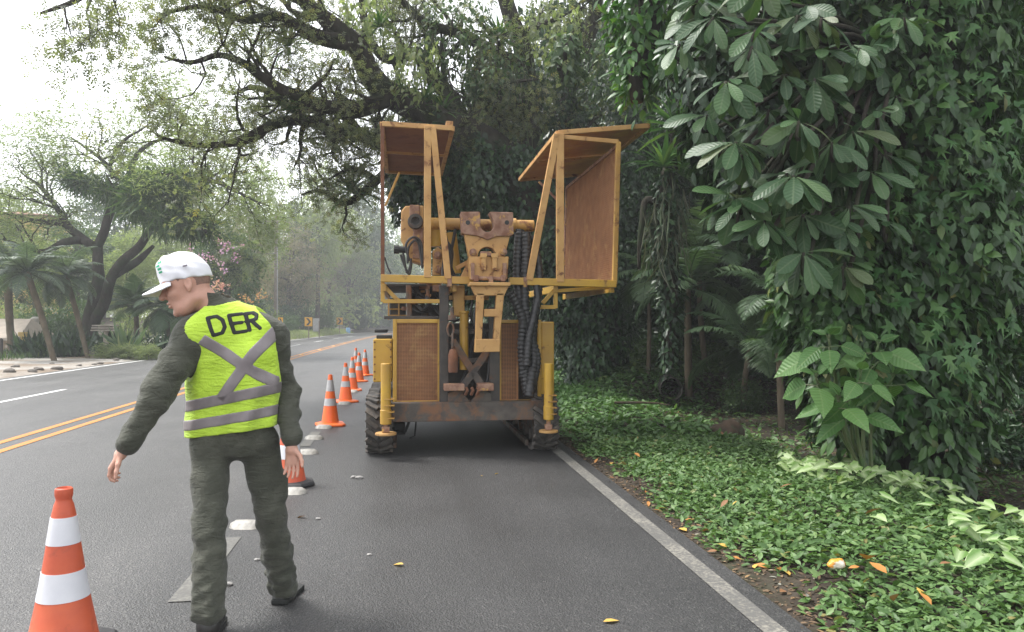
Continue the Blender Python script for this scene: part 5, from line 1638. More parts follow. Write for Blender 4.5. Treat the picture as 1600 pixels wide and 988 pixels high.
lim('k', [(590, 285, 16.6), (570, 270, 16.2), (545, 262, 16), (515, 278, 15.8)], [.08, .06, .045, .02], 7)
for k, (every, L, lvl, up) in {'trunk': (.75, 1.9, 2, .12), 'a': (.30, 1.3, 2, .1), 'b': (.30, 1.2, 2, .06), 'b2': (.35, 1.1, 2, .06), 'c': (.45, 1.4, 2, .12), 'd': (.9, 1.5, 2, .06), 'e': (.4, 1.4, 2, .12),
                               'f': (.9, 1.6, 2, .06), 'g': (.4, .9, 2, .0), 'h': (.55, 1.0, 2, -.06), 'i': (.5, 1.2, 2, .1), 'j': (.4, 1.1, 2, .04), 'k': (.4, 1.0, 2, .0)}.items():
    P, r = limbs[k]; W1.along(P, r, every, L, lvl, up, i0=22 if k == 'trunk' else 3)
W1.mb.build('trunk', BARK, big, sharp=0)
P, D = W1.leafpts(9, .20)
N = len(P); print('big tree leaves', N, 'twigs', len(W1.tw))
leaves('crown', P, D, upn(N, .9), RNG.uniform(.11, .20, N), RNG.uniform(.11, .20, N), T_SPRIG, L_CAN, big)

# ------------------------------------------------------------------ bromeliads and hanging plants on its limbs
def rosette(nb, L, W, lift, droop_seed, mt):
    g = np.random.default_rng(droop_seed); pos = []; d = []; n = []; Ls = []; Ws = []
    for k in range(nb):
        a = 2.399 * k + g.normal() * .2; e = lift * (1 - k / nb) + g.normal() * .1
        dv = np.array([math.cos(a) * math.cos(e), math.sin(a) * math.cos(e), math.sin(e)])
        pos.append(dv * .03); d.append(dv); n.append(np.array([0, 0, 1.0]) + .01 * g.normal(size=3)); Ls.append(L * g.uniform(.75, 1.15)); Ws.append(W * g.uniform(.8, 1.2))
    return leaves('bromeliad', np.array(pos), np.array(d), np.array(n), np.array(Ls), np.array(Ws), T_BLADE, mt)
br0 = rosette(34, .62, .075, 1.35, 5, L_BROM)
BR = [(548, 302, 16.4, 1.15, 'bright bromeliad on the low limb over the far cones'), (452, 74, 14.9, .9, 'bright bromeliad high in the canopy left of the main limb'), (594, 44, 15.5, .7, 'small bromeliad near the picture top, above the left cage'), (745, 150, 17.2, .9, 'bromeliad clump where two limbs fork above the gap between cages'),
      (625, 150, 16.2, .8, 'bromeliad on the main limb just up and left of the left cage'), (660, 170, 16.4, 1.0, 'dark bromeliad on the main limb above the left cage roof'), (692, 178, 16.6, .95, 'bromeliad on the main limb over the right end of the left roof'), (456, 172, 15.2, .7, 'small bromeliad on the long lower limb at left'),
      (780, 62, 17.8, .9, 'bromeliad on the upright limb near the top centre'), (1058, 205, 14.2, 1.25, 'large bright bromeliad right of the right cage roof'), (1035, 262, 14.0, 1.2, 'dark bromeliad below the large bright one right of the cage'), (1062, 275, 14.3, 1.0, 'bromeliad tucked against the mossy trunk beside the big-leaved tree')]
for i, (px, py, d, sc, lb) in enumerate(BR):
    o = br0 if i == 0 else copy_tree(br0)
    o.location = dep(px, py, d); o.scale = (sc,) * 3; o.rotation_euler = (R(RNG.uniform(-25, 25)), R(RNG.uniform(-25, 25)), RNG.uniform(0, 6)); tag(o, lb, 'bromeliad')

def strands(name, pts, N, spread, L0, L1, label):
    pts = np.array([p[:] for p in pts]); k = RNG.integers(0, len(pts), N)
    P = pts[k] + RNG.normal(size=(N, 3)) * spread
    D = np.tile([0, 0, -1.0], (N, 1)) + RNG.normal(size=(N, 3)) * .12
    o = leaves(name, P, D, RNG.normal(size=(N, 3)) * [1, 1, .1], RNG.uniform(L0, L1, N), RNG.uniform(.012, .035, N), T_BLADE, L_MOSS)
    return tag(o, label, 'hanging moss', kind='stuff')
mp_ = []
for k in ('d', 'e', 'f', 'g', 'c'): mp_ += [p + OB for p in limbs[k][0][4:]]
strands('hanging_moss', mp_, 650, .25, .3, 1.0, 'grey-green moss strands hanging from the upper limbs')

def drape(name, pts, rads, N, L, mt, label, cat, tm=T_OVATE, core=True, group=None, flat=.0, stem=BARK, bulge=.18):
    """leafy vine column: shingled leaves all round a line of points"""
    o0 = Vector(pts[0]); root = empty(name, o0, 0, label, cat, group)
    P, r = smooth_poly([Vector(p) - o0 for p in pts], rads, 8)
    if core:
        m = MB(); m.tube(P, [max(.05, x * .45) for x in r], 9); m.build('stem', stem, root, sharp=0)
    Pn = np.array([p[:] for p in P]); rn = np.array(r)
    seg = np.linalg.norm(np.diff(Pn, axis=0), axis=1) * (rn[1:] + rn[:-1]); cs = np.concatenate([[0], np.cumsum(seg)]); u = RNG.random(N) * cs[-1]
    i = np.clip(np.searchsorted(cs, u) - 1, 0, len(P) - 2); t = ((u - cs[i]) / np.maximum(seg[i], 1e-6))[:, None]
    c = Pn[i] * (1 - t) + Pn[i + 1] * t; rr = rn[i] * (1 - t[:, 0]) + rn[i + 1] * t[:, 0]
    th = RNG.random(N) * 6.283
    out = np.stack([np.cos(th), np.sin(th), np.zeros(N)], -1)
    lump = 1 + bulge * (np.sin(3 * th + c[:, 2] * 2.1) + np.sin(2 * th - c[:, 2] * 3.3 + 1) + .8 * np.sin(5 * th + c[:, 2] * 6.0))
    pos = c + out * (rr * lump * (1 - .3 * RNG.random(N) ** 2))[:, None]
    pos[:, 2] += RNG.normal(size=N) * .1
    d = out * RNG.uniform(.1, .8, N)[:, None] + np.array([0, 0, -.85]) + RNG.normal(size=(N, 3)) * .5
    nn = out + np.array([0, 0, .55]) + RNG.normal(size=(N, 3)) * .3
    Ls = L * RNG.uniform(.6, 1.25, N)
    leaves('foliage', pos, d, nn, Ls, Ls * RNG.uniform(.42, .6, N), tm, mt, root)
    return root
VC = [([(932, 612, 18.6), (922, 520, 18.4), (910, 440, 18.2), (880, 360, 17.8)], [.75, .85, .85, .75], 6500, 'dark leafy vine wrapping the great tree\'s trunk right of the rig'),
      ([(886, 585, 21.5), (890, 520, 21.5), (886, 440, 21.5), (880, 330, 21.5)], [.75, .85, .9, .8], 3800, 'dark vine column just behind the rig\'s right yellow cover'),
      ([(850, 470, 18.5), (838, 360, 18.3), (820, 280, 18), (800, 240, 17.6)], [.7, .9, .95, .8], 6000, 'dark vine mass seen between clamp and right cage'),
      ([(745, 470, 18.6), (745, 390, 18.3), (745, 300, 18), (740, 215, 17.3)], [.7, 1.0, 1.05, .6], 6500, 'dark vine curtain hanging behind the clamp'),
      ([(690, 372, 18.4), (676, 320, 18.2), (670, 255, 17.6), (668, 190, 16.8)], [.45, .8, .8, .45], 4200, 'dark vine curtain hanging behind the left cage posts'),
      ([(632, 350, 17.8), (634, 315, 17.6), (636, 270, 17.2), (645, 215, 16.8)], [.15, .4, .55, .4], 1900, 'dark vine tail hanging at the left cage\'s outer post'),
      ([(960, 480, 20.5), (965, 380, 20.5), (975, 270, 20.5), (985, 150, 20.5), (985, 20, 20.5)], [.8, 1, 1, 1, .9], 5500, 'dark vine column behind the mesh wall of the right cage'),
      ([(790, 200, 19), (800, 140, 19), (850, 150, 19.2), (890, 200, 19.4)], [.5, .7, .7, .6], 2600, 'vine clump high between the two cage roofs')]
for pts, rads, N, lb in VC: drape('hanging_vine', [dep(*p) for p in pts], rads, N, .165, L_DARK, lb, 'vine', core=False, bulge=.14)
# mid-green leafy sprays filling the canopy's middle
for i, (px, py, d, r_, lb) in enumerate(((700, 60, 17.0, .9, 'mid-green leafy climber in the canopy above the left cage, upper one'), (640, 120, 16.0, .55, 'mid-green leafy climber on the main limb just over the left cage roof'), (760, 120, 17.3, .8, 'mid-green leafy climber in the canopy above the gap between the cages'), (850, 60, 18.2, .8, 'mid-green leafy climber beside the upright limb at the top'), (930, 120, 18.5, .8, 'mid-green leafy climber above the right cage roof'), (560, 30, 15.4, .6, 'mid-green leafy climber on the high limb at the picture top'))):
    drape('climbing_plant', [dep(px, py + 45, d), dep(px + 10, py, d), dep(px + 5, py - 50, d)], [r_ * .6, r_, r_ * .7], int(900 * r_), .13, L_PALE if i % 2 else L_MID, lb, 'vine', core=False, bulge=.25)
# light green leafy twigs in the canopy
drape('climbing_plant', [dep(885, 125, 16.8), dep(880, 95, 16.8), dep(890, 60, 16.9)], [.3, .35, .25], 420, .2, L_MID, 'brighter green climbing plant high on the upright limb', 'vine', core=True)
# ================================================================== left side of the road and the background wood
def cloud(name, root, crown, N, L, ratio, mt, clumps, csz, tm=T_DIAMOND, droop=-.25, seed=1, shell=.55, tilt=.9):
    """crown of leaf clumps spread through an uneven volume; crown = list of (centre, radii)"""
    g = np.random.default_rng(seed); C_ = []; A = []
    vol = np.array([r[0] * r[1] * r[2] for c, r in crown]) ** .7; vol /= vol.sum()
    for (c, r), v in zip(crown, vol):
        k = max(3, int(clumps * v)); dv = g.normal(size=(k, 3)); dv /= np.linalg.norm(dv, axis=1, keepdims=True)
        rad = shell + (1 - shell) * g.random(k) ** .5
        lump = 1 + .18 * np.sin(dv[:, 0] * 5 + c[0]) + .18 * np.sin(dv[:, 2] * 6 + dv[:, 1] * 4)
        C_.append(np.array(c) + dv * (rad * lump)[:, None] * np.array(r)); A.append(dv)
    C_ = np.concatenate(C_); A = np.concatenate(A)
    per = max(1, N // len(C_)); M = len(C_)
    sz = csz * g.uniform(.6, 1.5, (M, 1, 1))
    P = C_[:, None] + g.normal(size=(M, per, 3)) * sz * np.array([1, 1, .6])
    D = A[:, None] * .8 + g.normal(size=P.shape) * .6 + np.array([0, 0, droop])
    n = M * per; nn = upn(n, tilt)
    rn = np.clip(np.repeat(g.random(M), per) * .6 + g.random(n) * .4, 0, 1)
    Ls = L * g.uniform(.6, 1.3, n)
    return leaves(name, P.reshape(-1, 3), D.reshape(-1, 3), nn, Ls, Ls * ratio * g.uniform(.8, 1.2, n), tm, mt, root, rnd=rn)

def trunk(root, pts, rad, mt, extra=()):
    m = MB(); P, r = smooth_poly(pts, rad, 4); m.tube(P, r, 9)
    for p2, r2 in extra:
        P, r = smooth_poly(p2, r2, 4); m.tube(P, r, 6)
    return m.build('trunk', mt, root, sharp=0)

TREEPROTO = {}
def tree_proto(kind, mt, bark, crown, N, L, ratio, clumps, csz, h, seed, tm=T_DIAMOND, r=.22, droop=-.25, shell=.55):
    root = empty('tree'); g = np.random.default_rng(seed)
    ex = []
    for (c, rr) in crown:
        z0 = h * g.uniform(.2, .5); c = Vector(c)
        mid = Vector((c.x * .45 + g.normal() * .2, c.y * .45, z0 + (c.z - z0) * .6))
        ex.append(([Vector((0, 0, z0)), mid, c, c + Vector(rr) * .5], [r * .5, r * .35, r * .2, .02]))
    trunk(root, [(0, 0, -.3), (.1 * g.normal(), .1 * g.normal(), h * .4), (.25 * g.normal(), .25 * g.normal(), h * .85)], [r, r * .75, r * .3], bark, ex)
    cloud('crown', root, crown, N, L, ratio, mt, clumps, csz, tm, droop, seed, shell)
    TREEPROTO[kind] = [root, False]
def plant(kind, loc, sc, rz, label, name='tree', cat='tree', group=None, sz=None):
    root, used = TREEPROTO[kind]
    o = copy_tree(root) if used else root
    TREEPROTO[kind][1] = True
    o.name = name; o.location = loc; o.rotation_euler = (0, 0, rz); o.scale = (sc, sc, sc if sz is None else sz)
    o['label'] = label; o['category'] = cat
    if group: o['group'] = group
    elif 'group' in o.keys(): del o['group']
    return o
# crowns: heights about 10 m
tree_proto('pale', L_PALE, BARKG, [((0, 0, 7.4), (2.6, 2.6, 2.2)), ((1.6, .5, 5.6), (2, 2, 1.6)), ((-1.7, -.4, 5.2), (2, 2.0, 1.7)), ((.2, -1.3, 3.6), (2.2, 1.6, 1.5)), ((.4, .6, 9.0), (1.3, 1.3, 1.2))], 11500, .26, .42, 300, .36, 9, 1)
tree_proto('dry', L_DRY, BARKG, [((0, 0, 6.6), (2.6, 2.6, 2.0)), ((1.9, .2, 4.9), (1.9, 2, 1.7)), ((-1.8, .3, 4.6), (2.0, 2, 1.6)), ((.1, -.8, 3.0), (2.2, 1.8, 1.4)), ((-.5, 0, 8.6), (1.2, 1.4, 1.2))], 11500, .22, .42, 320, .38, 9, 2)
tree_proto('mid', L_MID, BARKG, [((0, 0, 7.2), (2.7, 2.6, 2.1)), ((1.7, -.3, 5.1), (2.1, 2, 1.9)), ((-1.8, .4, 5.0), (2.1, 2, 1.9)), ((0, -1.0, 2.9), (2.6, 2.0, 1.7)), ((.3, .2, 9.0), (1.5, 1.5, 1.1))], 15000, .28, .45, 280, .38, 9, 3)
tree_proto('dark', L_DARK, BARK, [((0, 0, 7.4), (2.8, 2.8, 2.2)), ((1.8, 0, 5.0), (2.2, 2.2, 2.0)), ((-1.8, .2, 4.8), (2.2, 2.2, 2.0)), ((0, -.9, 2.6), (2.7, 2.2, 1.9)), ((0, .3, 9.3), (1.6, 1.6, 1.2))], 16000, .30, .48, 260, .40, 9, 4)
# bushes, about 2 m
tree_proto('bush', L_MID, BARKG, [((0, 0, .9), (1.0, 1.0, .8)), ((.7, .2, .6), (.7, .7, .55)), ((-.7, -.1, .6), (.7, .7, .55))], 3600, .15, .45, 120, .16, 1.2, 5, r=.05)
tree_proto('palebush', L_PALE, BARKG, [((0, 0, .9), (1.0, 1.0, .8)), ((.7, .2, .6), (.7, .7, .55)), ((-.7, -.1, .6), (.7, .7, .55))], 3600, .15, .40, 120, .16, 1.2, 6, r=.05)
tree_proto('darkbush', L_DARK, BARK, [((0, 0, .9), (1.0, 1.0, .8)), ((.7, .2, .6), (.7, .7, .55)), ((-.7, -.1, .6), (.7, .7, .55))], 3800, .17, .45, 120, .16, 1.2, 7, r=.05)

def stand(kind, px, ptop, d, wpx, label, name='tree', cat='tree', Hp=9.9, Wp=6.6, zoff=0.0, group=None):
    c = dep(px, 505, d)
    while d > 40 and -12.6 < c.x - float(curve(c.y)) < 3.2 and d < 260:      # never on the carriageway: stand farther back
        d *= 1.04; c = dep(px, 505, d)
    g = float(gh(c.x, c.y)) + zoff
    H = CAM_H + (505 - ptop) / FOC * d - g
    return plant(kind, (c.x, c.y, g), wpx / FOC * d / Wp, RNG.uniform(0, 6.28), label, name, cat, group, sz=H / Hp)
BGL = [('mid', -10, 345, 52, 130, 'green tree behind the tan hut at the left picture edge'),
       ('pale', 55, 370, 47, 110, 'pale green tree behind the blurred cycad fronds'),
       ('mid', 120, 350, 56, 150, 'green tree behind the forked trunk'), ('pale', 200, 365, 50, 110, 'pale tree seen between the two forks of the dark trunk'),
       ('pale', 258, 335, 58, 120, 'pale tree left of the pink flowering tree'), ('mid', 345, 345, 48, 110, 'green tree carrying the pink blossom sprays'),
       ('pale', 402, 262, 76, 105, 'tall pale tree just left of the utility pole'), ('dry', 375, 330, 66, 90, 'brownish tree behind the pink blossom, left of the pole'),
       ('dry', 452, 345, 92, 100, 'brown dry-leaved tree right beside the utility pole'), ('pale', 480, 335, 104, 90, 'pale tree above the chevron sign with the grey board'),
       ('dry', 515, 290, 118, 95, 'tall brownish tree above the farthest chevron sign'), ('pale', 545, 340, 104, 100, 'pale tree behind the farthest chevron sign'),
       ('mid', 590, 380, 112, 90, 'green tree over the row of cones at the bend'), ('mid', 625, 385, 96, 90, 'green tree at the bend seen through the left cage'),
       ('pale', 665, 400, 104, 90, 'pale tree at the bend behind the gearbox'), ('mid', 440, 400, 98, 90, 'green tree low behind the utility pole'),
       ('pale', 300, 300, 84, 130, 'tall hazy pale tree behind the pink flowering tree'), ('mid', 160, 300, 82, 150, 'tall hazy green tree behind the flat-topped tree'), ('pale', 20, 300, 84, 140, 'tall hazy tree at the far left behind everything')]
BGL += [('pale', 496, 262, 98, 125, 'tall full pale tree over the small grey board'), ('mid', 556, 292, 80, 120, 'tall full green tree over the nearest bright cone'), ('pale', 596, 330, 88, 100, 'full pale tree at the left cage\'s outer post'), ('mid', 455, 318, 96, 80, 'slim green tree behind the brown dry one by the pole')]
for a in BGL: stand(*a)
BUSH = [('darkbush', 470, 478, 90, 42, 'dark bush behind the first chevron sign'), ('bush', 505, 470, 100, 50, 'green bush between the second and third chevron sign'), ('bush', 455, 488, 78, 36, 'grassy bush right of the utility pole base'),
        ('darkbush', 552, 476, 99, 50, 'dark bush right of the farthest chevron sign'), ('bush', 580, 484, 104, 44, 'green bush behind the far cones'), ('palebush', 405, 470, 58, 60, 'pale bush left of the utility pole'), ('darkbush', 385, 455, 50, 70, 'dark bush beside the man\'s collar'),
        ('bush', 350, 470, 46, 80, 'green bush behind the man\'s shoulder and collar'), ('palebush', 215, 470, 44, 70, 'pale bush between the forked trunk and the cap'), ('bush', 60, 470, 42, 90, 'green bush behind the pale stout post'), ('bush', 120, 455, 43, 90, 'green bush behind the cycad stems'),
        ('palebush', 15, 470, 44, 80, 'pale bush behind the tan hut'), ('bush', 605, 488, 108, 40, 'small bush at the bend left of the rig'), ('darkbush', 440, 470, 90, 60, 'dark bush behind the utility pole'), ('darkbush', 625, 480, 100, 50, 'dark bush at the bend seen behind the console')]
for k, px, pt, d, wpx, lb in BUSH: stand(k, px, pt, d, wpx, lb, 'bush', 'bush', 1.85, 2.9)
# low light green shrub on the gravel edge
for i, (px, wpx, lb) in enumerate(((170, 60, 'low light green shrub at the road edge beneath the garden table, left one'), (205, 66, 'low light green shrub at the road edge beneath the garden table, middle one'), (232, 50, 'low light green shrub at the road edge just behind the man\'s elbow'))):
    stand('palebush', px, 536, 31.5, wpx, lb, 'shrub', 'shrub', 1.85, 2.9)

# far wood: one mass closing the view
def far_wood():
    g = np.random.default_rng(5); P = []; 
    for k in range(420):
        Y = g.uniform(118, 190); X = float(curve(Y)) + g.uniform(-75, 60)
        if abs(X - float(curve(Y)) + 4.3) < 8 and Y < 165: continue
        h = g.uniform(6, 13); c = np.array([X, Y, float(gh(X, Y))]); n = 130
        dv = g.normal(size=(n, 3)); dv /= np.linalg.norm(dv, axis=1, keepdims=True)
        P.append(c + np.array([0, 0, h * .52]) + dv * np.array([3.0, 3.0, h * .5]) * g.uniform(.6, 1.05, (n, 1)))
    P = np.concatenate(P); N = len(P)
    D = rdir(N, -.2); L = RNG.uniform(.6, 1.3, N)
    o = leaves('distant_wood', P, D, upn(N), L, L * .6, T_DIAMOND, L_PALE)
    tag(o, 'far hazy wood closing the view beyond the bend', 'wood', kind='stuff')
far_wood()

# ------------------------------------------------------------------ flat-topped flowering tree with two crooked forks
DF = 36.0
fl = empty('flat_topped_tree', on(146, 548, DF), 0, 'dark crooked forked tree at left with flat feathery crown and hanging epiphytes', 'tree')
OF = Vector(fl.location); W2 = Wood(33)
def FP(lst): return [dep(x, y, DF + dz) - OF for x, y, dz in lst]
fl_l = {}
for k, lst, r in (('t1', [(146, 556, 0), (141, 515, 0), (147, 470, 0), (154, 430, 0), (152, 398, 0), (150, 382, 0)], [.45, .34, .30, .26, .23, .23]),
                  ('t2', [(147, 505, 0), (163, 470, -.3), (175, 435, -.5), (192, 412, -.8), (214, 385, -1), (232, 360, -1.2), (250, 335, -1.4)], [.26, .25, .23, .22, .2, .16, .11]),
                  ('t3', [(176, 432, -.5), (200, 418, .2), (222, 402, .8), (240, 384, 1.2)], [.22, .2, .16, .08]),
                  ('l1', [(150, 388, 0), (128, 372, .4), (105, 352, .8), (92, 330, 1), (70, 300, 1.5), (40, 275, 2)], [.22, .2, .18, .14, .1, .05]),
                  ('l2', [(130, 376, .4), (100, 378, -.4), (70, 392, -.8), (40, 385, -1.2), (5, 372, -1.5)], [.2, .17, .13, .1, .05]),
                  ('l3', [(151, 385, 0), (166, 355, 0), (176, 325, 0), (196, 295, 0), (170, 262, .5), (140, 235, 1), (110, 215, 1.5)], [.22, .2, .18, .15, .11, .07, .04]),
                  ('l4', [(178, 325, 0), (215, 300, -1), (250, 285, -1.5), (285, 275, -2), (325, 280, -2.5), (370, 300, -3), (420, 322, -3.5)], [.22, .2, .18, .15, .11, .07, .03]),
                  ('l5', [(196, 295, 0), (205, 260, .5), (225, 232, 1), (262, 215, 1.5), (300, 205, 2)], [.16, .13, .1, .06, .03]),
                  ('l6', [(250, 335, -1.4), (285, 330, -2), (310, 345, -2.4), (322, 362, -2.6)], [.2, .2, .16, .06]),
                  ('l7', [(105, 352, .8), (60, 345, 1), (25, 338, 1.2), (-30, 320, 1.5)], [.16, .13, .09, .04]),
                  ('l8', [(170, 262, .5), (190, 225, .3), (215, 205, .2), (240, 190, 0)], [.1, .08, .05, .02])):
    fl_l[k] = W2.limb(FP(lst), r, 5, 9, .10)
for k in ('l1', 'l2', 'l3', 'l4', 'l5', 'l7', 'l8'):
    P, r = fl_l[k]; W2.along(P, r, .42, 2.3, 2, .03, i0=8, bias=(0, 0, .25), rmax=.07)
W2.mb.build('trunk', BARK, fl, sharp=0)
P, D = W2.leafpts(26, .42); N = len(P)
D[:, 2] *= .35
leaves('crown', P, D, upn(N, .35), RNG.uniform(.16, .34, N), RNG.uniform(.04, .08, N), T_DIAMOND, L_FEATH, fl)
def fern_clump(px0, py0, px1, py1, d, N, L, label, hang=1.0):
    N = int(N * 1.8)
    a, b = dep(px0, py0, d), dep(px1, py1, d); o0 = (a + b) / 2
    t = RNG.random((N, 1)); P = np.array(a - o0)[None] * (1 - t) + np.array(b - o0)[None] * t + RNG.normal(size=(N, 3)) * [.25, .3, .12]
    D = RNG.normal(size=(N, 3)) * [.55, .55, .35] + np.array([0, 0, -.75 * hang])
    k = RNG.random(N) < .35; D[k, 2] = np.abs(D[k, 2]) * .8
    Ls = L * RNG.uniform(.5, 1.2, N)
    o = leaves('epiphyte_clump', P, D, RNG.normal(size=(N, 3)) + [0, 0, .6], Ls, Ls * .07, T_BLADE, L_BROM if hang < .8 else L_MID)
    o.location = o0; tag(o, label, 'epiphyte')
fern_clump(212, 285, 250, 290, DF - 1.4, 320, 1.0, 'bright fern-like epiphytes on the limb above the hanging dark fringe')
fern_clump(205, 315, 285, 305, DF - 1.6, 900, 1.2, 'dark hanging fringe of epiphytes under the right limb of the flat-topped tree')
fern_clump(245, 345, 322, 352, DF - 2.2, 800, .9, 'dark epiphyte mat along the lower right fork')
fern_clump(108, 275, 145, 290, DF + .8, 420, .9, 'yellowish green epiphyte clump on the left upper limb', .6)
fern_clump(165, 290, 195, 318, DF, 420, .8, 'dark epiphytes at the crown fork of the flat-topped tree')
fern_clump(255, 275, 330, 285, DF - 2, 420, .8, 'epiphytes along the long right limb reaching to the pole')

# ------------------------------------------------------------------ palms and cycads
def crown_fronds(root, c, nf, L, leafL, leafW, mt, e0, e1, droop, seed, nl=46, name='frond', az=None, stemm=None, vee=.35):
    """pinnate fronds, each a part: rachis with two rows of leaflets"""
    g = np.random.default_rng(seed); c = Vector(c)
    for k in range(nf):
        a = (2.399 * k + g.normal() * .2) if az is None else az[k % len(az)] + g.normal() * .15
        e = e0 + (e1 - e0) * k / max(nf - 1, 1) + g.normal() * .08; Lk = L * g.uniform(.8, 1.1)
        h = np.array([math.cos(a), math.sin(a), 0]); pts = []; p = np.zeros(3); ee = e
        ns = 12
        for i in range(ns + 1):
            pts.append(p.copy()); dv = h * math.cos(ee) + np.array([0, 0, math.sin(ee)]); p = p + dv * Lk / ns; ee -= droop / ns * (0.5 + i / ns)
        pts = np.array(pts); tt = np.linspace(.14, 1, nl); f = tt * ns; i0 = np.clip(f.astype(int), 0, ns - 1); fr = (f - i0)[:, None]
        cc = pts[i0] * (1 - fr) + pts[i0 + 1] * fr; tan = unit(pts[i0 + 1] - pts[i0]); side = unit(np.cross(tan, [0, 0, 1.0])); upv_ = np.cross(side, tan)
        prof = np.clip(np.sin(np.pi * (tt * .86 + .12)), .12, 1)
        pos = []; d = []; n = []; Ls = []
        for s_ in (-1, 1):
            dd = side * s_ + tan * .55 + upv_ * vee * 1.0 + g.normal(size=(nl, 3)) * .07 + np.array([0, 0, -.18])
            pos.append(cc); d.append(dd); n.append(upv_ + g.normal(size=(nl, 3)) * .1); Ls.append(leafL * prof * g.uniform(.9, 1.1, nl))
        fo = leaves(name, np.concatenate(pos), np.concatenate(d), np.concatenate(n), np.concatenate(Ls), leafW, T_BLADE, mt, root, rnd=np.full(2 * nl, g.random()) * .7 + g.random(2 * nl) * .3)
        fo.location = c
        m = MB(); m.tube([Vector(p_) for p_ in pts], list(np.linspace(.022, .005, ns + 1) * max(1, L / 1.6)), 5, cap=False)
        m.build('rachis', mt if stemm is None else stemm, fo)
def palm(name, base, top, r0, r1, label, cat, **kw):
    b = Vector(base); root = empty(name, b, 0, label, cat)
    t = Vector(top) - b; mid = t * .5 + wig(base, .7, 3) * .12
    m = MB(); P, r = smooth_poly([Vector((0, 0, -.3)), mid, t], [r0, (r0 + r1) / 2, r1], 8)
    r = [x * (1 + .07 * (i % 2)) for i, x in enumerate(r)]
    m.tube(P, r, 10); m.build('stem', PALMB, root, sharp=0)
    crown_fronds(root, t, **kw); return root
palm('cycad', on(88, 560, 30), dep(42, 426, 30), .10, .12, 'blurred grey-green cycad on a leaning stem left of the garden table', 'cycad', nf=26, L=2.0, leafL=.42, leafW=.035, mt=L_CYC, e0=1.35, e1=-.35, droop=1.5, seed=3)
palm('cycad', on(140, 556, 32), dep(103, 432, 32), .09, .11, 'second cycad, its thin slanting stem ending by the grey stone', 'cycad', nf=24, L=1.8, leafL=.40, leafW=.035, mt=L_CYC, e0=1.35, e1=-.4, droop=1.6, seed=4)
palm('cycad', on(20, 556, 33.5), dep(12, 420, 33.5), .14, .16, 'cycad at the left picture edge above the tan hut', 'cycad', nf=22, L=1.9, leafL=.42, leafW=.035, mt=L_CYC, e0=1.3, e1=-.3, droop=1.5, seed=5)
palm('fan_palm', on(212, 548, 37), dep(212, 478, 37), .12, .1, 'spiky palm behind the low shrubs, between trunk and cap', 'palm', nf=24, L=1.6, leafL=.5, leafW=.05, mt=L_PALM, e0=1.4, e1=-.2, droop=.9, seed=6)
palm('fan_palm', on(262, 548, 36), dep(262, 480, 36), .12, .1, 'drooping palm just left of the man\'s cap brim', 'palm', nf=22, L=1.9, leafL=.55, leafW=.05, mt=L_PALM, e0=1.2, e1=-.6, droop=1.8, seed=7)
palm('palm_tree', on(588, 520, 165), dep(588, 430, 165), .3, .25, 'light green palm at the far bend left of the rig', 'palm', nf=18, L=5.2, leafL=1.5, leafW=.2, mt=L_FEATH, e0=1.2, e1=-.3, droop=1.6, seed=8)
palm('palm_tree', on(338, 520, 52), dep(372, 405, 52), .16, .12, 'pale drooping palm behind the pink blossom', 'palm', nf=16, L=2.6, leafL=.7, leafW=.07, mt=L_FEATH, e0=1.2, e1=-.5, droop=2.0, seed=9)

# dark strap-leaved border and agave
def strap(px, py, d, N, L, W, mt, label, name='strap_leaved_plant', spread=.35, cat='plant', tm=T_LEAF):
    c = on(px, py, d); P = RNG.normal(size=(N, 3)) * [spread, spread, .03]; P[:, 2] = np.abs(P[:, 2])
    D = RNG.normal(size=(N, 3)) * [.5, .5, .15] + [0, 0, .75]
    Ls = L * RNG.uniform(.6, 1.15, N)
    o = leaves(name, P, D, RNG.normal(size=(N, 3)) * .6 + [0, -.5, .4], Ls, Ls * W, tm, mt); o.location = c; return tag(o, label, cat)
for px, lb in ((62, 'dark strap-leaved clump right of the tan hut\'s pillar'), (85, 'dark strap-leaved clump behind the first leaning cycad stem'), (108, 'dark strap-leaved clump left of the second cycad stem'), (132, 'dark strap-leaved clump directly left of the garden table'), (188, 'dark strap-leaved clump right of the garden table'), (248, 'dark strap-leaved clump with white blooms beside the man\'s sleeve')):
    strap(px, 552, 33.5, 170, 1.15, .17, L_DARK, lb)
strap(203, 548, 32.5, 40, 1.5, .12, L_PALM, 'upright green agave behind the low light shrubs', 'agave', .12, 'agave', T_BLADE)
strap(196, 548, 32.3, 22, 1.1, .10, L_PALE, 'pale arching agave beside the garden table', 'agave', .15, 'agave', T_BLADE)

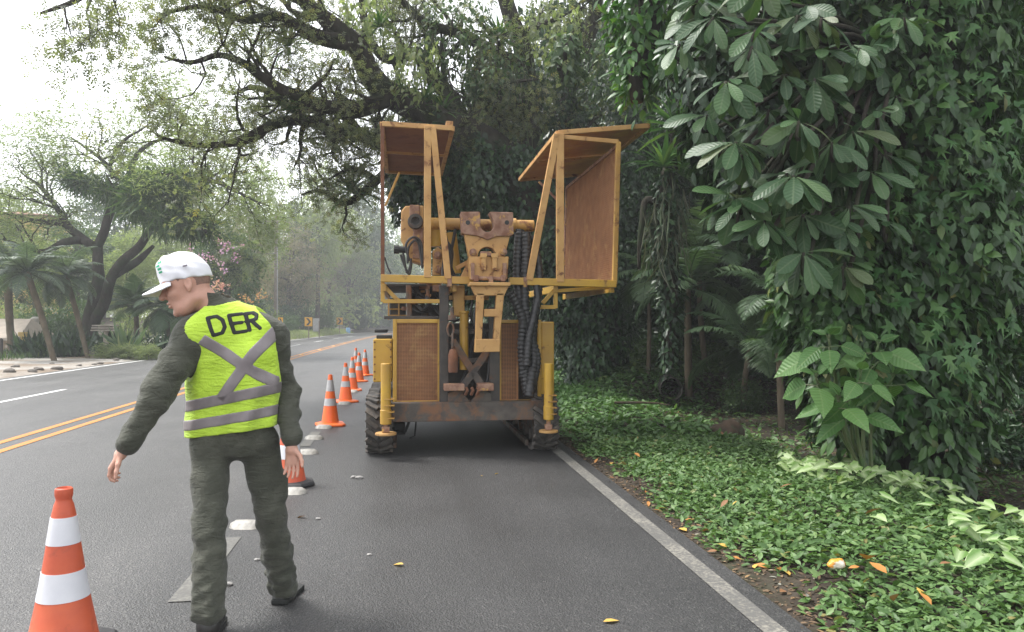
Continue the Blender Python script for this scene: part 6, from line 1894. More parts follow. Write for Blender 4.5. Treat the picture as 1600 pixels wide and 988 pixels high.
# pink and orange blossom
PINK = leafmat('pink_blossom', [(0, (0.42, 0.20, 0.42)), (0.6, (0.55, 0.30, 0.55)), (1, (0.62, 0.42, 0.60))], 0.6, 0.3)
ROSE = leafmat('rose_blossom', [(0, (0.55, 0.25, 0.28)), (0.6, (0.62, 0.36, 0.36)), (1, (0.66, 0.5, 0.45))], 0.6, 0.3)
ORNG = leafmat('orange_blossom', [(0, (0.45, 0.20, 0.09)), (0.6, (0.50, 0.27, 0.14)), (1, (0.5, 0.38, 0.22))], 0.6, 0.3)
WHTF = leafmat('white_blossom', [(0, (0.6, 0.6, 0.56)), (1, (0.72, 0.72, 0.68))], 0.6, 0.2)
def blossom(px, py, d, wpx, hpx, N, mt, label, sz=.16):
    c = dep(px, py, d); k = max(3, N // 14); cc = RNG.normal(size=(k, 3)) * [wpx / FOC * d / 2, .35, hpx / FOC * d / 2]
    i = RNG.integers(0, k, N); P = cc[i] + RNG.normal(size=(N, 3)) * .14
    Ls = sz * RNG.uniform(.6, 1.2, N)
    o = leaves('blossom_spray', P, rdir(N), rdir(N), Ls, Ls * .8, T_DIAMOND, mt); o.location = c; tag(o, label, 'blossom')
blossom(336, 376, 44, 26, 14, 75, PINK, 'uppermost pink blossom spray in the green tree above the cap')
blossom(352, 396, 44, 24, 14, 60, PINK, 'second pink blossom spray, lower right of the uppermost')
blossom(312, 392, 44, 26, 12, 30, PINK, 'faint pink blossom spray above the crown of the cap')
blossom(345, 410, 44, 16, 8, 28, PINK, 'lowest small pink blossom spray above the collar')
blossom(342, 449, 40, 16, 7, 120, ROSE, 'rose blossom cluster touching the back of the man\'s neck', .13)
blossom(390, 466, 44, 28, 14, 70, ORNG, 'orange-red blossom patch right of the man\'s collar', .15)
blossom(232, 530, 33, 46, 16, 60, WHTF, 'scattered white blooms among the dark strap leaves by the man\'s sleeve', .10)

# yellow house glimpsed through the trees
c = dep(22, 345, 66); g = float(gh(c.x, c.y))
hs_ = empty('house', (c.x, c.y, g), -YAW + .15, 'yellow house glimpsed behind branches at the upper left', 'house')
zz = dep(22, 336, 66).z - g; z0 = dep(22, 372, 66).z - g
m = MB(); m.bb((-5, 0, -.5), (2.6, 6, zz)); m.build('wall', YW, hs_)
m = MB(); m.add([(-5.6, -.6, zz), (3.2, -.6, zz), (3.2, 6.6, zz), (-5.6, 6.6, zz), (-1.2, 3, zz + .7)], [(0, 1, 4), (1, 2, 4), (2, 3, 4), (3, 0, 4), (3, 2, 1, 0)]); m.build('roof', mat('roof_tile', (.28, .13, .08), (.2, .1, .07), 6, .9, .3), hs_)
for x in (-3.6, -.6):
    m = MB(); m.bb((x, -.05, zz - 2.2), (x + 1.3, .04, zz - .7)); o = m.build('window', CONC, hs_); m = MB(); m.bb((x + .1, -.07, zz - 2.1), (x + 1.2, -.052, zz - .8)); m.build('pane', mat('dark_glass', (.02, .025, .03), (.03, .03, .03), 3, .15), o)
# grass on the far left bank
def tufts(name, X0, X1, Y0, Y1, N, L, mt, label, cur=True):
    Y = RNG.uniform(Y0, Y1, N); X = RNG.uniform(X0, X1, N) + (curve(Y) if cur else 0)
    P = np.stack([X, Y, gh(X, Y) - .02], -1); D = RNG.normal(size=(N, 3)) * .35 + [0, 0, 1]
    Ls = L * RNG.uniform(.5, 1.3, N)
    o = leaves(name, P, D, RNG.normal(size=(N, 3)), Ls, Ls * .12, T_DIAMOND, mt); return tag(o, label, 'grass', kind='stuff')
tufts('bank_grass', -14.5, -10.75, 44, 118, 26000, .26, L_PALE, 'rough grass on the bank along the far left road edge')
tufts('verge_weeds', -19, -15.2, 24, 46, 5000, .3, L_MID, 'sparse weeds at the back of the gravel verge')
# ================================================================== right side: forest, big-leaved tree, ground cover
# forest trees standing behind the verge (dark proto reused)
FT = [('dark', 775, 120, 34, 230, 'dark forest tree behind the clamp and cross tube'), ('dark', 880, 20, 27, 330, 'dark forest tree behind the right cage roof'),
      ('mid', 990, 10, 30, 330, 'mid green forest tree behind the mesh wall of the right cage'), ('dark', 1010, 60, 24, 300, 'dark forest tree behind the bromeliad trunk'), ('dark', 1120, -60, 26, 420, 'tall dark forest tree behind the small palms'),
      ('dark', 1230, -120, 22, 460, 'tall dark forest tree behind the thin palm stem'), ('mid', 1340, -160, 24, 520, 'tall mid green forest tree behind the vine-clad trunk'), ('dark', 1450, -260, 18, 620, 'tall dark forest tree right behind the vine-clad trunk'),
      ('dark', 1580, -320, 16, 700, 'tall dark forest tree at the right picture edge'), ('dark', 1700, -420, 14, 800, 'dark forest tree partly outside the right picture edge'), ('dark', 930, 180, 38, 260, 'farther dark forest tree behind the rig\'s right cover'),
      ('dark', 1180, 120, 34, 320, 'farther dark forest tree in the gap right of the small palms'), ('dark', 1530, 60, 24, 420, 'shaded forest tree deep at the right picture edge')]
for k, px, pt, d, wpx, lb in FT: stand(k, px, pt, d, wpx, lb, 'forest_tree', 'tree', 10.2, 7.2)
FB = [('darkbush', 905, 500, 25, 130, 'dark undergrowth bush behind the rig\'s right jack'), ('darkbush', 1000, 455, 24, 190, 'dark undergrowth bush left of the stout palm stem'), ('darkbush', 1110, 455, 24, 200, 'dark undergrowth bush right of the stout palm stem'),
      ('bush', 1015, 520, 20, 120, 'brighter bush on the bank just left of the culvert palm'), ('bush', 1100, 528, 19.5, 120, 'brighter bush on the bank above the culvert'), ('darkbush', 1215, 545, 17.5, 120, 'dark bush at the foot of the thin palm stem'), ('bush', 1160, 585, 15.5, 90, 'small green bush between culvert and thin palm stem'),
      ('darkbush', 1290, 480, 14, 110, 'dark bush left of the vine-clad trunk'), ('darkbush', 1230, 430, 24, 200, 'tall dark bush behind the thin palm stem'), ('darkbush', 1560, 470, 13, 300, 'dark bush in the shade at the right picture edge'), ('darkbush', 1500, 380, 17, 320, 'tall dark bush behind the vine-clad trunk, right side'),
      ('darkbush', 1600, 600, 9.5, 260, 'low dark bush right of the vine-clad trunk'), ('bush', 1530, 640, 10.5, 160, 'low green bush right of the vine-clad trunk\'s foot'), ('darkbush', 960, 380, 28, 200, 'tall dark bush behind the mesh wall'), ('darkbush', 1330, 380, 18, 300, 'tall dark bush hidden behind the vine-clad trunk')]
for k, px, pt, d, wpx, lb in FB: stand(k, px, pt, d, wpx, lb, 'undergrowth_bush', 'bush', 1.85, 2.9)
# deep forest mass that closes the view
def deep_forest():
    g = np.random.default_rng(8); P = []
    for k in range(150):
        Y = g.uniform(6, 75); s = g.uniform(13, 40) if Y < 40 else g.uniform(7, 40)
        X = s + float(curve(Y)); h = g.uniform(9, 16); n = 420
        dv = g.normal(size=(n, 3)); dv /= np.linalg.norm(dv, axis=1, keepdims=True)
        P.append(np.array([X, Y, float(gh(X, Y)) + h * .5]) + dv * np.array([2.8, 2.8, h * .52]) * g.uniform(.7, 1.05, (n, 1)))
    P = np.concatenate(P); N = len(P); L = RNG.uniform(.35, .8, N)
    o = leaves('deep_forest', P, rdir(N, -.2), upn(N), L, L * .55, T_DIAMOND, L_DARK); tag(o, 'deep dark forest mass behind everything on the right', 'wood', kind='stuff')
deep_forest()

# mossy trunk with bromeliads, right of the cage
W3 = Wood(44)
mt_ = empty('mossy_trunk', on(1040, 545, 14.6), 0, 'mossy bent trunk loaded with bromeliads right of the mesh wall', 'tree')
O3 = Vector(mt_.location)
W3.limb([dep(*p) - O3 for p in ((1046, 560, 14.6), (1050, 480, 14.5), (1046, 400, 14.4), (1034, 345, 14.4), (1040, 290, 14.4), (1060, 230, 14.4), (1052, 150, 14.5), (1060, 40, 14.6), (1075, -60, 14.8))], [.14, .13, .13, .14, .15, .13, .12, .11, .09], 6, 10, .05)
W3.limb([dep(*p) - O3 for p in ((1040, 330, 14.4), (1010, 310, 14.4), (1002, 350, 14.3), (998, 420, 14.3))], [.08, .07, .05, .03], 6, 8, .05)
W3.mb.build('trunk', barkmat('mossy_bark', (.022, .019, .014), (.045, .04, .03), (.025, .038, .016)), mt_, sharp=0)
strands('hanging_moss', [dep(1040 + 12 * math.sin(k), 300 + 8 * k, 14.3) for k in range(12)], 260, .16, .3, .8, 'dry brown strands hanging below the bromeliads right of the cage')

# small forest palms
palm('forest_palm', on(1076, 548, 16.8), dep(1074, 452, 16.8), .085, .07, 'small palm with stout ringed pale stem in front of the dark forest', 'palm', nf=12, L=1.75, leafL=.55, leafW=.06, mt=L_PALM, e0=1.4, e1=-.1, droop=1.7, seed=12, nl=40)
palm('forest_palm', on(1222, 596, 13.5), dep(1212, 466, 13.5), .06, .05, 'slim palm with thin straight stem between culvert and vine-clad trunk', 'palm', nf=9, L=1.25, leafL=.36, leafW=.045, mt=L_PALM, e0=1.1, e1=-.6, droop=1.7, seed=13, nl=40)
palm('forest_palm', on(1160, 590, 15.5), dep(1172, 545, 15.5), .06, .05, 'low spreading palm whose fronds arch over the ditch', 'palm', nf=12, L=1.7, leafL=.42, leafW=.045, mt=L_PALM, e0=1.2, e1=-.1, droop=1.5, seed=14, nl=40)
palm('forest_palm', on(1012, 530, 18), dep(1014, 432, 18), .05, .045, 'thin young palm left of the stout palm stem', 'palm', nf=8, L=1.3, leafL=.4, leafW=.045, mt=L_PALM, e0=1.3, e1=-.2, droop=1.8, seed=15, nl=32)
palm('forest_palm', on(1105, 560, 19), dep(1092, 400, 19), .07, .06, 'taller palm with upright fan of fronds behind the stout one', 'palm', nf=12, L=2.0, leafL=.6, leafW=.05, mt=L_PALM, e0=1.5, e1=.2, droop=1.5, seed=16, nl=40)
palm('forest_palm', on(1258, 560, 19), dep(1165, 470, 18.5), .06, .05, 'leaning palm showing fronds beside the thin stem', 'palm', nf=9, L=1.7, leafL=.5, leafW=.05, mt=L_PALM, e0=1.0, e1=-.4, droop=1.6, seed=17, nl=36)

# ------------------------------------------------------------------ the vine-clad trunk
L_VINE = leafmat('clinging_vine_leaf', [(0, (0.018, 0.044, 0.013)), (0.5, (0.036, 0.088, 0.023)), (0.84, (0.058, 0.125, 0.032)), (0.97, (0.075, 0.15, 0.04)), (1, (0.22, 0.22, 0.08))], 0.42, 0.2, 0.45)
vb = on(1440, 742, 8.0)
drape('vine_clad_trunk', [Vector(vb) + Vector((0, 0, -.1)), dep(1425, 640, 8.0), dep(1410, 540, 8.0), dep(1415, 420, 8.1), dep(1425, 280, 8.2), dep(1420, 120, 8.3), dep(1400, -40, 8.4), dep(1400, -200, 8.5)],
      [.38, .72, .95, .95, .92, 1.0, 1.2, 1.2], 15000, .165, L_VINE, 'thick trunk wholly clad in pointed-leaved vine, right of the ditch', 'tree', tm=T_LEAF, bulge=.13)
drape('leafy_vine', [dep(1330, 690, 7.5), dep(1320, 600, 7.55), dep(1305, 520, 7.6), dep(1300, 440, 7.7), dep(1330, 330, 7.8)], [.25, .42, .5, .55, .5], 4200, .15, L_VINE, 'vine mass bulging left of the clad trunk behind the broad light leaves', 'vine', tm=T_LEAF, core=True, bulge=.16)
drape('leafy_vine', [dep(1215, 375, 8.6), dep(1195, 310, 8.5), dep(1185, 200, 8.5), dep(1190, 60, 8.5), dep(1190, -60, 8.5)], [.3, .55, .8, .9, .9], 5500, .16, L_DARK, 'dark vine wall behind the leathery leaf whorls', 'vine', tm=T_LEAF, core=True, bulge=.14)
L_STAR = leafmat('star_leaf', [(0, (0.03, 0.09, 0.025)), (0.6, (0.05, 0.13, 0.035)), (1, (0.09, 0.17, 0.05))], 0.45, 0.25)
drape('star_leaved_creeper', [dep(1410, 650, 7.95), dep(1400, 540, 7.9), dep(1405, 420, 8.0), dep(1420, 280, 8.1), dep(1440, 120, 8.2), dep(1440, -30, 8.2)], [.68, .98, 1.0, .98, 1.0, 1.0], 1900, .20, L_STAR, 'lighter star-leaved creeper scattered over the vine-clad trunk', 'vine', tm=T_STAR, core=False, bulge=.13)
drape('clad_sapling', [dep(1046, 575, 14.4), dep(1046, 480, 14.4), dep(1040, 400, 14.4), dep(1036, 330, 14.4), dep(1045, 260, 14.4)], [.16, .2, .22, .26, .22], 1300, .15, L_DARK, 'dark vine skirt round the foot of the bromeliad trunk', 'vine', tm=T_LEAF, core=True)
drape('leafy_vine', [dep(1058, 215, 14.8), dep(1060, 120, 14.8), dep(1062, 20, 14.8), dep(1070, -70, 14.8)], [.35, .55, .6, .6], 2200, .15, L_DARK, 'dark vine round the upper part of the bromeliad trunk', 'vine', tm=T_LEAF, core=True)
drape('leafy_vine', [dep(1010, -60, 9.2), dep(1010, 20, 9.2), dep(1000, 90, 9.2), dep(995, 160, 9.2)], [.4, .42, .34, .16], 900, .16, leafmat('bright_vine', [(0, (.03, .085, .02)), (.6, (.05, .14, .03)), (1, (.09, .19, .04))], .4, .3), 'bright green vine curtain at the top, right above the cage roof tip', 'vine', tm=T_LEAF, core=True)
drape('leafy_vine', [dep(1340, -80, 8.6), dep(1330, 0, 8.6), dep(1320, 60, 8.5)], [.8, .7, .4], 1500, .15, L_VINE, 'vine mass hanging into the top of the picture over the big leaves', 'vine', tm=T_STAR, core=True)
drape('leafy_vine', [dep(1500, 60, 9.0), dep(1520, 200, 9.0), dep(1525, 330, 9.0), dep(1510, 430, 8.8)], [.36, .36, .3, .16], 1300, .14, L_VINE, 'yellow-flecked vine hanging at the right side of the vine-clad trunk', 'vine', tm=T_STAR, core=True)

# ------------------------------------------------------------------ big-leaved tree: whorls of leathery leaves
L_BIG = leafmat('leathery_leaf', [(0, (0.024, 0.062, 0.022)), (0.5, (0.042, 0.095, 0.034)), (0.85, (0.07, 0.135, 0.048)), (1, (0.09, 0.11, 0.045))], 0.42, 0.2, 0.38, vein=.2, pale=((.12, .16, .09), 0.0, 0.07, .6))
bg_ = empty('big_leaved_tree', on(1395, 735, 8.6), 0, 'tree with whorls of long leathery leaves hanging in front of the vine-clad trunk', 'tree')
OBg = Vector(bg_.location); WB_ = MB()
BW = [(1180, 48, 6.6, 11, .40), (1135, 128, 6.4, 9, .36), (1062, 70, 6.9, 9, .40), (1248, 190, 6.3, 12, .40), (1225, 118, 6.7, 9, .38), (1285, 78, 6.8, 9, .38), (1330, 70, 7.0, 7, .36), (1150, 222, 6.4, 11, .42), (1240, 275, 6.2, 13, .42), (1332, 205, 6.7, 9, .38),
      (1150, 310, 6.6, 9, .40), (1195, 345, 6.4, 10, .40), (1255, 335, 6.5, 11, .38), (1310, 345, 6.6, 10, .36), (1255, 395, 6.3, 10, .38), (1380, 345, 6.9, 8, .34), (1180, 400, 6.7, 9, .38), (1120, 60, 7.0, 8, .38), (1300, 270, 6.9, 9, .36), (1380, 240, 7.1, 7, .34), (1200, 180, 7.0, 9, .38), (1105, 180, 6.9, 7, .38),
      (1320, 410, 6.7, 9, .36), (1400, 150, 7.2, 7, .34), (1260, 10, 6.9, 9, .4), (1090, 0, 7.0, 9, .4), (1190, -30, 6.8, 9, .4), (1290, 150, 6.9, 8, .36), (1215, 420, 6.9, 8, .36), (1160, 275, 7.0, 8, .38)]
for k in range(22):
    BW.insert(30, (1085 + 300 * ((k * .618 + .3) % 1), -15 + 440 * ((k * .445 + .2) % 1), 6.5 + .4 * ((k * .77) % 1), 8, .38))
for k in range(46):
    BW.append((1090 + 330 * ((k * .618) % 1), -20 + 470 * ((k * .381 + .1) % 1), 7.0 + .8 * ((k * .77) % 1), 9, .37))
NF = 30
BW2 = []
for wi, b_ in enumerate(BW):
    if b_[1] < 240 + max(0, b_[0] - 1085) * 1.25 or (b_[0] > 1225 and b_[1] < 425): BW2.append((wi < 52,) + tuple(b_))
Pp, Dd, Nn, Ll, Rr = [], [], [], [], []
root_t = dep(1400, 150, 8.3) - OBg
gg = np.random.default_rng(77)
WB_.tube(*smooth_poly([Vector((0, 0, -.2)), Vector((.05, 0, 1.2)), dep(1410, 420, 8.4) - OBg, root_t, dep(1390, -150, 8.3) - OBg], [.13, .12, .11, .10, .07], 6), 9)
for front, px, py, d, nl, L in BW2:
    deep = not front; nl = nl if deep else nl + 4; L = L * .86
    c = dep(px, py, d) - OBg
    mid = (c + root_t) * .5 + Vector((0, 0, .25)) + wig((px * .01, py * .01, 0), 1, 5) * .2
    j = root_t.lerp(Vector((root_t.x, root_t.y, c.z + .3)), .55)
    Pb, rb_ = smooth_poly([j, mid, c + Vector((.12, .1, -.25)) * .5, c], [.016, .014, .012, .009] if deep else [.028, .024, .018, .013], 5); WB_.tube(Pb, rb_, 6)
    for k in range(nl):
        a = 2.399 * k + gg.normal() * .25; e = -.05 - 1.2 * gg.random() + (.6 if k > nl - 3 else 0)
        dv = np.array([math.cos(a) * math.cos(e), math.sin(a) * math.cos(e) * .75 - .12, math.sin(e)])
        Pp.append(np.array(c) + dv * .035); Dd.append(dv); Nn.append(np.array([-.25, -.55, .9]) + dv * .3 + gg.normal(size=3) * .4); Ll.append(L * gg.uniform(.55, 1.12)); Rr.append(gg.random())
WB_.build('trunk', BARK, bg_, sharp=0)
Ll = np.array(Ll); leaves('crown', np.array(Pp), np.array(Dd), np.array(Nn), Ll, Ll * gg.uniform(.31, .41, len(Ll)), T_OBOV, L_BIG, bg_, True, np.array(Rr))
print('big leaves', len(Ll))

# ------------------------------------------------------------------ broad-leaved light green plant in front of the trunk
L_BROAD = leafmat('broad_leaf', [(0, (0.06, 0.14, 0.04)), (0.6, (0.09, 0.19, 0.055)), (1, (0.12, 0.23, 0.07))], 0.45, 0.25, 0.4, vein=.4, pale=((.2, .28, .12), 0.0, 0.05, .6))
bl = empty('broad_leaved_plant', on(1345, 735, 7.0), 0, 'light green plant with broad oval leaves before the vine-clad trunk', 'plant')
OL = Vector(bl.location); ms = MB(); Pp, Dd, Nn, Ll, Wl = [], [], [], [], []
tops = [(1295, 530, 6.7), (1372, 540, 6.6), (1345, 585, 6.4), (1310, 625, 6.5), (1395, 590, 6.6), (1275, 590, 6.6), (1335, 640, 6.6)]
for ti, tp in enumerate(tops):
    c = dep(*tp) - OL
    P_, r_ = smooth_poly([Vector((.03 * ti, 0, 0)), Vector((c.x * .5 + .05, c.y * .5 + .15, c.z * .55)), c], [.02, .016, .01], 8); ms.tube(P_, r_, 7)
    for k in range((10, 11, 9, 8, 7, 7, 6, 6, 6)[ti]):
        a = 2.399 * k + ti; lv = k // 4; e = (.75, -.12, -.45)[min(lv, 2)] + gg.normal() * .15
        dv = np.array([math.cos(a) * math.cos(e), math.sin(a) * math.cos(e), math.sin(e)]); L = (.15, .29, .32)[min(lv, 2)] * gg.uniform(.8, 1.15)
        b = np.array(c) + np.array([0, 0, -.07 * lv]); q_ = b + dv * (.03 + .07 * lv) + np.array([0, 0, .02])
        ms.tube([Vector(b), Vector(q_)], .006, 5, cap=False)
        Pp.append(q_); Dd.append(dv + np.array([0, 0, -.22])); Nn.append(np.array([-.1, -.75, 1.0]) + gg.normal(size=3) * .25); Ll.append(L); Wl.append(L * gg.uniform(.58, .68))
ms.build('stem', mat('green_stem', (.06, .11, .035), (.09, .10, .045), 6, .6), bl, sharp=0)
leaves('foliage', np.array(Pp), np.array(Dd), np.array(Nn), np.array(Ll), np.array(Wl), T_OVATE, L_BROAD, bl, True)

# ------------------------------------------------------------------ ground cover
L_GC = leafmat('ground_cover_leaf', [(0, (0.05, 0.10, 0.029)), (0.5, (0.087, 0.165, 0.05)), (0.85, (0.12, 0.205, 0.067)), (0.97, (0.155, 0.235, 0.085)), (1, (0.2, 0.16, 0.05))], 0.5, 0.2, 0.35)
L_GCF = leafmat('ground_cover_far_leaf', [(0, (0.05, 0.11, 0.032)), (0.5, (0.08, 0.17, 0.045)), (1, (0.12, 0.22, 0.065))], 0.5, 0.2)
def cover(name, N, S0, S1, Y0, Y1, L, mt, label, dens, tm=T_LEAF, h=.07, tilt=.55, cat='ground cover'):
    Y = RNG.uniform(Y0, Y1, N * 3); s = RNG.uniform(S0, S1, N * 3); X = s + curve(Y)
    keep = RNG.random(N * 3) < dens(s, Y); X, Y, s = X[keep][:N], Y[keep][:N], s[keep][:N]; n = len(X)
    hh = h * (.6 + .5 * np.sin(X * 2.3 + Y * 1.1) * np.sin(Y * 1.7 - X) + .4 * RNG.random(n))
    edge = sstep(0, .5, s - S0)
    P = np.stack([X, Y, gh(X, Y) + (hh * (.25 + .75 * edge)) * RNG.random(n) ** .5], -1)
    a = RNG.random(n) * 6.283; e = RNG.normal(size=n) * .35 + .18
    D = np.stack([np.cos(a) * np.cos(e), np.sin(a) * np.cos(e), np.sin(e)], -1)
    Ls = L * RNG.uniform(.55, 1.25, n)
    o = leaves(name, P, D, upn(n, tilt), Ls, Ls * RNG.uniform(.42, .56, n), tm, mt)
    return tag(o, label, cat, kind='stuff')
def edge_n(s, Y): return 2.16 + .12 * np.sin(Y * 1.9) + .10 * np.sin(Y * 4.7 + 1) + .06 * np.sin(Y * 11)
def patch(s, Y): return sstep(-.25, .35, s - edge_n(s, Y)) * (1 - .93 * sstep(-.3, .5, s - (4.15 + .22 * np.sin(Y * .9) + 1.2 * (1 - sstep(5.5, 7.5, Y))))) * np.clip(.75 + .4 * np.sin(s * 3 + Y * 2.1) * np.sin(Y * 2.7 - s), .55, 1)
cover('ground_cover', 46000, 2.05, 7.5, 2.4, 9.5, .066, L_GC, 'dense small-leaved green ground cover along the near right verge', patch)
cover('ground_cover', 22000, 2.0, 6.5, 9.5, 26, .125, L_GCF, 'lush green ground cover on the verge beside and beyond the rig', lambda s, Y: sstep(-.2, .3, s - 2.15) * (1 - .93 * sstep(3.75, 4.4, s + .15 * np.sin(Y * 1.1)) * (Y < 15.3)))
cover('ditch_weeds', 7000, 4.2, 12, 3, 17, .085, L_MID, 'sparse small weeds over the leaf litter in the ditch', lambda s, Y: .35 + .5 * np.clip(np.sin(s * 1.7 + Y * .9) * np.sin(Y * 1.3), 0, 1), h=.10)
cover('bank_cover', 9000, 4.2, 13, 15.6, 26, .17, L_MID, 'green plants covering the bank above the culvert', lambda s, Y: np.full_like(s, .8), h=.25)
# pale variegated arrow-shaped leaves
L_VAR = leafmat('variegated_leaf', [(0, (0.10, 0.20, 0.045)), (0.5, (0.17, 0.28, 0.08)), (1, (0.28, 0.38, 0.16))], 0.5, 0.25, 0.35, pale=((.45, .52, .32), 0.0, 0.3, .7))
T_ARROW = (np.array([(0, 0, 0), (-.28, -.22, .03), (-.5, .05, .08), (-.36, .45, .05), (0, 1, -.12), (.36, .45, .05), (.5, .05, .08), (.28, -.22, .03), (0, .45, -.02)], float), [(0, 8, 2, 1), (8, 4, 3, 2), (0, 7, 6, 8), (8, 6, 5, 4)])
VS = []
for k in range(170):
    px = gg.uniform(1220, 1490); py = 715 + (px - 1220) * .05 + gg.uniform(-12, 55) * (1 - .2 * gg.random()); VS.append((px, py))
for k in range(34): VS.append((gg.uniform(1480, 1640), gg.uniform(780, 905)))
VS += [(1378, 815), (1369, 832), (1443, 812), (1454, 818), (1500, 850), (1525, 880), (1590, 865), (1560, 800), (1580, 815)]
Pv = []; hv = []
for px, py in VS:
    p = gnd(px, py, .12); Pv.append((p.x, p.y, float(gh(p.x, p.y)) + gg.uniform(.10, .22)))
n = len(Pv); a = gg.random(n) * 6.283
Dv = np.stack([np.cos(a), np.sin(a) - .3, -.25 + .25 * gg.normal(size=n)], -1); Lv = gg.uniform(.07, .135, n)
o = leaves('variegated_ground_vine', np.array(Pv), Dv, upn(n, .3) + [0, -.4, 0], Lv, Lv * .85, T_ARROW, L_VAR, None, False); tag(o, 'pale variegated arrow-leaved creeper along the back of the green verge', 'ground cover', kind='stuff')

# ------------------------------------------------------------------ litter
L_LIT = leafmat('litter_bits', [(0, (0.05, 0.036, 0.025)), (0.4, (0.10, 0.07, 0.045)), (0.75, (0.17, 0.115, 0.07)), (0.92, (0.24, 0.15, 0.07)), (1, (0.2, 0.2, 0.17))], 0.8, 0.05, 0.2)
def litter(N, S0, S1, Y0, Y1, L, label, flat=.35):
    Y = Y0 + (Y1 - Y0) * RNG.random(N) ** 1.5; s_ = RNG.uniform(S0, S1, N); X = s_ + curve(Y)
    a = RNG.random(N) * 6.283; D = np.stack([np.cos(a), np.sin(a), RNG.normal(size=N) * .25], -1)
    P = np.stack([X, Y, gh(X, Y) + .006], -1); Ls = L * RNG.uniform(.3, 1.2, N)
    o = leaves('leaf_litter', P, D, upn(N, flat), Ls, Ls * RNG.uniform(.25, .6, N), T_LEAF, L_LIT); return tag(o, label, 'leaf litter', kind='stuff')
litter(5000, 1.90, 2.55, 2.2, 12, .045, 'brown crumbs of litter in the soil strip along the edge line')
litter(9000, 4.0, 10, 3, 17, .085, 'brown leaf litter on the ditch floor')
# ------------------------------------------------------------------ fallen leaves
L_FALL = [leafmat('fallen_orange', [(0, (0.36, 0.14, 0.035)), (1, (0.42, 0.20, 0.05))], 0.6, 0.1), leafmat('fallen_yellow', [(0, (0.50, 0.30, 0.05)), (1, (0.55, 0.36, 0.09))], 0.6, 0.1), leafmat('fallen_brown', [(0, (0.16, 0.075, 0.035)), (1, (0.22, 0.11, 0.05))], 0.7, 0.1)]
def fleaf(mi):
    o = leaves('fallen_leaf', np.array([(0, -.5, .0)]), np.array([(0, 1, .05)]), np.array([(0, .1, 1.0)]), 1.0, .5, T_LEAF, L_FALL[mi], None, True); o.location = (0, 0, -5); return o
fl_p = [fleaf(0), fleaf(1), fleaf(2)]; fl_u = [0, 0, 0]
def fallen(px, py, L, mi, label, dz=.012, grp=None, tl=.25):
    o = fl_p[mi] if not fl_u[mi] else fl_p[mi].copy()
    if fl_u[mi]: C.objects.link(o)
    fl_u[mi] = 1
    p = gnd(px, py, dz); z = 0.0 if p.x < 1.95 else float(gh(p.x, p.y))
    if p.x > 1.95:
        p = gnd(px, py, z + dz); 
    o.location = (p.x, p.y, z + dz); o.scale = (L, L, L); o.rotation_euler = (gg.normal() * tl, gg.normal() * tl, gg.uniform(0, 6.28)); tag(o, label, 'fallen leaf', grp); return o
fallen(622, 881, .085, 1, 'yellow fallen leaf on the asphalt below the rig\'s left track', tl=.06); fallen(955, 969, .09, 1, 'yellow fallen leaf on the asphalt near the bottom edge', tl=.06); fallen(471, 807, .09, 2, 'brown fallen leaf on the asphalt right of the man\'s knee')
fallen(752, 743, .05, 1, 'small yellow leaf on the asphalt under the clamp, left of its twin'); fallen(776, 740, .05, 1, 'small yellow leaf on the asphalt under the clamp, right of its twin')
fallen(1355, 868, .20, 0, 'large orange dead leaf lying on the ground cover', .13); fallen(1372, 885, .13, 0, 'orange dead leaf just below the large one on the ground cover', .13); fallen(1365, 797, .14, 2, 'brown curled dead leaf on the ground cover near the pale creeper', .12)
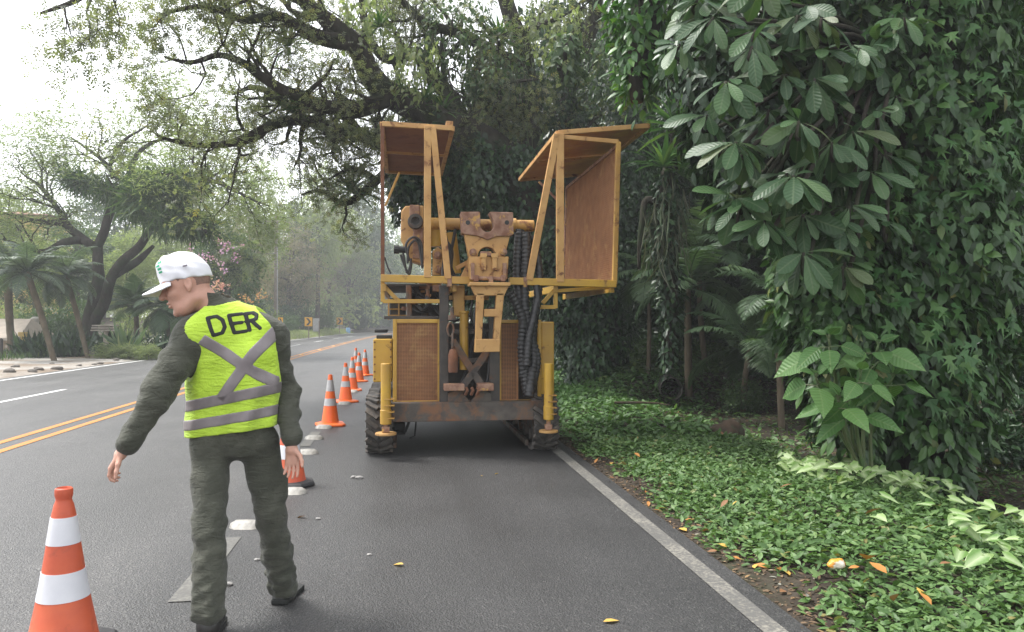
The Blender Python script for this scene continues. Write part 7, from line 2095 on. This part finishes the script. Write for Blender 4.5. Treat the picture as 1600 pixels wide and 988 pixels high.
for k in range(58):
    Y = 2.6 + 6.8 * gg.random() ** 1.3; X = 2.0 + abs(gg.normal()) * .28 if k < 44 else gg.uniform(2.4, 4.2)
    mi = int(gg.choice([0, 0, 1, 2, 2])); o = fl_p[mi].copy(); C.objects.link(o)
    o.location = (X, Y, float(gh(X, Y)) + (.02 if X < 2.4 else .10)); L = gg.uniform(.05, .11); o.scale = (L, L, L); o.rotation_euler = (gg.normal() * .3, gg.normal() * .3, gg.uniform(0, 6.28))
    tag(o, ('orange', 'yellow', 'brown')[mi] + (' fallen leaf lying in the soil strip along the white edge line' if X < 2.4 else ' fallen leaf caught on the green ground cover'), 'fallen leaf', ('orange', 'yellow', 'brown')[mi] + (' leaves along the edge line' if X < 2.4 else ' leaves on the ground cover'))
# fruit peel
p = gnd(1307, 881, .1); z = float(gh(p.x, p.y)); p = gnd(1307, 881, z + .1)
rock('fruit_peel', (p.x, p.y, z + .1), (.055, .035, .028), mat('peel_orange', (.62, .26, .03), (.66, .6, .5), 12, .5, lo=.5, hi=.55), 'orange and white piece of fruit peel on the ground cover', 'fruit peel', 5)
# pebbles and scraps on the road
PEB = mat('pebble', (.34, .33, .31), (.22, .21, .2), 20, .9)
for px, py, s_, lb in ((553, 747, .022, 'pale bit of rubble on the asphalt before the left track, left one'), (561, 748, .026, 'pale bit of rubble on the asphalt before the left track, right one'), (358, 915, .018, 'white scrap on the asphalt between the man\'s legs'), (497, 812, .014, 'tiny pale pebble beside the brown leaf on the asphalt'), (577, 868, .012, 'tiny pale pebble left of the yellow leaf on the asphalt'), (402, 876, .013, 'tiny dark pebble inside the man\'s right shin')):
    p = gnd(px, py); rock('pebble', (p.x, p.y, s_ * .4), (s_ * 1.4, s_, s_ * .7), PEB, lb, 'pebble', px)

# ================================================================== the light overcast haze in the air
hz = MB(); hz.bb((-300, -75, -2.0), (300, 440, 40))
m_ = bpy.data.materials.new('haze_air'); m_.use_nodes = True; n_t = m_.node_tree; n_t.nodes.clear()
ou = n_t.nodes.new('ShaderNodeOutputMaterial'); pv = n_t.nodes.new('ShaderNodeVolumePrincipled')
pv.inputs['Color'].default_value = (0.93, 0.95, 0.97, 1); pv.inputs['Density'].default_value = 0.0017
pv.inputs['Density Attribute'].default_value = ''; pv.inputs['Anisotropy'].default_value = 0.2
n_t.links.new(pv.outputs[0], ou.inputs['Volume'])
hz_o = hz.build('haze', m_); tag(hz_o, 'pale damp haze in the air', 'haze', kind='stuff')
